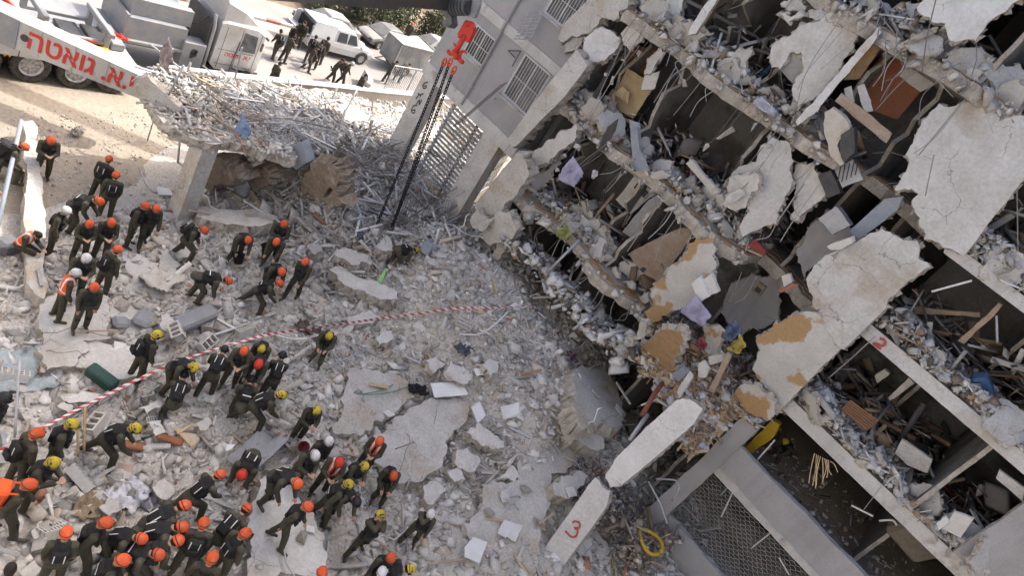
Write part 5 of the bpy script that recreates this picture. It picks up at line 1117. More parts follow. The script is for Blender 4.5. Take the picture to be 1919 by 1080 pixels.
def car(name, loc, rz, paint, kind, label, dusty=False):
    """local: +y forward, x right. kind: sedan or pickup"""
    e = empty(name, loc, rz, label=label, cat='pickup' if kind == 'pickup' else 'car'); b = MB()
    if kind == 'sedan':
        st = [(-2.25, .42, .72, .70), (-2.15, .25, .90, .82), (-1.5, .22, .95, .88), (-.4, .22, .93, .9), (.8, .22, .92, .9), (1.6, .24, .82, .87), (2.1, .28, .70, .80), (2.25, .40, .60, .68)]
        cab = [(-1.75, .92, .93, .70), (-1.05, .92, 1.38, .60), (-.3, .92, 1.44, .62), (.35, .92, 1.40, .60), (1.15, .90, .91, .72)]
    else:
        st = [(-2.55, .55, .95, .88), (-2.5, .40, 1.05, .92), (-1.0, .38, 1.08, .94), (.3, .36, 1.08, .94), (1.1, .36, 1.06, .94), (1.9, .40, 1.02, .92), (2.4, .42, .92, .86), (2.62, .55, .72, .74)]
        cab = [(-.72, 1.06, 1.74, .70), (-.55, 1.06, 1.80, .74), (.4, 1.06, 1.80, .74), (.75, 1.05, 1.72, .72), (1.55, 1.04, 1.06, .80)]
    secs = []
    for y, z0, z1, hw in st:
        zm = z0 + (z1 - z0) * .55; secs.append([(-hw * .93, y, z0), (hw * .93, y, z0), (hw, y, zm), (hw * .97, y, z1 - .05), (hw * .8, y, z1), (-hw * .8, y, z1), (-hw * .97, y, z1 - .05), (-hw, y, zm)])
    loft(b, secs); b.build('body', paint, e, smooth=False, local=True)
    c = MB(); cs = []
    for y, z0, z1, hw in cab: cs.append([(-hw - .14, y, z0), (hw + .14, y, z0), (hw, y, max(z1, z0 + .012) - .0), (hw * .8, y, max(z1, z0 + .012) + .03), (-hw * .8, y, max(z1, z0 + .012) + .03), (-hw, y, max(z1, z0 + .012))])
    loft(c, cs); c.build('cabin', paint, e, local=True)
    GL = mat('dusty_glass', (.20, .195, .18), .5, (.11, .11, .105), 2, .5, .1, 0) if dusty else GLASS
    zb = cab[0][1] + .05
    for s in (-1, 1):
        sp = ((-1.35, -.35), (-.28, .62)) if kind == 'sedan' else ((-.6, .12), (.2, 1.0))
        for y0, y1 in sp:
            w = MB(); top = (1.32 if kind == 'sedan' else 1.68); hw0 = cab[1][3] + .135; hw1 = cab[1][3] + .022; yt0 = max(y0, -1.0) + .06; yt1 = min(y1, .35 if kind == 'sedan' else .75) - .04
            w.prism([(s * hw0, y0, zb), (s * hw0, y1, zb), (s * hw1, yt1, top), (s * hw1, yt0, top)], (s * .02, 0, .003)); w.build('window', GL, e, local=True)
    fw = MB(); y0, y1 = cab[-2][0], cab[-1][0]; z0, z1 = cab[-1][2], cab[-2][2]; n0 = np.array([0, z1 - z0, y1 - y0]); n0 = n0 / np.linalg.norm(n0) * .025
    fw.prism([np.array([-.7, y1 - .08, z0 + .06]), np.array([.7, y1 - .08, z0 + .06]), np.array([.56, y0 + .05, z1 - .02]), np.array([-.56, y0 + .05, z1 - .02])], n0); fw.build('windscreen', GL, e, local=True)
    if kind == 'sedan':
        rw = MB(); rw.prism([np.array([-.66, -1.72, .99]), np.array([.66, -1.72, .99]), np.array([.54, -1.1, 1.36]), np.array([-.54, -1.1, 1.36])], (0, -.015, .03)); rw.build('rear_window', GL, e, local=True)
    for s in (-1, 1):
        h = MB(); y = st[-1][0] - .08; h.rbox((s * .62, y, st[-2][2] - .1), (.3, .16, .13), .03, rotz(-s * .25)); h.build('headlight', GLASS if dusty else RIM, e, local=True)
        h = MB(); h.rbox((s * .72, st[0][0] + .04, st[1][2] - .14), (.2, .1, .16), .02); h.build('tail_light', mat('tail_lens', (.25, .02, .015), .4), e, local=True)
        h = MB(); h.rbox((s * (st[3][3] + .1), cab[-1][0] - .35, cab[0][1] + .08), (.2, .1, .13), .03); h.build('mirror', paint if kind == 'pickup' else PLASTIC, e, local=True)
    for y, hh in ((st[-1][0] - .02, .12), (st[0][0] + .0, .14)): h = MB(); h.rbox((0, y, st[0][1] + .02), (1.5, .1, hh), .03); h.build('bumper', PLASTIC if kind == 'sedan' else paint, e, local=True)
    r = .32 if kind == 'sedan' else .39; ys = (-1.35, 1.38) if kind == 'sedan' else (-1.6, 1.6); hw = st[3][3]
    for s in (-1, 1):
        for y in ys:
            wheel(e, s * (hw - .09), y, r, .24, s); ar = MB(); P = [(s * (hw - .02), y + (r + .07) * math.cos(a), r + (r + .07) * math.sin(a)) for a in np.linspace(.1, math.pi - .1, 10)]; ar.tube(P, .05, 5); ar.build('wheel_arch', PLASTIC, e, local=True)
    return e
pk = car('pickup_truck', (-34.45, 28.3, 0), 0, PAINT_W, 'pickup', 'white double cab pickup with a canopy and open tail standing on the road')
c = MB(); z0, z1 = 1.06, 1.86
for s in (-1, 1): c.prism([(s * .90, -2.5, z0), (s * .90, -.78, z0), (s * .76, -.78, z1), (s * .76, -2.35, z1)], (-s * .05, 0, 0))
c.prism([(-.76, -2.35, z1), (.76, -2.35, z1), (.76, -.78, z1), (-.76, -.78, z1)], (0, 0, .06)); c.build('canopy', PAINT_W, pk, local=True)
c = MB(); c.prism([(-.85, -2.56, 1.02), (.85, -2.56, 1.02), (.85, -3.1, 1.05), (-.85, -3.1, 1.05)], (0, 0, .05)); c.build('tailgate', PAINT_W, pk, local=True)
c = MB(); c.prism([(-.86, -2.45, 1.05), (-.86, -2.75, 1.1), (-.80, -2.7, 1.8), (-.78, -2.38, 1.84)], (-.05, 0, 0))
for k in range(6): c.box((-.9, -2.6, 1.18 + k * .1), (.05, .26, .03))
c.build('side_flap', PAINT_W, pk, local=True)
c = MB(); c.box((0, -2.46, 1.4), (1.4, .02, .7)); c.build('opening_shade_sheet', BLACK, pk, local=True)  # solid black sheet that paints the shade inside the open tail
car('sedan', (-37.2, 29.5, 0), math.pi, PAINT_D, 'sedan', 'pale saloon car thick with dust behind the white pickup', True)
car('sedan', (-37.9, 34.9, 0), math.radians(-168), PAINT_G, 'sedan', 'dark saloon car under grey dust beside the box trailer', True)
car('sedan', (-38.6, 40.5, 0), math.radians(180), PAINT_D, 'sedan', 'dusty car with pale roof beyond the box trailer', True)
tr = empty('box_trailer', (-34.2, 33.9, 0), math.radians(3), label='dark grey box trailer with pale dusty lid parked on the road', cat='trailer')
m_ = MB(); m_.rbox((0, 0, 1.3), (1.55, 3.0, 1.55), .03); m_.build('box', PAINT_G, tr, local=True); m_ = MB(); m_.rbox((0, 0, 2.12), (1.62, 3.08, .08), .02); m_.build('lid', PAINT_D, tr, local=True)
for s in (-1, 1): wheel(tr, s * .85, -.3, .34, .22, s); m_ = MB(); m_.rbox((s * .87, -.3, .74), (.26, .9, .05), .015); m_.build('mudguard', PLASTIC, tr, local=True)
m_ = MB(); m_.tube([(.4, -1.5, .5), (0, -2.5, .5), (-.4, -1.5, .5)], .04, 6); m_.build('drawbar', PLASTIC, tr, local=True)
for x in (-.78, .78): m_ = MB(); m_.box((x, -1.5, 1.3), (.05, .05, 1.5)); m_.build('corner_trim', GALV, tr, local=True)

def text_mesh(s, size, m, name, extrude=.002, bold=0.0):
    cu = bpy.data.curves.new(name, 'FONT'); cu.body = s; cu.size = size; cu.extrude = extrude; cu.align_x = 'CENTER'; cu.align_y = 'CENTER'; cu.offset = bold; cu.resolution_u = 4
    ob = bpy.data.objects.new('tmp', cu); COL.objects.link(ob); me = bpy.data.meshes.new_from_object(ob.evaluated_get(bpy.context.evaluated_depsgraph_get())); bpy.data.objects.remove(ob); bpy.data.curves.remove(cu)
    me.name = name; me.materials.clear(); me.materials.append(m); return me
def fit_text(me, w, h):
    n = len(me.vertices); C = np.zeros(n * 3); me.vertices.foreach_get('co', C); C = C.reshape(-1, 3); lo, hi = C.min(0), C.max(0)
    C[:, 0] = (C[:, 0] - (lo[0] + hi[0]) / 2) * w / (hi[0] - lo[0]); C[:, 1] = (C[:, 1] - (lo[1] + hi[1]) / 2) * h / (hi[1] - lo[1]); me.vertices.foreach_set('co', C.ravel()); return me
NAME = '\u05d4\u05d8\u05d0\u05d5\u05d2 .\u05d0.\u05d9'
def smooth_pts(P): return [np.asarray(p, float) for p in P]
# mobile crane carrier with the lettered boom
cr = empty('crane_truck', (-26.7, 8, 0), label='white mobile crane with red lettered boom and big tyres on the dirt', cat='crane')
def cp(nm, mb, m, smooth=False): return link(nm, mb.mesh(nm, m, smooth, (-26.7, 8, 0)), cr)
m_ = MB(); m_.rbox((-26.75, 7.4, 1.18), (2.55, 10.9, .5), .04); cp('carrier_deck', m_, CRW)
m_ = MB(); m_.box((-25.46, 7.4, 1.40), (.03, 10.8, .07)); cp('orange_stripe', m_, CRY)
m_ = MB(); m_.rbox((-26.75, 12.9, .75), (2.5, .35, .7), .04); cp('front_apron', m_, CRW)
m_ = MB(); m_.rbox((-26.75, 7.2, .75), (1.2, 10.4, .4), .04); cp('chassis', m_, DARKM)
for y in (3.2, 4.7, 6.5, 7.95, 9.45, 10.9, 12.2):
    for x, s in ((-25.72, 1), (-27.8, -1)):
        w = wheel(cr, x + 26.7, y - 8, .63, .46, s)
    if y < 12.5: m_ = MB(); m_.tube([(-25.55, y + .74 * math.cos(a), .63 + .74 * math.sin(a)) for a in np.linspace(.35, math.pi - .35, 10)], .055, 5); cp('fender', m_, CRY)
m_ = MB(); m_.rbox((-26.9, 6.0, 2.0), (2.2, 3.4, 1.2), .06); cp('slewing_body', m_, CRG); m_ = MB(); m_.cyl((-26.7, 7.0, 1.4), (-26.7, 7.0, 1.7), .9, 24); cp('slew_ring', m_, DARKM)
m_ = MB(); m_.rbox((-25.4, 5.0, 2.2), (1.0, 1.9, 1.6), .12); cp('operator_cab', m_, CRW); m_ = MB(); m_.rbox((-24.9, 5.1, 2.45), (.04, 1.4, .8), .01); cp('cab_window', m_, GLASS)
for y, z in ((9.7, 2.05), (11.9, 1.85)):
    m_ = MB(); m_.rbox((-27.0, y, z + .35), (2.4, .22, .2), .03)
    for x in (-27.9, -26.2): m_.rbox((x, y, z), (.2, .2, .7), .02)
    cp('support_frame', m_, CRG)
for x in (-27.9, -26.2): m_ = MB(); m_.rbox((x, 10.8, 1.72), (.16, 2.4, .16), .03); cp('side_rail', m_, CRG)
for k in range(3): m_ = MB(); m_.rbox((-27.05, 10.1 + k * .9, 1.52), (1.4, .75, .12), .02); cp('deck_plate', m_, DARKM if k else CRG)
for y0, y1, x in ((9.9, 10.6, -26.0), (10.7, 12.0, -25.9)): m_ = MB(); m_.rbox((x, (y0 + y1) / 2, 1.5), (.5, y1 - y0, .16), .03); cp('tool_tray', m_, CRY)
m_ = MB(); m_.tube([(-26.2, 7.6, 3.4), (-26.0, 8.2, 3.0), (-25.6, 8.9, 2.4)], .09, 8); cp('luffing_cylinder', m_, CRR)
# boom: tapered box section that points across the site
ba = np.array([-24.05, 8.35, 2.45]); bb = np.array([-21.85, 11.25, 2.45]); bd = (bb - ba) / np.linalg.norm(bb - ba); bn = np.array([bd[1], -bd[0], 0]); bk = ba - bd * 3.4 + np.array([0, 0, .1])
def bsec(c, h, w): return [c + bn * w / 2 + [0, 0, -h / 2], c + bn * w / 2 + [0, 0, h / 2], c - bn * w / 2 + [0, 0, h / 2], c - bn * w / 2 + [0, 0, -h / 2]]
m_ = MB(); loft(m_, [bsec(bk - bn * .4, 1.05, .8), bsec(ba - bn * .4, 1.02, .8)]); cp('boom_base', m_, CRG)
m_ = MB(); loft(m_, [bsec(ba - bn * .4, .98, .72), bsec((ba + bb) / 2 - bn * .4, .92, .70), bsec(bb - bn * .4 + bd * .6, .80, .66)]); bo = cp('boom', m_, CRW)
tm = fit_text(text_mesh(NAME, .6, CRR, 'lettering', .004, .012), 3.15, .60); lt = link('lettering', tm, bo)
mid = (ba + bb) / 2 - bn * .4 + bn * .37 + bd * .06; Mx = np.stack([bd, np.array([0, 0, 1.]), bn], 1); lt.matrix_local = m4(Mx, mid - np.array([-26.7, 8, 0]))
m_ = MB(); m_.lathe([(.0, 0), (.12, 0), (.12, .02), (0, .02)], 16, np.stack([bd, np.array([0, 0, 1.]), bn], 1), c=ba + bd * .2 + bn * -.04); cp('boom_pin', m_, DARKM)
# haulage lorry with counterweights
lo = empty('haulage_lorry', (-28.9, 15.5, 0), label='white cabbed lorry loaded with steel grey counterweights beside the crane', cat='lorry')
def lp(nm, mb, m, smooth=False): return link(nm, mb.mesh(nm, m, smooth, (-28.9, 15.5, 0)), lo)
X0, X1 = -30.15, -27.72
m_ = MB(); sec = lambda y, z0, z1, i: [(X0 + i, y, z0), (X1 - i, y, z0), (X1 - i, y, z1 - .1), (X1 - i - .1, y, z1), (X0 + i + .1, y, z1), (X0 + i, y, z1 - .1)]
loft(m_, [sec(16.95, .95, 3.0, .02), sec(17.2, .75, 3.08, 0), sec(18.7, .75, 3.08, 0), sec(19.15, .7, 2.85, .06), sec(19.3, .65, 1.75, .1)]); lp('cab', m_, CRW)
m_ = MB(); loft(m_, [sec(17.0, 3.0, 3.95, .1), sec(17.9, 3.05, 3.7, .1), sec(18.75, 3.05, 3.2, .2)]); lp('roof_spoiler', m_, CRW)
m_ = MB(); m_.prism([(X1 + .004, 18.05, 1.85), (X1 + .004, 18.85, 1.85), (X1 + .004, 18.75, 2.68), (X1 + .004, 18.1, 2.75)], (.02, 0, 0)); lp('side_window', m_, GLASS)
m_ = MB(); m_.prism([(X0 + .2, 19.29, 1.85), (X1 - .2, 19.29, 1.85), (X1 - .22, 19.14, 2.8), (X0 + .22, 19.14, 2.8)], (0, .02, 0)); lp('windscreen', m_, GLASS)
m_ = MB(); m_.rbox((-28.95, 19.28, .72), (2.4, .3, .5), .05); lp('bumper', m_, CRG); m_ = MB(); m_.rbox((-28.95, 18.1, .6), (2.3, 2.2, .35), .05); lp('cab_skirt', m_, DARKM)
m_ = MB(); m_.rbox((X1 + .15, 19.0, 2.3), (.12, .1, .42), .03); m_.rbox((X1 + .12, 19.15, 2.75), (.25, .1, .12), .03); lp('mirror', m_, PLASTIC)
m_ = MB(); m_.tube([(X1 - .1, 16.75, .7), (X1 - .1, 16.7, 2.6), (X1 - .15, 16.6, 3.2)], .075, 8); lp('exhaust_stack', m_, GALV)
m_ = MB(); m_.rbox((X1 - .35, 16.1, 1.15), (.7, 1.0, 1.2), .04); fb = lp('side_locker', m_, CRG)
m_ = MB(); m_.rbox((-28.95, 12.6, .95), (1.1, 9.0, .3), .03); lp('chassis', m_, DARKM)
m_ = MB(); m_.rbox((-28.95, 12.9, 1.22), (2.4, 6.6, .16), .03); lp('load_bed', m_, CRG)
for s, x in ((1, X1 - .12), (-1, X0 + .12)):
    for y in (18.75, 12.0, 10.7): wheel(lo, x + 28.9, y - 15.5, .5, .34, s)
for y0, y1, z0, z1, xx in ((13.3, 15.7, 1.32, 2.2, -29.0), (13.5, 15.9, 2.22, 2.9, -29.3)):
    m_ = MB(); m_.prism([(xx - 1.1, y0, z0), (xx + 1.1, y0, z0), (xx + 1.1, y0, z1), (xx + .7, y0, z1), (xx + .45, y0, z0 + .35), (xx - .45, y0, z0 + .35), (xx - .7, y0, z1), (xx - 1.1, y0, z1)], (0, y1 - y0, 0)); lp('counterweight', m_, CRG)
    m_ = MB(); m_.prism([(xx - 1.15, y0 - .12, z0), (xx + 1.15, y0 - .12, z0), (xx + 1.15, y0 - .12, z1 + .12), (xx - 1.15, y0 - .12, z1 + .12)], (0, .1, 0)); lp('bulkhead', m_, CRG)
m_ = MB()
for k in range(3): m_.tube([(-27.6 + U(-.3, .3), 13.0 + U(-.3, .3), 1.36 + U(0, .1)) for _ in range(5)], .05, 5)
lp('shackle', m_, CRR)
tm2 = fit_text(text_mesh(NAME, .3, CRR, 'lettering', .003, .004), 1.25, .2); l2 = link('lettering', tm2, lo); l2.matrix_local = m4(np.array([[0, 0, 1.], [1, 0, 0], [0, 1, 0]]), np.array([X1 + 28.9 + .006, 18.1 - 15.5, 1.55]))
for pts in ([(1255, 0), (0, 0)],):
    b = MB()
    for (y, z, s) in ((16.1, 1.35, .15), (16.16, 1.22, .12), (16.05, 1.12, .1), (16.2, 1.38, .09), (16.02, 1.26, .08)): b.lathe([(.0, 0), (s, 0), (s * .8, .006), (0, .006)], 9, np.array([[0, 0, 1.], [1, 0, 0], [0, 1., 0]]), c=(X1 + .002, y, z))
    em = link('emblem', b.mesh('emblem', DARKM, False, (-28.9, 15.5, 0)), lo)
for y in (17.25, 18.0, 18.95): m_ = MB(); m_.box((X1 + .002, y, 1.85), (.012, .018, 2.0)); lp('door_seam', m_, DARKM)
for z in (1.05, 1.75): m_ = MB(); m_.box((X1 + .002, 18.0, z), (.012, 1.8, .016)); lp('panel_seam', m_, DARKM)
m_ = MB(); m_.rbox((X1 + .03, 18.12, 1.62), (.05, .2, .05), .012); lp('door_handle', m_, DARKM); m_ = MB(); m_.tube([(X1 + .05, 17.9, .8), (X1 + .05, 17.9, 1.2), (X1 + .05, 17.95, 2.3)], .02, 5); lp('grab_rail', m_, DARKM)
for z in (.62, .95): m_ = MB(); m_.rbox((X1 + .02, 18.3, z), (.16, .6, .06), .015); lp('cab_step', m_, DARKM)
for k in range(4): m_ = MB(); m_.box((-28.95, 19.32, 1.0 + k * .17), (1.7, .03, .05)); lp('grille_bar', m_, DARKM)
m_ = MB(); m_.tube([(X1 - .5, 16.5, 2.9), (X1 - .6, 16.2, 2.4), (X1 - .9, 15.9, 2.2), (X1 - 1.1, 16.3, 1.6)], .035, 6); lp('air_hose', m_, DARKM); m_ = MB(); m_.rbox((-28.95, 16.6, 2.0), (2.2, .12, 1.9), .04); lp('cab_guard', m_, DARKM)
for y in (3.9, 5.6, 8.7, 10.2, 11.55): m_ = MB(); m_.rbox((-25.44, y, 1.33), (.04, .08, .05), .01); cp('side_lamp', m_, CRY)
for y in (6.9, 9.0, 11.3): m_ = MB(); m_.box((-25.455, y, 1.15), (.02, .016, .44)); cp('panel_seam', m_, DARKM)
for k in range(4): m_ = MB(); m_.tube(smooth_pts([(-26.8 + .1 * k, 7.8, 1.9), (-26.6 + .12 * k, 8.6, 2.2), (-26.7 + .1 * k, 9.4, 1.75)]), .03, 6); cp('hydraulic_hose', m_, DARKM)
for x in (-27.6, -26.5): m_ = MB(); m_.rbox((x, 12.4, 1.6), (.5, .5, .3), .04); cp('locker', m_, CRG)
m_ = MB(); m_.tube([(-26.2, 10.2, 1.65), (-26.1, 10.6, 1.8), (-26.3, 11.0, 1.66), (-26.0, 11.5, 1.75)], .05, 6); cp('sling_coil', m_, H_OR)
for t_ in (.18, .45, .72): q_ = ba + (bb - ba) * t_ - bn * .4 + bn * .365; m_ = MB(); m_.box(q_, (.012, .015, .9), rotz(math.atan2(bd[1], bd[0]))); cp('boom_seam', m_, CRG)
# drum and pillar on the far road side
m_ = MB(); m_.lathe([(.9, 0), (1.0, .1), (1.0, .5), (.9, .6)], 24, c=(-32.3, 10.6, 0)); m_.build('cable_drum', CRG, label='round grey drum standing on the road beyond the crane', cat='drum')

# ------------------------------------------------------------------ second crane: boom head, red hook and chains above the heap
hY = 17.0
hp = lambda x, y: PYY(*px('L', (x, y)), hY)
BH = mat('boom_head_grey', (.14, .145, .155), .5, (.10, .10, .105), 4, .5, .12, .1, 25)
hk = empty('crane_hook', hp(830, 400), label='red crane hook with dark lifting chains hanging from a grey boom head', cat='crane hook')
H0 = np.array(hk.location)
def kp(nm, mb, m, smooth=False): return link(nm, mb.mesh(nm, m, smooth, H0), hk)
hc = hp(770, 60); ax = np.array([.25, .95, .15]); ax /= np.linalg.norm(ax)
m_ = MB(); cx = hp(640, -20); dv = hp(930, 60) - hp(600, 40); dv /= np.linalg.norm(dv)
for k in range(6): c0 = hp(690 + k * 28, 50); m_.cyl(c0 - dv * .035, c0 + dv * .035, .30, 20)
kp('sheave', m_, BH)
m_ = MB(); m_.cyl(hp(680, 50), hp(860, 62), .22, 16); kp('sheave_axle', m_, DARKM)
m_ = MB(); m_.prism([hp(560, -60), hp(690, -60), hp(690, 40), hp(680, 130), hp(690, 200), hp(660, 232), hp(610, 225), hp(600, 180), hp(640, 160), hp(575, 60)], (0, .3, 0)); kp('head_plate', m_, BH)
m_ = MB(); m_.prism([hp(860, 150), hp(820, 110), hp(870, -60), hp(940, -60), hp(930, 40), hp(905, 110), hp(885, 150)], (0, .12, 0)); kp('head_plate', m_, GALV)
be = PYY(560, -45, 8.0); bs = hp(640, -10)
m_ = MB(); u_ = (be - bs) / np.linalg.norm(be - bs); s1 = np.cross(u_, [0, 0, 1.]); s1 /= np.linalg.norm(s1); s2 = np.cross(s1, u_)
for (r0, t0, t1) in ((.26, 0, .5), (.33, .5, 1.25)):
    L_ = np.linalg.norm(be - bs); A_ = bs + u_ * L_ * t0; B_ = bs + u_ * L_ * t1
    loft(m_, [[A_ + s1 * r0 * a + s2 * r0 * b_ for a, b_ in ((-1, -1), (1, -1), (1, 1), (-1, 1))], [B_ + s1 * r0 * a + s2 * r0 * b_ for a, b_ in ((-1, -1), (1, -1), (1, 1), (-1, 1))]])
kp('telescopic_boom', m_, DARKM)
# red fittings
m_ = MB(); m_.prism([hp(800, 185), hp(850, 180), hp(880, 235), hp(870, 290), hp(830, 370), hp(800, 360), hp(810, 310), hp(740, 330), hp(740, 290), hp(768, 240)], (0, .14, 0)); kp('hook_block', m_, CRR)
m_ = MB(); m_.cyl(hp(825, 205) - [0, .04, 0], hp(825, 205) + [0, .26, 0], .10, 14); m_.cyl(hp(800, 310), hp(715, 470), .09, 10); m_.rbox(hp(720, 475), (.34, .2, .16), .04, roty(.6)); kp('shank', m_, CRR, True)
for c_, sg in ((hp(672, 420), 1), (hp(770, 490), -1)):
    m_ = MB(); P = [c_ + np.array([math.cos(a) * .17 * sg, .1, math.sin(a) * .17]) for a in np.linspace(-2.2, 1.9, 12)]; m_.tube(P, np.interp(np.linspace(0, 1, 12), [0, .4, 1], [.075, .07, .03]), 8); kp('side_hook', m_, CRR, True)
    m_ = MB(); m_.tube([c_ + [.1 * sg, .1, .16], c_ + [-.08 * sg, .1, .04], c_ + [-.14 * sg, .1, -.06]], .015, 5); kp('latch', m_, GALV)
_t = MB(); n1, n2 = 10, 5
for i in range(n1):
    a = 2 * math.pi * i / n1
    for j in range(n2): bq = 2 * math.pi * j / n2; rr = 1 + .32 * math.cos(bq); _t.v.append(np.array([[rr * math.cos(a) * .62, .32 * math.sin(bq), rr * math.sin(a)]]))
LK_V = np.vstack(_t.v); LK_F = [[i * n2 + j, ((i + 1) % n1) * n2 + j, ((i + 1) % n1) * n2 + (j + 1) % n2, i * n2 + (j + 1) % n2] for i in range(n1) for j in range(n2)]
CHAINM = mat('dark_chain', (.022, .024, .032), .5, (.04, .04, .05), 6, .5, .1, 0, metal=.5)
g1 = onheap(702, 432); g2 = onheap(730, 438); g3 = PYY(788, 260, 17.4)
for (x, y), end, orb in (((615, 560), g1, 0), ((665, 560), g1 + np.array([.5, .3, .05]), 1), ((700, 630), g2, 2)):
    st = hp(x, y); L_ = np.linalg.norm(end - st); nl = int(L_ / .115); m_ = MB(); u_ = (end - st) / L_; s1 = np.cross(u_, [0, 1., 0]); s1 /= np.linalg.norm(s1); s2 = np.cross(s1, u_)
    for i in range(nl):
        Rm = np.stack([s1, s2, u_], 1) if i % 2 else np.stack([s2, -s1, u_], 1); m_.add((LK_V * .075) @ Rm.T + st + u_ * (i + .5) * .115, LK_F)
    o = kp('chain', m_, CHAINM, True); o['kind'] = 'stuff'
    m_ = MB(); m_.tube([st + [math.cos(a) * .07, 0, math.sin(a) * .13 + .06] for a in np.linspace(0, 2 * math.pi, 13)], .032, 6); m_.rbox(st + [0, 0, -.05], (.1, .1, .14), .03); kp('clevis', m_, H_OR)
    m_ = MB(); m_.tube([end + [math.cos(a) * .06, 0, math.sin(a) * .12 + .12] for a in np.linspace(0, 2 * math.pi, 13)], .03, 6); kp('end_hook', m_, H_OR)
# unseen extra crane boom, added to cast the shadow stripe on the sandy ground
m_ = MB(); q0 = np.array([-27.5, 5.3 + .78 * 15.0, 15.0]); q1 = np.array([-21.0, 13.3 + .78 * 15.5, 15.5]); u_ = (q1 - q0) / np.linalg.norm(q1 - q0); s1 = np.cross(u_, [0, 0, 1.]); s1 /= np.linalg.norm(s1); s2 = np.cross(s1, u_)
loft(m_, [[q0 + s1 * .3 * a + s2 * .3 * b_ for a, b_ in ((-1, -1), (1, -1), (1, 1), (-1, 1))], [q1 + s1 * .3 * a + s2 * .3 * b_ for a, b_ in ((-1, -1), (1, -1), (1, 1), (-1, 1))]])
m_.build('shadow_boom', CRW, label='white crane boom added high out of view to cast a long shadow on the sandy ground', cat='crane boom')

# ------------------------------------------------------------------ red and white tape
TR = mat('tape_red', (.48, .05, .05), .5, None, 3, .5, .05, 0); TW = mat('tape_white', (.66, .66, .65), .5, None, 3, .5, .05, 0)
tp = [(-30, 860, .75), (0, 845, .8), (70, 805, 1.0), (160, 755, .85), (240, 715, .8), (320, 680, .9), (400, 655, 1.1), (455, 640, 1.15), (520, 622, .9), (600, 610, .7), (660, 601, .55), (720, 592, .4), (800, 585, .3), (870, 578, .3), (940, 574, .35), (1000, 568, .4), (1030, 563, .35)]
TP = []
for x, y, h in tp:
    z = .5
    for _ in range(20): p = PZ(x, y, z + h); z = .6 * z + .4 * float(hz(p[0], p[1]))
    TP.append(PZ(x, y, z + h))
TP = np.array(TP); D = [TP[0]]
for i in range(len(TP) - 1):
    k = max(2, int(np.linalg.norm(TP[i + 1] - TP[i]) / .06))
    for t in np.linspace(0, 1, k + 1)[1:]: D.append(TP[i] * (1 - t) + TP[i + 1] * t)
D = np.array(D); D[:, 2] -= .09 * np.abs(np.sin(np.arange(len(D)) * .028)); D += np.c_[np.sin(np.arange(len(D)) * .05), np.cos(np.arange(len(D)) * .043), np.sin(np.arange(len(D)) * .09)] * .02
for _ in range(12): D[1:-1] = (D[:-2] + 2 * D[1:-1] + D[2:]) / 4
tape = empty('barrier_tape', TP[0], label='red and white striped barrier tape strung across the rubble', cat='tape')
m_ = MB(); n = len(D); T_ = np.gradient(D, axis=0); T_ /= np.linalg.norm(T_, axis=1)[:, None]; wv = []
for i in range(n):
    s1 = np.cross(T_[i], [0, 0, 1.]); s1 /= np.linalg.norm(s1); s2 = np.cross(s1, T_[i]); a = -.6 + .75 * math.sin(i * .027) + .4 * math.sin(i * .08); wv.append(s1 * math.cos(a) + s2 * math.sin(a))
wv = np.array(wv); hw = .037
for i in range(n - 1):
    sl = T_[i] * .05; c = i // 2 % 2
    m_.add([D[i] - wv[i] * hw - sl, D[i + 1] - wv[i + 1] * hw - sl, D[i + 1] + wv[i + 1] * hw + sl, D[i] + wv[i] * hw + sl], [(0, 1, 2, 3)], c)
m_.build('ribbon', [TR, TW], tape)
# ------------------------------------------------------------------ debris on the floors
DPAL = np.array([(.46, .455, .445), (.54, .54, .535), (.37, .36, .34), (.44, .40, .345), (.36, .24, .15), (.12, .11, .10), (.66, .655, .64), (.26, .20, .15)]); DW = [.24, .2, .14, .12, .06, .08, .1, .06]
JPAL = 1.35 * np.array([(.10, .095, .09), (.18, .17, .16), (.28, .27, .26), (.13, .09, .06), (.22, .17, .12), (.40, .40, .39), (.05, .05, .055), (.20, .04, .03), (.06, .10, .16)]); JW = [.22, .2, .14, .12, .1, .08, .1, .02, .02]
def floor_debris(n, x0, x1, y0, y1, z, hmax, s0, s1, label, slat=.3, pal=DPAL, w=DW, pw=1.6, patchy=False):
    x = rng.uniform(x0, x1, n); y = y0 + (y1 - y0) * rng.random(n) ** pw; h = hmax * (1 - (y - y0) / (y1 - y0) * .6) * np.clip(.55 + 1.3 * vnoise(x, y, .9, 31), 0, 1) * rng.random(n)
    kp_ = vnoise(x, x * 0 + z * 3.3, .42, 71) > (-.06 if patchy else -9); x, y, h = x[kp_], y[kp_], h[kp_]
    crumbs('floor_debris', np.c_[x, y, z + .05 + h], s0, s1, slat, boxy=.55, pal=pal, w=w, kind='stuff', label=label, cat='debris')
for z, x0, x1, y0, nm in ((5.87, -12.8, -5.2, 20.45, 'second'), (9.41, -12.8, -4.7, 20.45, 'third'), (13.11, -13, -4.4, 20.5, 'fourth'), (16.33, -13, -1.1, 20.6, 'fifth')):
    floor_debris(2000, x0, x1, y0 + .3, y0 + 2.6, z, .6, .03, .2, 'broken tiles, blocks and splinters heaped along the torn edge of the %s floor' % nm, .08, patchy=True)
    floor_debris(640, x0, x1, y0 + .9, y0 + 5.5, z, 1.5, .07, .34, 'dark broken furniture and boards inside the rooms of the %s floor' % nm, .75, JPAL, JW, 1.0)
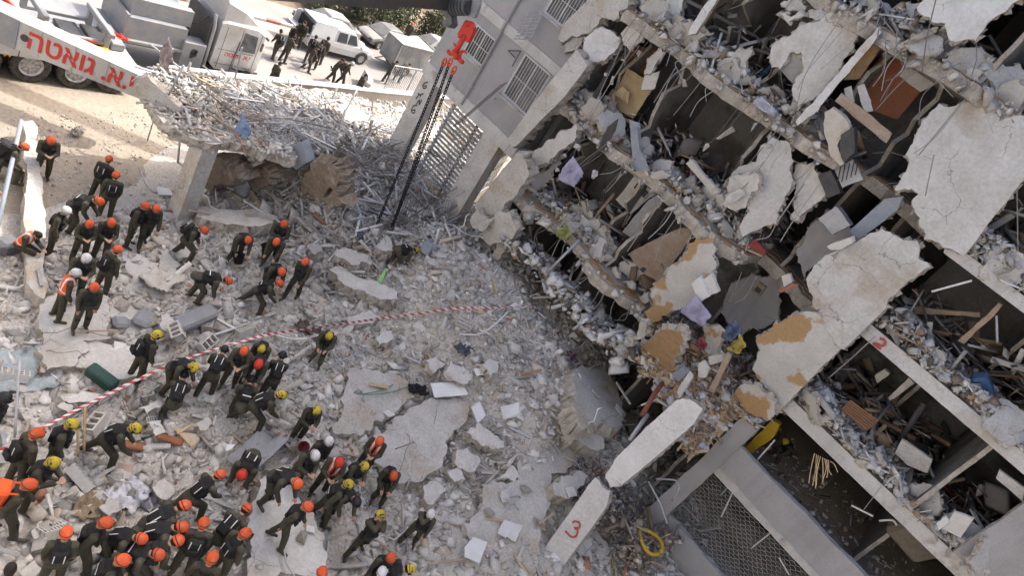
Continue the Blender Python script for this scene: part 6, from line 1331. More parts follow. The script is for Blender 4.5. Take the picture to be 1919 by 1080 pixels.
for z, nm in ((7.13, 'second'), (10.23, 'third'), (13.07, 'fourth')):
    floor_debris(3000, -.7, 6.5, 20.55, 23.2, z, .75, .03, .19, 'pale crumbled blocks and plaster piled on the %s floor of the right part' % nm, .15)
    floor_debris(650, -.7, 6.5, 21.6, 26.8, z, 1.9, .08, .36, 'dark tangle of boards and furniture inside the %s floor of the right part' % nm, .8, JPAL, JW, 1.0)
floor_debris(900, -.6, 8, 20.8, 26, 3.99, .12, .02, .10, 'dirt and small stones on the gallery floor', .3)
floor_debris(1800, -5.0, -.9, 20.0, 23.5, 5.86, .9, .03, .18, 'brown plaster lumps and household litter spilling beside the corner plates', .3, np.array([(.36, .25, .15), (.42, .33, .22), (.46, .44, .41), (.30, .2, .12), (.5, .5, .49), (.12, .1, .09)]), [.25, .2, .2, .12, .15, .08])
floor_debris(650, -11.5, -5.0, 19.4, 21.2, 4.2, 1.0, .06, .27, 'rubble packed under the lowest torn floor', .06)
floor_debris(1300, -5, 0, 17.4, 20.4, .8, 1.2, .03, .16, 'brown litter and plaster in the pit below the corner plates', .35, JPAL * .6 + np.array([.18, .14, .10]) * .8, JW)
for z, x0, x1, nm in ((5.95, -12.6, -5.3, 'second'), (9.5, -12.6, -4.8, 'third'), (13.2, -12.8, -4.5, 'fourth'), (16.42, -12.8, -1.2, 'fifth'), (7.15, -.6, 6, 'right second'), (10.25, -.6, 6, 'right third'), (13.1, -.6, 5, 'right fourth')):
    for _ in range(30):
        s = .09 + .24 * rng.random() ** 1.6; chunk(np.array([U(x0, x1), U(20.55, 21.7), z + s * .5]), s, 'concrete_block', label='loose block of concrete lying at the edge of the %s floor' % nm, cat='concrete chunk', group='blocks on the %s floor edge' % nm)
for z, x0, x1, nm, k in ((5.86, -12.6, -5.3, 'second', 12), (9.4, -12.6, -4.8, 'third', 13), (13.1, -12.8, -4.5, 'fourth', 13), (16.32, -12.8, -1.2, 'fifth', 14), (7.12, -.6, 6, 'right second', 7), (10.22, -.6, 6, 'right third', 7), (13.06, -.6, 5, 'right fourth', 5)):
    for _ in range(int(k * 1.9)):
        sc = .35 + 1.15 * rng.random() ** 1.5; o = link('wall_fragment', plate_me[int(rng.integers(14))], None, (U(x0, x1), U(20.35, 21.6), z + sc * U(.12, .34)), None, label='torn piece of plastered wall leaning at the edge of the %s floor' % nm, cat='wall fragment', group='wall pieces on the %s floor' % nm); o.rotation_euler = (math.pi / 2 + U(-.9, .6), U(-.9, .9), U(-.9, .9)); o.scale = (sc, sc * U(.7, 1.2), sc * .9)
# rough lumps along the torn slab edges
for (zb, zt), x0, x1, yf in ((LV[0], -13, -5.2, 20.3), (LV[1], -13, -4.6, 20.3), (LV[2], -13.2, -4.3, 20.35), (LV[3], -13.2, -1, 20.35)):
    n = int((x1 - x0) * 15); x = rng.uniform(x0, x1, n); P_ = np.c_[x, yf + rng.normal(size=n) * .1 + .22 * np.sin(x * 1.7 + zb), rng.uniform(zb - .06, zt, n)]
    crumbs('edge_lumps', P_, .05, .19, .03, parent=bld, pal=PAL[:5], w=[.3, .25, .2, .1, .15], kind='stuff')
# ------------------------------------------------------------------ cables, hanging pieces
def ptube(name, P, r, m, n=5, **k): b = MB(); b.tube(P, r, n); return b.build(name, m, None, smooth=True, **k)
def smooth_path(P, k=6):
    P = np.array(P, float); D = []
    for i in range(len(P) - 1):
        for t in np.linspace(0, 1, k, endpoint=False): D.append(P[i] * (1 - t) + P[i + 1] * t)
    D.append(P[-1]); D = np.array(D)
    for _ in range(4): D[1:-1] = (D[:-2] + 2 * D[1:-1] + D[2:]) / 4
    return D
CB = [('U', [(1405, -20), (1350, 200), (1320, 420)]), ('U', [(1010, -20), (800, 250), (660, 400), (600, 520)]), ('U', [(950, -20), (760, 230), (640, 430), (600, 600)]), ('U', [(1440, 300), (1200, 470), (1050, 640)]), ('U', [(1610, 520), (1400, 800), (1270, 890)]), ('U', [(1175, 180), (1170, 310), (1155, 325)]), ('U', [(1070, 170), (1060, 250), (1080, 260)]),
      ('T', [(1230, 290), (1000, 780), (940, 920)]), ('T', [(1400, 150), (1180, 520), (1100, 640), (920, 960)]), ('T', [(1550, 330), (1480, 460)]), ('T', [(1800, 560), (1640, 760), (1580, 830)]), ('T', [(1890, 640), (1760, 720), (1700, 840)]), ('T', [(1310, 120), (1420, 140), (1560, 200)]), ('T', [(1600, 480), (1500, 640), (1440, 740)]), ('T', [(1650, 500), (1530, 680), (1430, 800)]),
      ('V', [(1230, 240), (1060, 440)]), ('V', [(1250, 260), (1090, 430)]), ('V', [(1500, 480), (1390, 640), (1250, 850)]), ('V', [(1560, 540), (1480, 670)]), ('V', [(1640, 430), (1530, 640), (1400, 760)]), ('V', [(1200, 0), (960, 180), (900, 230)]), ('V', [(1230, 10), (990, 210), (700, 340)]), ('W', [(740, 60), (560, 340), (480, 450), (440, 540), (360, 555)]), ('W', [(1390, 60), (1340, 300)]), ('W', [(640, 230), (480, 460)]),
      ('Q', [(980, 440), (840, 570), (690, 700)]), ('Q', [(230, 60), (160, 200), (90, 230)]), ('Q', [(200, 40), (120, 150), (50, 235)]), ('W', [(1870, 260), (1875, 620)]), ('O', [(1050, 470), (960, 540), (920, 600), (850, 690)]), ('S', [(1880, 40), (1820, 200), (1780, 260)]), ('U', [(1560, 580), (1300, 900)]), ('U', [(730, 1060), (560, 1300), (500, 1400)])]
for i, (z, pts) in enumerate(CB):
    P_ = smooth_path([PYY(*px(z, p), 20.0 - .12 * (i % 3)) for p in pts]); ptube('hanging_cable', P_, U(.010, .017), CABLE if i % 3 else REBAR, label='thin cable dangling across the torn front of the building', cat='cable', group='cables hanging from the torn building')
for zb, x0, x1 in ((5.5, -12, -5.4), (9.03, -12, -4.8), (12.74, -12.6, -4.5), (15.95, -12, -1.5)):
    for _ in range(17):
        x = U(x0, x1); L_ = U(.3, 1.7); a = np.array([x, 20.25 + .2 * math.sin(x * 1.7 + zb), zb + .1]); P_ = smooth_path([a, a + [U(-.2, .2), -.12, -.05], a + [U(-.35, .35), -.18, -L_ * .55], a + [U(-.5, .5), -.1, -L_]]); ptube('hanging_cable', P_, U(.007, .013), (CABLE, REBAR, GALV)[int(rng.integers(3))], label='thin cable dangling across the torn front of the building', cat='cable', group='cables hanging from the torn building')
for z, (x, y), s in [('T', (1095, 535), .13), ('T', (1145, 580), .16), ('T', (1335, 385), .14), ('T', (1215, 435), .12), ('T', (1660, 595), .26), ('U', (180, 770), .27), ('U', (350, 735), .17), ('U', (70, 850), .14), ('V', (800, 160), .14), ('V', (750, 260), .2), ('V', (1020, 290), .24), ('V', (1190, 310), .18), ('V', (1620, 620), .22), ('V', (430, 860), .17), ('V', (650, 880), .24), ('V', (830, 985), .12), ('V', (890, 100), .26), ('W', (240, 300), .3), ('U', (420, 830), .3)]:
    p = PYY(*px(z, (x, y)), 20.05); o = chunk(p, s, 'hanging_chunk', label='lump of plaster or concrete hanging on wires from the torn floors', cat='concrete chunk', group='lumps hanging from the torn floors'); o.rotation_euler = (U(-.3, .3), .5 + U(-.3, .3), U(0, 6.3)); o.scale = (s * .62, s * .5, s * 1.15)
    b = MB(); b.tube(smooth_path([p + [0, 0, 0], p + [U(-.05, .05), .05, s * 2.2], p + [U(-.1, .1), .25, s * 2.2 + U(.5, 1.2)]]), .008, 4); b.build('suspension_wire', REBAR, None, label='bent wire holding up a hanging lump of plaster', cat='wire', group='wires that hold hanging lumps')
# ------------------------------------------------------------------ boards, cupboards and household things in the torn rooms
RUST = mat('russet_paint', (.25, .095, .045), .7, (.19, .07, .035), 1.5, .5, .12, .1, 14); BLUEG = mat('blue_grey_sheet', (.22, .26, .32), .6, (.30, .32, .35), 2, .5, .15, .1); LILAC = mat('lilac_cloth', (.36, .35, .48), .9, (.30, .285, .40), 4, .5, .1, .3, 15); CREAMC = mat('cream_fabric', (.50, .47, .41), .9, (.42, .38, .32), 4, .5, .12, .3, 15)
def rp(nm, z, pts, Y, th, m, label, cat, tx=0., tz=0., amp=.008):
    P_, nrm = yplane(z, pts, Y, tx, tz); b = MB(); plate(b, P_, -nrm * th, .25, amp); return b.build(nm, m if isinstance(m, list) else [m, m], None, label=label, cat=cat)
rp('cupboard_door', 'T', [(1175, 650), (1250, 490), (1365, 560), (1432, 640), (1330, 790), (1290, 850), (1200, 800)], 21.5, .04, WOODL, 'splintered pale yellow cupboard board in an upper torn room', 'board', .2)
for k in range(5): rp('wood_splinter', 'T', [(1150 + k * 22, 670 + k * 14), (1215 + k * 9, 620 + k * 8), (1225 + k * 9, 632 + k * 8), (1165 + k * 22, 690 + k * 14)], 21.3, .02, WOODL, 'pale splinter torn from the yellow cupboard board', 'splinter', .3)['group'] = 'splinters of the yellow board'
rp('wall_board', 'T', [(1015, 790), (1140, 640), (1270, 690), (1200, 830), (1140, 880)], 21.7, .05, WOODM, 'dusty pinkish board below the yellow cupboard board', 'board', .3)
rp('cabinet_back', 'T', [(1180, 430), (1290, 320), (1460, 360), (1380, 545), (1250, 485)], 22.2, .06, WOOD, 'dark brown cabinet back in an upper torn room', 'cabinet')
rp('plaster_shard', 'T', [(1370, 545), (1480, 510), (1440, 640), (1350, 645)], 21.0, .05, PLAST_W, 'white plaster shard beside the yellow cupboard board', 'shard', .2)
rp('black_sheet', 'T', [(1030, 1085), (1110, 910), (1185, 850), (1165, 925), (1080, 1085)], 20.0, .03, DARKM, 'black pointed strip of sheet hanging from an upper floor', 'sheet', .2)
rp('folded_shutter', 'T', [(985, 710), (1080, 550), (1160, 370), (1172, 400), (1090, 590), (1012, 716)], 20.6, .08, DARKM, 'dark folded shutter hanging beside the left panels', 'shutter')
rp('metal_strip', 'T', [(1265, 862), (1285, 1090), (1345, 1090), (1335, 885)], 20.1, .05, BLUEG, 'bluish sheet strip standing at the torn floor edge', 'sheet', .2)
rp('blue_board', 'V', [(1272, 0), (1320, -40), (1335, 110), (1410, 268), (1292, 266)], 20.1, .04, BLUEG, 'blue grey board lying over the torn floor edge', 'board', .3)
rp('wardrobe', 'V', [(1165, 475), (1300, 305), (1460, 430), (1390, 480), (1270, 580)], 22.0, .4, PLAST, 'white wardrobe tilted inside the lower torn room', 'wardrobe', .1, .2)
rp('dark_mirror', 'V', [(1295, 390), (1345, 330), (1400, 440), (1370, 470)], 21.9, .05, DARKM, 'dark frame leaning on the white wardrobe', 'frame')
rp('metal_cabinet', 'V', [(1210, 710), (1400, 480), (1475, 440), (1490, 510), (1300, 765)], 21.5, .5, GALV, 'long grey metal cabinet lying in the lower torn room', 'cabinet', .2)
rp('bed_panel', 'V', [(1255, 870), (1300, 840), (1640, 680), (1745, 690), (1600, 900), (1480, 1075), (1350, 1000)], 20.9, .08, WOODM, 'large brown panel in the lower torn room above the ochre wall', 'panel', .3)
rp('russet_wall_panel', 'U', [(970, 450), (1130, 265), (1262, 340), (1190, 440), (1312, 530), (1180, 690), (1040, 640)], 22.0, .06, RUST, 'russet painted panel at the back of an upper room', 'panel')
rp('pale_wall_panel', 'U', [(1190, 435), (1260, 335), (1480, 440), (1310, 530)], 21.9, .06, PLAST, 'pale wall panel beside the russet panel', 'panel')
rp('ochre_reveal', 'U', [(865, 460), (1060, 180), (1130, 200), (955, 455)], 21.2, .1, SAND, 'ochre reveal behind the bright wall edge', 'panel')
rp('rolled_mattress', 'U', [(757, 650), (800, 628), (880, 690), (905, 740), (830, 840), (870, 945), (845, 958), (790, 900), (755, 770)], 19.9, .5, CREAMC, 'cream rolled mattress hanging out of the torn front', 'mattress', .1, .2, .02)
rp('mattress_hollow_shade', 'U', [(850, 780), (925, 735), (930, 880), (880, 925), (845, 880)], 19.85, .3, DARKM, 'dark plate painted as the shade in the hollow end of the rolled mattress', 'mattress', .1)  # solid dark plate stands in for the shade inside the roll
rp('shelf_plank', 'U', [(818, 585), (852, 538), (1142, 770), (1112, 825)], 20.1, .05, WOODM, 'long brown shelf plank beside the rolled mattress', 'plank', .2)
for k, (a, b_) in enumerate((((945, 500), (1035, 640)), ((870, 510), (930, 590)))): rp('white_shelf', 'U', [(a[0], a[1]), (a[0] + 40, a[1] - 15), (b_[0], b_[1]), (b_[0] - 45, b_[1] + 10)], 20.8, .04, WHITEM, 'white shelf board standing by the russet panel', 'board', .1)['group'] = 'white shelf boards by the russet panel'
rp('lattice_screen', 'W', [(818, 155), (920, 88), (982, 205), (860, 252)], 20.6, .04, GALV, 'grey screen with dark lattice between the corner plates', 'screen')
for k in range(5): stroke('W', [(830 + k * 26, 235 - k * 14), (850 + k * 26, 130 - k * 10)], PYY(*px('W', (900, 170)), 20.55), _nf, .03, BLACKP, bpy.data.objects['lattice_screen'], 'lattice_bar', .02)
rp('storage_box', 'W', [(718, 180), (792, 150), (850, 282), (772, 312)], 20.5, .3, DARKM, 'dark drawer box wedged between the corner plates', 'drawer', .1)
rp('grey_cabinet', 'W', [(720, 432), (822, 360), (905, 470), (800, 525)], 20.6, .35, GALV, 'grey cabinet side above the second corner plate', 'cabinet', .1)
rp('flat_cushion', 'W', [(768, 592), (850, 560), (912, 540), (918, 572), (850, 612), (790, 612)], 20.0, .2, PLAST_W, 'white curved cushion lying on the second corner plate', 'cushion', .3)
rp('grey_sheet', 'W', [(900, 500), (1100, 320), (1215, 300), (1180, 380), (960, 552)], 20.7, .06, BLUEG, 'slate grey sheet behind the second corner plate', 'sheet', .1)
for nm, z, pts, Y, m, lb in (('carton', 'S', [(1515, 120), (1580, 70), (1645, 215), (1570, 262)], 19.6, TILEW, 'white carton with torn face below the ochre wall'), ('carton', 'S', [(1600, 95), (1660, 50), (1715, 180), (1650, 205)], 19.65, PLAST_W, 'pale square carton below the ochre wall'),
        ('carton', 'Q', [(385, 60), (440, 45), (455, 95), (400, 130)], 20.4, PLAST_W, 'small white box beside the picture wall'), ('brick_board', 'Q', [(365, 145), (460, 110), (490, 120), (375, 168)], 20.0, mat('brick_red', (.34, .15, .10), .85), 'reddish board at the edge of the picture wall'),
        ('red_book', 'W', [(310, 590), (350, 550), (418, 620), (400, 650)], 20.2, mat('dull_red_board', (.22, .05, .045), .8), 'dull red board in the debris beside the hanging wall'), ('paper_sheet', 'S', [(1565, 700), (1600, 680), (1645, 740), (1620, 800), (1570, 800)], 19.3, PLAST_W, 'crumpled white paper bundle above the pit'),
        ('white_board', 'S', [(1415, 905), (1500, 760), (1522, 800), (1430, 950)], 19.0, TILEW, 'white narrow panel leaning over the pit'), ('grey_crate', 'S', [(1380, 770), (1460, 725), (1500, 760), (1420, 830)], 19.2, BLUEG, 'grey plastic crate above the pit'),
        ('brown_plank', 'S', [(1640, 890), (1770, 620), (1800, 640), (1675, 910)], 19.2, WOODM, 'grey brown plank leaning over the pit'), ('tile_board', 'S', [(1640, 650), (1740, 640), (1745, 680), (1650, 710)], 19.4, PLAST, 'cream tile above the pit'),
        ('picture', 'Q', [(195, 150), (240, 95), (285, 130), (245, 190)], 22.5, WOODM, 'small framed picture on the grey room wall'), ('perforated_block', 'V', [(1670, 215), (1712, 188), (1912, 425), (1860, 442)], 20.0, CONC, 'long perforated block on the torn floor edge')):
    rp(nm, z, pts, Y, .12, m, lb, nm.split('_')[-1], .2)
rp('picture_print', 'Q', [(212, 150), (242, 112), (270, 134), (244, 172)], 22.49, .02, DARKM, 'dark print inside the small framed picture', 'picture')
def cloth(z, p, L_, W_, m, label, Y=None, seed=0, name='cloth', amp=.12):
    c = PYY(*px(z, p), Y) if Y else on_ground(*px(z, p)); n = 12; r = np.random.default_rng(seed); u = np.linspace(-.5, .5, n); A, Bq = np.meshgrid(u, u, indexing='ij'); a0 = r.uniform(0, 6)
    if Y: X = c[0] + A * L_; Yy = Y + amp * np.sin(A * 9 + a0) * (.4 + .6 * np.cos(Bq * 5)); Zz = c[2] + Bq * W_ * (1 - .5 * A)
    else:
        X = c[0] + (A * L_ * math.cos(a0) - Bq * W_ * math.sin(a0)); Yy = c[1] + (A * L_ * math.sin(a0) + Bq * W_ * math.cos(a0)); Zz = c[2] + .10 + amp * (np.sin(A * 11 + a0) * np.cos(Bq * 8) * .6 + r.normal(size=A.shape) * .3)
    X = X + r.normal(size=A.shape) * .03; me = grid_mesh(name, X, Yy, Zz, m); o = link(name, me, None, label=label, cat='cloth'); so = o.modifiers.new('t', 'SOLIDIFY'); so.thickness = .012; return o
cloth('V', (850, 290), .7, .8, LILAC, 'lilac cloth hanging beside the left panels', 19.9, 1); cloth('S', (1560, 330), .8, .6, LILAC, 'lilac garment below the ochre wall', 19.5, 2); cloth('S', (1810, 470), .4, .6, mat('denim', (.11, .15, .24), .9), 'blue jeans lying below the picture wall', 19.7, 3)
cloth('S', (1590, 555), .3, .3, mat('pink_red_cloth', (.32, .07, .09), .9), 'pink red rag above the pit', 19.4, 4); cloth('S', (1850, 570), .3, .5, mat('yellow_cloth', (.42, .33, .09), .9), 'yellow rag above the pit', 19.5, 5); cloth('N', (1020, 660), .9, .9, LILAC, 'purple clothes heaped beside the sprayed column', None, 6); cloth('S', (640, 650), .4, .4, mat('plum_cloth', (.14, .06, .11), .9), 'plum coloured garment on the rubble slope', None, 7)
cloth('U', (420, 620), .7, .25, mat('pale_lilac_cloth', (.48, .48, .58), .9), 'pale lilac cloth over a torn floor edge', 20.1, 8); cloth('I', (745, 620), .75, .7, mat('white_sheet', (.62, .62, .66), .9), 'crumpled white sheet lying on the blocks', None, 9); cloth('I', (510, 690), .6, .5, mat('tan_bag', (.30, .23, .15), .9), 'tan paper sack on the blocks', None, 10); cloth('I', (880, 650), .5, .6, mat('grey_cloth', (.20, .20, .23), .9), 'grey garment beside the crumpled white sheet', None, 11)
cloth('G', (150, 880), 1.5, 1.3, mat('pale_plastic_sheet', (.36, .41, .42), .35), 'pale blue plastic sheet crumpled at the edge of the heap', None, 12, amp=.2); cloth('G', (1170, 210), 1.1, .8, CREAMC, 'cream blanket and boards on the heap', None, 13, amp=.08); cloth('H', (1600, 720), .6, .5, mat('slate_cloth', (.09, .10, .13), .9), 'dark slate garment by the white panel', None, 14); cloth('H', (1270, 1010), .6, .4, BLACK, 'black bag beside the large white panel', None, 15, 'bag'); cloth('H', (530, 620), 1.3, .5, mat('brown_roll', (.13, .095, .08), .9), 'dark brown rolled carpet below the tape', None, 16, 'carpet', .2)
cloth('A', (1750, 920), .7, .5, mat('blue_cloth', (.18, .26, .42), .9), 'blue cloth on the broken deck', 11.6, 17); cloth('A', (1200, 400), .5, .8, mat('dusty_rag', (.35, .30, .29), .9), 'dusty pink and blue rag hung at the deck corner', 10.6, 18); cloth('C', (560, 75), .7, .3, REBAR, 'grey netting scrap on the sand', None, 19, 'netting', .03); cloth('V', (800, 720), .5, .5, mat('olive_bag', (.25, .27, .10), .9), 'yellow green bag in the torn floor debris', 19.9, 20, 'bag')
# ------------------------------------------------------------------ bigger loose things on the heap
def thing_box(nm, z, p, size, m, label, cat, lift=.15, rot=None, bev=.04):
    c = on_ground(*px(z, p)); b = MB(); b.rbox((0, 0, 0), size, bev); o = b.build(nm, m, local=True, label=label, cat=cat); o.location = c + np.array([0, 0, lift]); o.rotation_euler = rot or (U(-.2, .2), U(-.2, .2), U(0, 6.2)); return o
FOAM = mat('grey_foam', (.22, .225, .24), .9, (.27, .27, .28), 3, .5, .1, .2)
thing_box('foam_mattress', 'G', (1385, 540), (.5, 1.15, .28), FOAM, 'grey foam mattress on end beside the standing yellow helmet', 'mattress', .3, (.25, .1, .2), .07); thing_box('cushion', 'G', (1030, 520), (.7, .5, .22), FOAM, 'dark grey cushion on the blocks behind the large slab', 'cushion', .15, None, .09); thing_box('cushion', 'G', (860, 540), (.4, .4, .2), FOAM, 'small grey cushion touching the dark grey cushion', 'cushion', .12, None, .08)
thing_box('green_crate', 'G', (720, 955), (.75, .3, .3), mat('dark_green_plastic', (.03, .075, .06), .7), 'dark green box below the cracked off slab corner', 'box', .2, (.1, .1, .5)); thing_box('wood_board', 'I', (970, 318), (.6, .25, .05), mat('red_brown_board', (.28, .12, .06), .8), 'reddish brown board among the blocks', 'board', .2); thing_box('wood_board', 'I', (760, 350), (.5, .22, .05), mat('red_brown_board', (.28, .12, .06), .8), 'orange brown board behind the lunging worker', 'board', .15)
thing_box('grey_bin', 'E', (1335, 945), (.4, .4, .45), BLUEG, 'light grey box beside the bent over worker at the steel mesh', 'box', .25); thing_box('plastic_tub', 'E', (845, 850), (.4, .35, .4), mat('slate_plastic', (.10, .12, .15), .7), 'slate plastic tub by the end of the chains', 'tub', .2, None, .1); thing_box('orange_toolbox', 'C', (1240, 650), (.3, .2, .15), mat('orange_brown', (.4, .16, .06), .8), 'orange brown box on the heap behind the searchers', 'box', .12)
thing_box('rucksack', 'G', (40, 0), (.6, .5, .4), mat('grey_bag', (.15, .15, .16), .9), 'grey bag at the edge of the heap below the white beam', 'bag', .2, None, .1)
# bent trough of galvanised sheet
b = MB(); P_ = [onheap(*px('J', p)) + np.array([0, 0, .35]) for p in ((-20, 480), (80, 400), (180, 300), (230, 330))]; W2 = np.array([.25, .3, .0])
for i in range(3): b.add([P_[i] - W2, P_[i] + [0, 0, -.18], P_[i] + W2, P_[i + 1] + W2, P_[i + 1] + [0, 0, -.18], P_[i + 1] - W2], [(0, 1, 4, 5), (1, 2, 3, 4)])
o = b.build('metal_trough', GALV, label='bent galvanised trough lying by the tilted pale slab', cat='trough'); so = o.modifiers.new('t', 'SOLIDIFY'); so.thickness = .012
# pipes, poles and hoses traced over the heap
def hpath(z, pts, lifts):
    return smooth_path([onheap(*px(z, p)) + np.array([0, 0, l]) for p, l in zip(pts, lifts)], 5)
def zpath(z, pts, Zs): return [PZ(*px(z, p), q_) for p, q_ in zip(pts, Zs)]
ptube('white_pole', zpath('C', [(1312, -60), (1278, 285)], (3.6, 1.4)), .035, WHITEM, 8, label='white pole standing upright at the corner of the broken deck', cat='pole'); ptube('white_pole', zpath('C', [(1278, 285), (1400, 370), (1545, 460)], (1.4, 1.2, .9)), .04, WHITEM, 8, label='white pole slanting down beside the concrete pillar', cat='pole')
ptube('grey_pole', zpath('A', [(1740, 340), (1690, 560)], (5.6, 4.3)), .03, GALV, 6, label='thin grey pole standing on the broken deck', cat='pole'); ptube('steel_pole', zpath('A', [(1320, 470), (1210, 690)], (5.2, 3.9)), .035, GALV, 6, label='steel pole leaning at the deck corner', cat='pole'); ptube('sign_post', zpath('A', [(1115, 830), (1060, 1010)], (1.4, .05)), .03, GALV, 6, label='thin post leaning on the sand with a dark foot', cat='post')
ptube('blue_grey_pipe', [PZ(40, 226, 1.5), PZ(12, 350, .9), PZ(-8, 440, .3)], .06, BLUEG, 8, label='blue grey pipe leaning across the white beam', cat='pipe'); ptube('rusty_pipe', [PYY(*px('S', (1165, 1070)), 17.6), PYY(*px('S', (1250, 920)), 18.3), PYY(*px('S', (1310, 840)), 19.0)], .075, mat('rusty_pipe_iron', (.24, .085, .05), .8, (.16, .06, .04), 8), 10, label='rusty red pipe standing out of the pit', cat='pipe')
ptube('grey_conduit', [PYY(*px('N', (1080, 250)), 17.4), PYY(*px('N', (1190, 90)), 18.2)], .07, GALV, 8, label='grey conduit beside the rusty red pipe', cat='pipe'); ptube('steel_tube', [PYY(*px('V', (670, 1005)), 19.3), PYY(*px('V', (905, 765)), 19.8)], .05, GALV, 8, label='bare steel tube leaning against the lowest torn floor', cat='tube')
for z, pts, lf, m, lb in [('J', [(670, 70), (790, 50), (900, -5)], (.3, .3, .35), mat('green_cord', (.12, .26, .20), .8), 'green cord lying over the cracked slab'), ('J', [(680, 72), (830, 65), (980, 15)], (.3, .3, .35), mat('green_cord', (.12, .26, .20), .8), 'second green cord ending near the black bag'), ('J', [(870, 385), (1000, 340), (1160, 318), (1280, 330), (1390, 440)], (.3, .32, .3, .3, .3), REBAR, 'dark cable arching over the smooth slab'), ('J', [(1020, 560), (1060, 450), (1130, 380)], (.3, .3, .3), CABLE, 'grey cable curling by the block pile'),
        ('H', [(1560, 630), (1690, 650), (1800, 580), (1900, 480)], (.2, .25, .25, .3), WHITEM, 'white hose curving over the rubble slope'), ('H', [(210, 640), (330, 690), (450, 690), (560, 650)], (.25, .3, .3, .3), WHITEM, 'white hose below the rolled carpet'), ('H', [(250, 640), (370, 690), (520, 660)], (.3, .3, .3), WHITEM, 'loose white cable below the rolled carpet'), ('H', [(590, 900), (740, 830), (880, 770)], (.3, .35, .35), GALV, 'thin pipe beside the seated yellow helmet'),
        ('E', [(260, 575), (530, 450), (570, 300), (690, 90)], (.4, 1.0, 1.6, 2.2), WHITEM, 'bent white pipe rising in front of the brown boulders'), ('E', [(400, 690), (560, 800), (720, 880)], (.5, .35, .3), GALV, 'long grey strip sloping down the heap'), ('C', [(980, 390), (1040, 520), (1110, 540)], (.4, .3, .2), GALV, 'bent grey pipe at the heap edge'), ('I', [(60, 40), (80, 300)], (1.2, .1), GALV, 'thin upright rod below the striped tape'), ('I', [(440, 250), (480, 390)], (.9, .1), WOODL, 'wooden stake behind the yellow helmets'), ('I', [(410, 330), (445, 405)], (.7, .1), WOODL, 'second wooden stake behind the yellow helmets')]:
    ptube('cable' if 'cable' in lb or 'cord' in lb else ('stake' if 'stake' in lb else 'pipe'), hpath(z, pts, lf), .028 if 'cord' not in lb and 'cable' not in lb else .016, m, 6, label=lb, cat=lb.split()[-1] if False else ('cable' if 'c' == lb.split()[1][0] else 'pipe'))
STRAPG = mat('green_strap', (.30, .62, .22), .7)
b = MB()
for dx in (0, 14, 26):
    P_ = [onheap(*px('H', (1000 - dx * .3, 205 + dx))) + [0, 0, .5], onheap(*px('H', (985 - dx, 270 + dx * .5))) + [0, 0, .62], onheap(*px('H', (945 - dx, 345))) + [0, 0, .3]]; b.tube(smooth_path(P_, 5), .03, 5)
b.build('lifting_strap', STRAPG, label='bright green strap looped round the short concrete beam', cat='strap')
# striped board, window frame, air conditioner at the deck
rp('striped_board', 'C', [(1570, 135), (1630, 120), (1620, 190), (1565, 180)], 12.9, .03, PLAST_W, 'red and white striped traffic board under the broken deck', 'sign')
_sb = bpy.data.objects['striped_board']
for k in range(3): stroke('C', [(1572 + k * 18, 178 + k * 3), (1590 + k * 18, 130)], PYY(*px('C', (1600, 160)), 12.88), _nf, .05, TR, _sb, 'red_stripe', .01)
wf = empty('window_frame', onheap(*px('C', (1560, 590))), label='white window frame leaning beside the concrete pillar', cat='frame')
for A_, B_ in (((1540, 440), (1565, 600)), ((1540, 440), (1680, 480)), ((1565, 600), (1660, 612)), ((1560, 520), (1690, 560))):
    b = MB(); a = PZ(*px('C', A_), 1.0 if A_[1] < 500 else .5); c = PZ(*px('C', B_), 1.0 if B_[1] < 500 else .5); b.tube([a, c], .035, 4); b.build('frame_bar', WHITEM, wf)
thing_box('water_boiler', 'C', (1725, 500), (.55, .95, .5), mat('dull_white_enamel', (.40, .40, .39), .6), 'dull white boiler drum lying beside the window frame', 'boiler', .25, (0, .2, 1.2), .18)
ac = rp('air_conditioner', 'E', [(330, 185), (440, 135), (492, 280), (402, 342)], 14.2, .35, BLUEG, 'pale grey air conditioner casing on the edge of the deck', 'appliance', .2, .3)
BROWNST = mat('brown_stone', (.25, .205, .16), .95, (.17, .135, .105), 2.5, .5, .4, 1.0, 9, stain=(.36, .335, .30), stain_scale=1.4, stain_lo=.52, stain_w=.15)
for z, pts, Y, lb in (('E', [(428, 400), (530, 282), (625, 292), (692, 335), (722, 420), (690, 490), (600, 560), (450, 530)], 14.6, 'large brown boulder under the broken deck'), ('C', [(1425, 340), (1580, 250), (1735, 425), (1560, 455), (1440, 440)], 12.6, 'pointed brown stone beside the concrete pillar'), ('E', [(90, 330), (180, 320), (220, 380), (200, 440), (60, 440)], 13.6, 'small brown stone below the deck'), ('E', [(590, 560), (680, 480), (735, 580), (690, 600)], 14.5, 'sandy brown stone at the foot of the large boulder'), ('E', [(170, 300), (240, 150), (320, 200), (300, 420), (230, 450)], 14.0, 'dark brown slab leaning under the deck')):
    P_, nrm = yplane(z, pts, Y, .25, .15); b = MB(); plate(b, P_, -nrm * .7, .13, .09); b.build('boulder', [BROWNST, BROWNST], None, label=lb, cat='boulder')
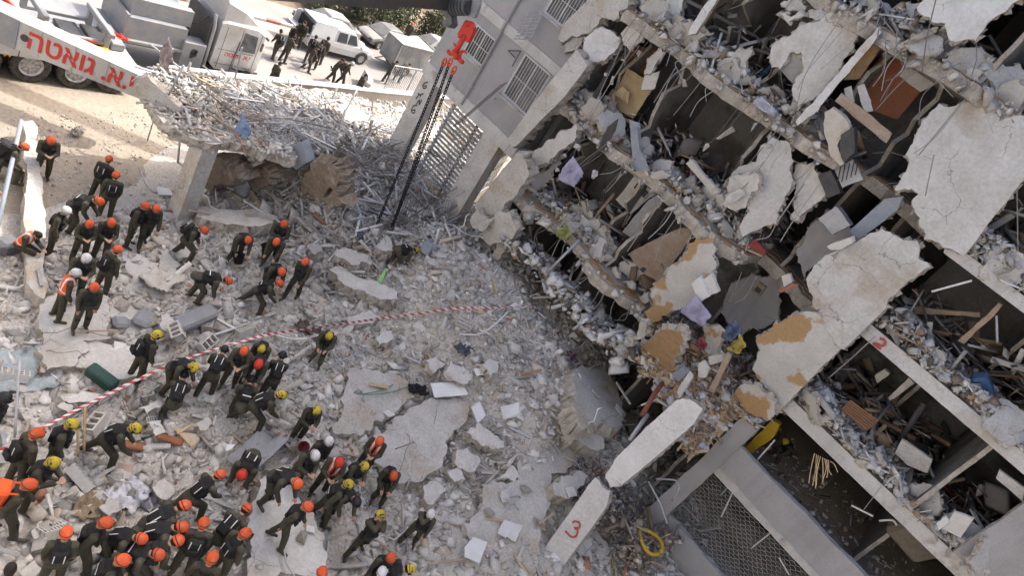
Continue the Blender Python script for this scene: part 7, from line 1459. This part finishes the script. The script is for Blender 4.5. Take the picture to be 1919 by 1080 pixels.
# ------------------------------------------------------------------ bent reinforcement: mats, cages, bundles
def mat_sheet(corners, n, m_n, warp, label, seed, r=.009):
    q = [np.asarray(c, float) for c in corners]; rr = np.random.default_rng(seed); b = MB(); ph = rr.uniform(0, 6, 4)
    def P(u, v):
        p = q[0] * (1 - u) * (1 - v) + q[1] * u * (1 - v) + q[2] * u * v + q[3] * (1 - u) * v; return p + np.array([math.sin(u * 5 + ph[0]) * math.cos(v * 3 + ph[1]), math.sin(v * 6 + ph[2]), math.sin(u * 4 + v * 3 + ph[3])]) * warp
    for i in range(n + 1):
        u = i / n + rr.normal() * .01; b.tube([P(u, v) for v in np.linspace(0, 1 - rr.random() * .1, 9)], r, 4, caps=False)
    for j in range(m_n + 1):
        v = j / m_n + rr.normal() * .01; b.tube([P(u, v) for u in np.linspace(0, 1 - rr.random() * .1, 11)], r, 4, caps=False)
    return b.build('rebar_mat', REBAR if seed % 2 else GALV, None, label=label, cat='steel mesh')
zz = lambda z, pts, Zs: zpath(z, pts, Zs)
mat_sheet(zz('E', [(1100, 560), (1520, 520), (1500, 800), (1060, 800)], (3.2, 3.6, 2.4, 2.0)), 22, 12, .12, 'bent steel mesh sheet hanging in front of the wreck by the chains', 1)
mat_sheet(zz('E', [(1280, 150), (1900, 250), (1850, 480), (1230, 420)], (4.2, 4.6, 4.0, 3.6)), 26, 12, .2, 'crumpled steel mesh between the deck and the leaning panels', 2)
mat_sheet(zz('E', [(650, 130), (1250, 190), (1200, 420), (760, 330)], (4.2, 4.3, 3.6, 3.7)), 24, 12, .2, 'steel mesh folded over the right end of the broken deck', 3)
mat_sheet(zz('B', [(0, 760), (680, 900), (720, 1060), (60, 940)], (4.2, 4.1, 4.1, 4.0)), 26, 8, .15, 'steel mesh lying along the front of the broken deck', 4)
mat_sheet(zz('A', [(1420, 600), (1919, 800), (1919, 990), (1600, 760)], (4.3, 4.4, 4.2, 4.1)), 18, 8, .12, 'steel mesh at the corner of the broken deck with a cloth in it', 5)
mat_sheet(zz('E', [(1500, 800), (1750, 560), (1850, 600), (1650, 850)], (2.4, 3.2, 3.2, 2.2)), 14, 9, .15, 'steel mesh jammed against the leaning panels', 6)
mat_sheet(zz('E', [(1500, 100), (1900, 20), (1900, 250), (1560, 240)], (5.2, 6.0, 5.2, 4.6)), 18, 10, .15, 'steel mesh leaning up to the slatted screen', 7)
mat_sheet(zz('L', [(1090, 760), (1400, 830), (1250, 1060), (1080, 960)], (8.0, 7.8, 7.2, 7.4)), 10, 8, .2, 'twisted steel mesh below the barred window', 8)
cg = empty('rebar_cage', PYY(*px('L', (900, 920)), 20.1), label='ladder shaped steel cage leaning on the standing wing', cat='steel cage')
A_ = PYY(*px('L', (700, 1110)), 19.6); B_ = PYY(*px('L', (1120, 745)), 20.2); off = np.array([.18, 0, .22])
for k in range(2): b = MB(); b.tube([A_ + off * k, B_ + off * k], .018, 5); b.build('rail', REBAR, cg)
for t in np.linspace(0, 1, 26): b = MB(); b.tube([A_ + (B_ - A_) * t - off * .1, A_ + (B_ - A_) * t + off * 1.1], .011, 4); b.build('stirrup', REBAR, cg)
for (z, a, c, Za, Zc, k) in (('E', (1080, 785), (1919, 225), 2.3, 5.4, 4), ('E', (1200, 480), (1919, -10), 3.2, 7.0, 4), ('E', (1250, 850), (1640, 640), 2.2, 3.4, 5), ('E', (1170, 820), (1700, 520), 2.2, 3.8, 4), ('E', (1330, 170), (1800, 410), 4.4, 3.6, 3), ('E', (1240, 860), (1560, 720), 2.1, 3.0, 4), ('L', (1080, 1080), (1300, 890), 6.6, 7.6, 2), ('E', (590, 275), (1150, 170), 4.0, 4.4, 1), ('E', (0, 0), (660, 60), 4.3, 4.3, 2)):
    for i in range(k):
        a_ = PZ(*px(z, (a[0] + U(-25, 25), a[1] + U(-25, 25))), Za + U(-.1, .1)); c_ = PZ(*px(z, (c[0] + U(-40, 40), c[1] + U(-40, 40))), Zc + U(-.15, .15)); m1 = (a_ + c_) / 2 + rng.normal(size=3) * .12
        ptube('steel_bar', smooth_path([a_, m1, c_]), U(.012, .024), REBAR if rng.random() < .6 else GALV, label='long bent steel bar in the wreckage between the deck and the leaning panels', cat='steel bar', group='long bars in the steel wreckage')
for i in range(46):
    a_ = onheap(450 + U(860, 1330) / 3.838, 230 + U(470, 860) / 3.838) + [0, 0, U(.1, .5)]; c_ = onheap(450 + U(1450, 1860) / 3.838, 230 + U(180, 560) / 3.838) + [0, 0, U(.3, 1.3)]; m1 = (a_ + c_) / 2 + rng.normal(size=3) * .18 + [0, 0, .15]
    ptube('steel_bar', smooth_path([a_, (a_ + m1) / 2 + rng.normal(size=3) * .08, m1, c_]), U(.010, .02), REBAR if rng.random() < .5 else GALV, label='long bent steel bar in the wreckage between the deck and the leaning panels', cat='steel bar', group='long bars in the steel wreckage')
wr_poly = [PZ(*p, 2.8)[:2] for p in ((560, 250), (760, 235), (900, 300), (930, 400), (860, 470), (720, 440), (600, 390))]
for p in heap_pts(290, poly=wr_poly):
    p[2] = p[2] + U(.05, .6); stick(['steel_bar', 'steel_bar', 'bent_pipe', 'metal_section', 'metal_section'][int(rng.integers(5))], p, ('bent bar or strip tangled in the steel wreckage beside the chains', 'scrap metal', 'scrap metal in the steel wreckage'), .5, 1.15)
for p in heap_pts(85, poly=dk): p[2] = DZ(p[0], p[1]) + U(.1, .5); stick(['steel_bar', 'bent_pipe', 'metal_section', 'timber_batten', 'metal_section'][int(rng.integers(5))], p, ('pale strip or bar lying on top of the broken deck', 'scrap metal', 'strips on the broken deck'), .25)
for p in heap_pts(60, poly=back): p[2] += U(.1, .3); stick(['bent_pipe', 'metal_section', 'timber_batten'][int(rng.integers(3))], p, ('sunlit strip or batten behind the broken deck', 'strip', 'strips behind the broken deck'), .25)
# slope of rubble below the deck's right end
n = 4200; x = rng.uniform(-20.5, -12.6, n); y = rng.uniform(14.0, 20.4, n); P_ = np.c_[x, y, hz(x, y) + .25 * rng.random(n) ** 2]
crumbs('wreckage_rubble', P_, .04, .22, .35, kind='stuff', label='grey rubble, strips and splinters filling the steel wreckage under the deck end', cat='rubble')
# brown plaster and household litter sliding out below the ochre wall
sx_ = np.linspace(-4.85, -1.5, 60); sv_ = np.linspace(0, 1, 34); SX, SV = np.meshgrid(sx_, sv_, indexing='ij'); e_ = .35 * vnoise(SX, SV * 3, 1.1, 81) + .14 * vnoise(SX, SV * 3, 3.4, 82)
lo_ = .55 * vnoise(SX, SX * 0 + 5, 1.3, 83) + .25 * vnoise(SX, SX * 0 + 9, 3.7, 84) + .45 * np.clip(-(SX + 3.2), 0, 1.6) * .35; SY = 19.25 + lo_ * (1 - SV) + 1.45 * SV; SZ = 4.45 + lo_ * 1.2 * (1 - SV) + 1.75 * SV ** .85 + e_ - .55 * np.clip((SX + 2.6) / 1.2, 0, 1)
ps = link('plaster_slope', grid_mesh('plaster_slope', SX, SY, SZ, mat('brown_plaster_dust', (.40, .29, .18), .95, (.28, .20, .125), 3, .5, .4, .9, 14, stain=(.45, .41, .35), stain_scale=1.6, stain_lo=.5, stain_w=.12)), None, label='slope of brown plaster dust sliding out below the ochre wall', cat='debris', kind='stuff'); so = ps.modifiers.new('t', 'SOLIDIFY'); so.thickness = .22
n = 3400; ii = rng.integers(1, 59, n); jj = rng.integers(0, 34, n); BP = np.array([(.40, .28, .17), (.48, .38, .26), (.52, .50, .47), (.33, .22, .13), (.60, .60, .59), (.16, .13, .12), (.20, .24, .36), (.45, .44, .54)])
crumbs('plaster_litter', np.c_[SX[ii, jj] + rng.normal(size=n) * .03, SY[ii, jj] + rng.normal(size=n) * .03, SZ[ii, jj] + .03], .03, .19, .2, pal=BP, w=[.25, .18, .2, .12, .12, .06, .02, .03], kind='stuff', label='plaster lumps, papers and splinters on the brown plaster slope', cat='debris')
for k in range(9):
    i_, j_ = int(rng.integers(4, 56)), int(rng.integers(3, 32)); sc = U(.4, .9); o = link('plaster_slab', plate_me[int(rng.integers(14))], None, (SX[i_, j_], SY[i_, j_] - .08, SZ[i_, j_] + .1), None, label='broken plaster slab lying on the brown plaster slope', cat='slab', group='plaster slabs on the brown slope'); o.rotation_euler = (U(.5, 1.1), U(-.4, .4), U(-.6, .6)); o.scale = (sc, sc, sc * .7); o.material_slots[0].link = 'OBJECT'; o.material_slots[0].material = OCHRE
# ------------------------------------------------------------------ right part: crate, slide, boxes
crt = empty('slatted_crate', PYY(*px('Q', (880, 940)), 20.7), label='brown slatted wooden crate on the second floor of the right part', cat='crate')
cpnt, cn = yplane('Q', [(762, 905), (820, 845), (1000, 975), (922, 1042)], 20.7, -.5, 0)
b = MB(); b.prism(cpnt, -cn * .05); b.build('panel', WOOD, crt)
for k in range(6): t = (k + .5) / 6; a = cpnt[0] + (cpnt[1] - cpnt[0]) * t; c = cpnt[3] + (cpnt[2] - cpnt[3]) * t; b = MB(); b.prism([a + cn * .003, c + cn * .003, c + cn * .003 + (cpnt[1] - cpnt[0]) * .09, a + cn * .003 + (cpnt[1] - cpnt[0]) * .09], cn * .035); b.build('slat', mat('slat_wood', (.27, .14, .07), .7), crt)
YEL = mat('yellow_plastic', (.50, .33, .02), .5, (.40, .27, .03), 3, .5, .1, .05)
rp('yellow_slide', 'O', [(140, 325), (250, 215), (310, 150), (352, 180), (310, 262), (175, 352)], 21.6, .2, YEL, 'yellow plastic panel inside the first floor gallery', 'panel', .1)
b = MB(); c_ = PYY(*px('N', (1205, 868)), 18.2); c_[2] = max(c_[2], .35); b.tube([c_ + np.array([math.cos(a) * .42, math.sin(a) * .42, .05 * math.sin(a * 2)]) for a in np.linspace(0, 2 * math.pi, 25)], .06, 8); b.build('yellow_ring', YEL, smooth=True, label='yellow ring lying below the wire netting', cat='ring')
thing_b = MB(); thing_b.rbox((0, 0, 0), (.55, .4, .4), .06); o = thing_b.build('blue_crate', mat('blue_plastic', (.06, .13, .24), .6), local=True, label='blue plastic box in the debris of the third floor', cat='box'); o.location = PYY(*px('Q', (1655, 745)), 21.2); o.rotation_euler = (.3, .5, .4)
for z, pts, Y, m, lb in (('O', [(1320, 800), (1390, 700), (1510, 740), (1430, 855)], 20.3, PLAST_W, 'white folded board on the second floor edge'), ('O', [(1285, 770), (1340, 725), (1360, 760), (1300, 810)], 20.25, TILEW, 'small white board next to the folded board'), ('O', [(1040, 350), (1080, 270), (1260, 390), (1230, 470), (1110, 420)], 21.4, CONC, 'grey slab piece on the second floor debris'), ('O', [(540, -10), (575, -20), (690, 130), (665, 150)], 20.3, GALV, 'grey metal post leaning beside the slatted crate'), ('Q', [(610, 790), (680, 770), (740, 880), (680, 900)], 20.6, BLUEG, 'blue grey sheet beside the slatted crate'), ('Q', [(975, 690), (1040, 650), (1070, 680), (990, 740)], 22.6, PLAST, 'pale box in the dark second floor room'), ('Q', [(1060, 830), (1190, 700), (1225, 740), (1070, 850)], 22.4, PLAST, 'pale slanting panel in the dark second floor room'), ('Q', [(1210, 250), (1640, 290), (1640, 320), (1230, 300)], 22, WOODM, 'long brown board in the dark third floor room'), ('Q', [(1500, 470), (1760, 230), (1780, 245), (1540, 490)], 21.4, WOODM, 'slanting grey beam in the dark third floor room'), ('O', [(1640, 500), (1660, 450), (1810, 560), (1800, 640)], 20.7, CONC, 'perforated wall fragment at the right end')):
    rp('board', z, pts, Y, .1, m, lb, 'board', .15)
for z, pts in (('Q', [(1335, 158), (1590, 88)]), ('O', [(780, 660), (910, 725)]), ('O', [(945, 752), (1030, 745), (1050, 780)]), ('O', [(200, 410), (325, 270)]), ('O', [(350, 970), (410, 1075)]), ('O', [(185, 915), (335, 795)]), ('O', [(0, 600), (75, 520)]), ('O', [(5, 730), (85, 560)]), ('N', [(1240, 485), (1370, 490), (1385, 540), (1340, 620)]), ('N', [(1195, 500), (1270, 640), (1310, 760)]), ('Q', [(1745, 310), (1750, 480)])):
    ptube('metal_rod', smooth_path([PYY(*px(z, p), 20.95 if z == 'O' else (18.6 if z == 'N' else 20.2)) for p in pts]), .03, WHITEM if rng.random() < .6 else GALV, 6, label='pale metal rod or pipe sticking out of the right part', cat='rod', group='rods in the right part')
b = MB()
for k in range(9):
    a = PYY(*px('O', (560 + k * 12, 350 + 6 * k)), 20.1); c_ = PYY(*px('O', (515 + k * 20 + U(-25, 25), 560 - abs(k - 2) * 16)), 20.0); b.tube(smooth_path([a, (a + c_) / 2 + rng.normal(size=3) * .06, c_]), .014, 4)
b.build('straw_bundle', WOODL, label='frayed bundle of pale reeds hanging at the gallery', cat='reeds')
thing_b = MB(); thing_b.rbox((0, 0, 0), (1.3, .5, .9), .12); o = thing_b.build('old_sofa', mat('olive_brown_fabric', (.17, .15, .12), .9), local=True, label='brown padded sofa end at the far side of the gallery', cat='sofa'); o.location = PYY(*px('O', (1150, 860)), 21.6); o.rotation_euler = (.3, .2, .3)
# ------------------------------------------------------------------ planting beyond the road
LEAF = mat('dusty_leaf', (.085, .105, .045), .8, (.15, .16, .10), 1.5, .5, .3, 0, rand=.2); BARK = mat('bark', (.12, .09, .065), .9)
def bush(c, rx, rz_, n, label, group, m=LEAF):
    e = empty('bush', c, label=label, cat='bush', group=group); r = rng; ctr = r.normal(size=(9, 3)) * np.array([rx * .5, rx * .5, rz_ * .3]) + np.array([0, 0, rz_ * .6]); k = r.integers(0, 9, n); P_ = ctr[k] + r.normal(size=(n, 3)) * np.array([rx * .26, rx * .26, rz_ * .2]); P_[:, 2] = np.abs(P_[:, 2]) + .05
    R = rots(n); s = r.uniform(.05, .13, n); q = np.array([(-1, -.5, 0), (1, -.5, 0), (1.1, .5, .15), (-1, .5, .1)]); V = np.einsum('nij,vj->nvi', R, q) * s[:, None, None] + P_[:, None, :]; Fi = (np.arange(n)[:, None] * 4 + np.arange(4)[None]).tolist(); me = bpy.data.meshes.new('foliage'); me.from_pydata(V.reshape(-1, 3).tolist(), [], Fi); me.materials.append(m); link('foliage', me, e)
    for j in range(4): b = MB(); b.tube([(0, 0, -.1), ctr[j] * .5, ctr[j]], [.04, .03, .012], 5); b.build('stem', BARK, e, local=True)
for x, y, rx, rz_ in ((-41.0, 34.0, 1.3, 2.2), (-41.2, 36.4, 1.5, 2.6), (-41.4, 39, 1.6, 2.2), (-41.0, 41.8, 1.4, 2.4), (-41.2, 45, 1.7, 2.4), (-41.5, 31.5, 1.3, 1.6), (-43.5, 35, 2.0, 3.0), (-44, 40, 2.2, 3.2), (-41.4, 48.5, 1.8, 2.6), (-42.5, 28, 1.0, 1.2)):
    bush((x, y, .15), rx, rz_, 1500, 'dusty green shrub on the verge beyond the parked cars', 'shrubs on the verge')
n = 900; x = rng.uniform(-47, -41.8, n); y = rng.uniform(18, 32, n); crumbs('verge_litter', np.c_[x, y, .3 + .5 * rng.random(n)], .05, .3, .4, kind='stuff', label='branches, litter and stones on the brown verge', cat='litter')
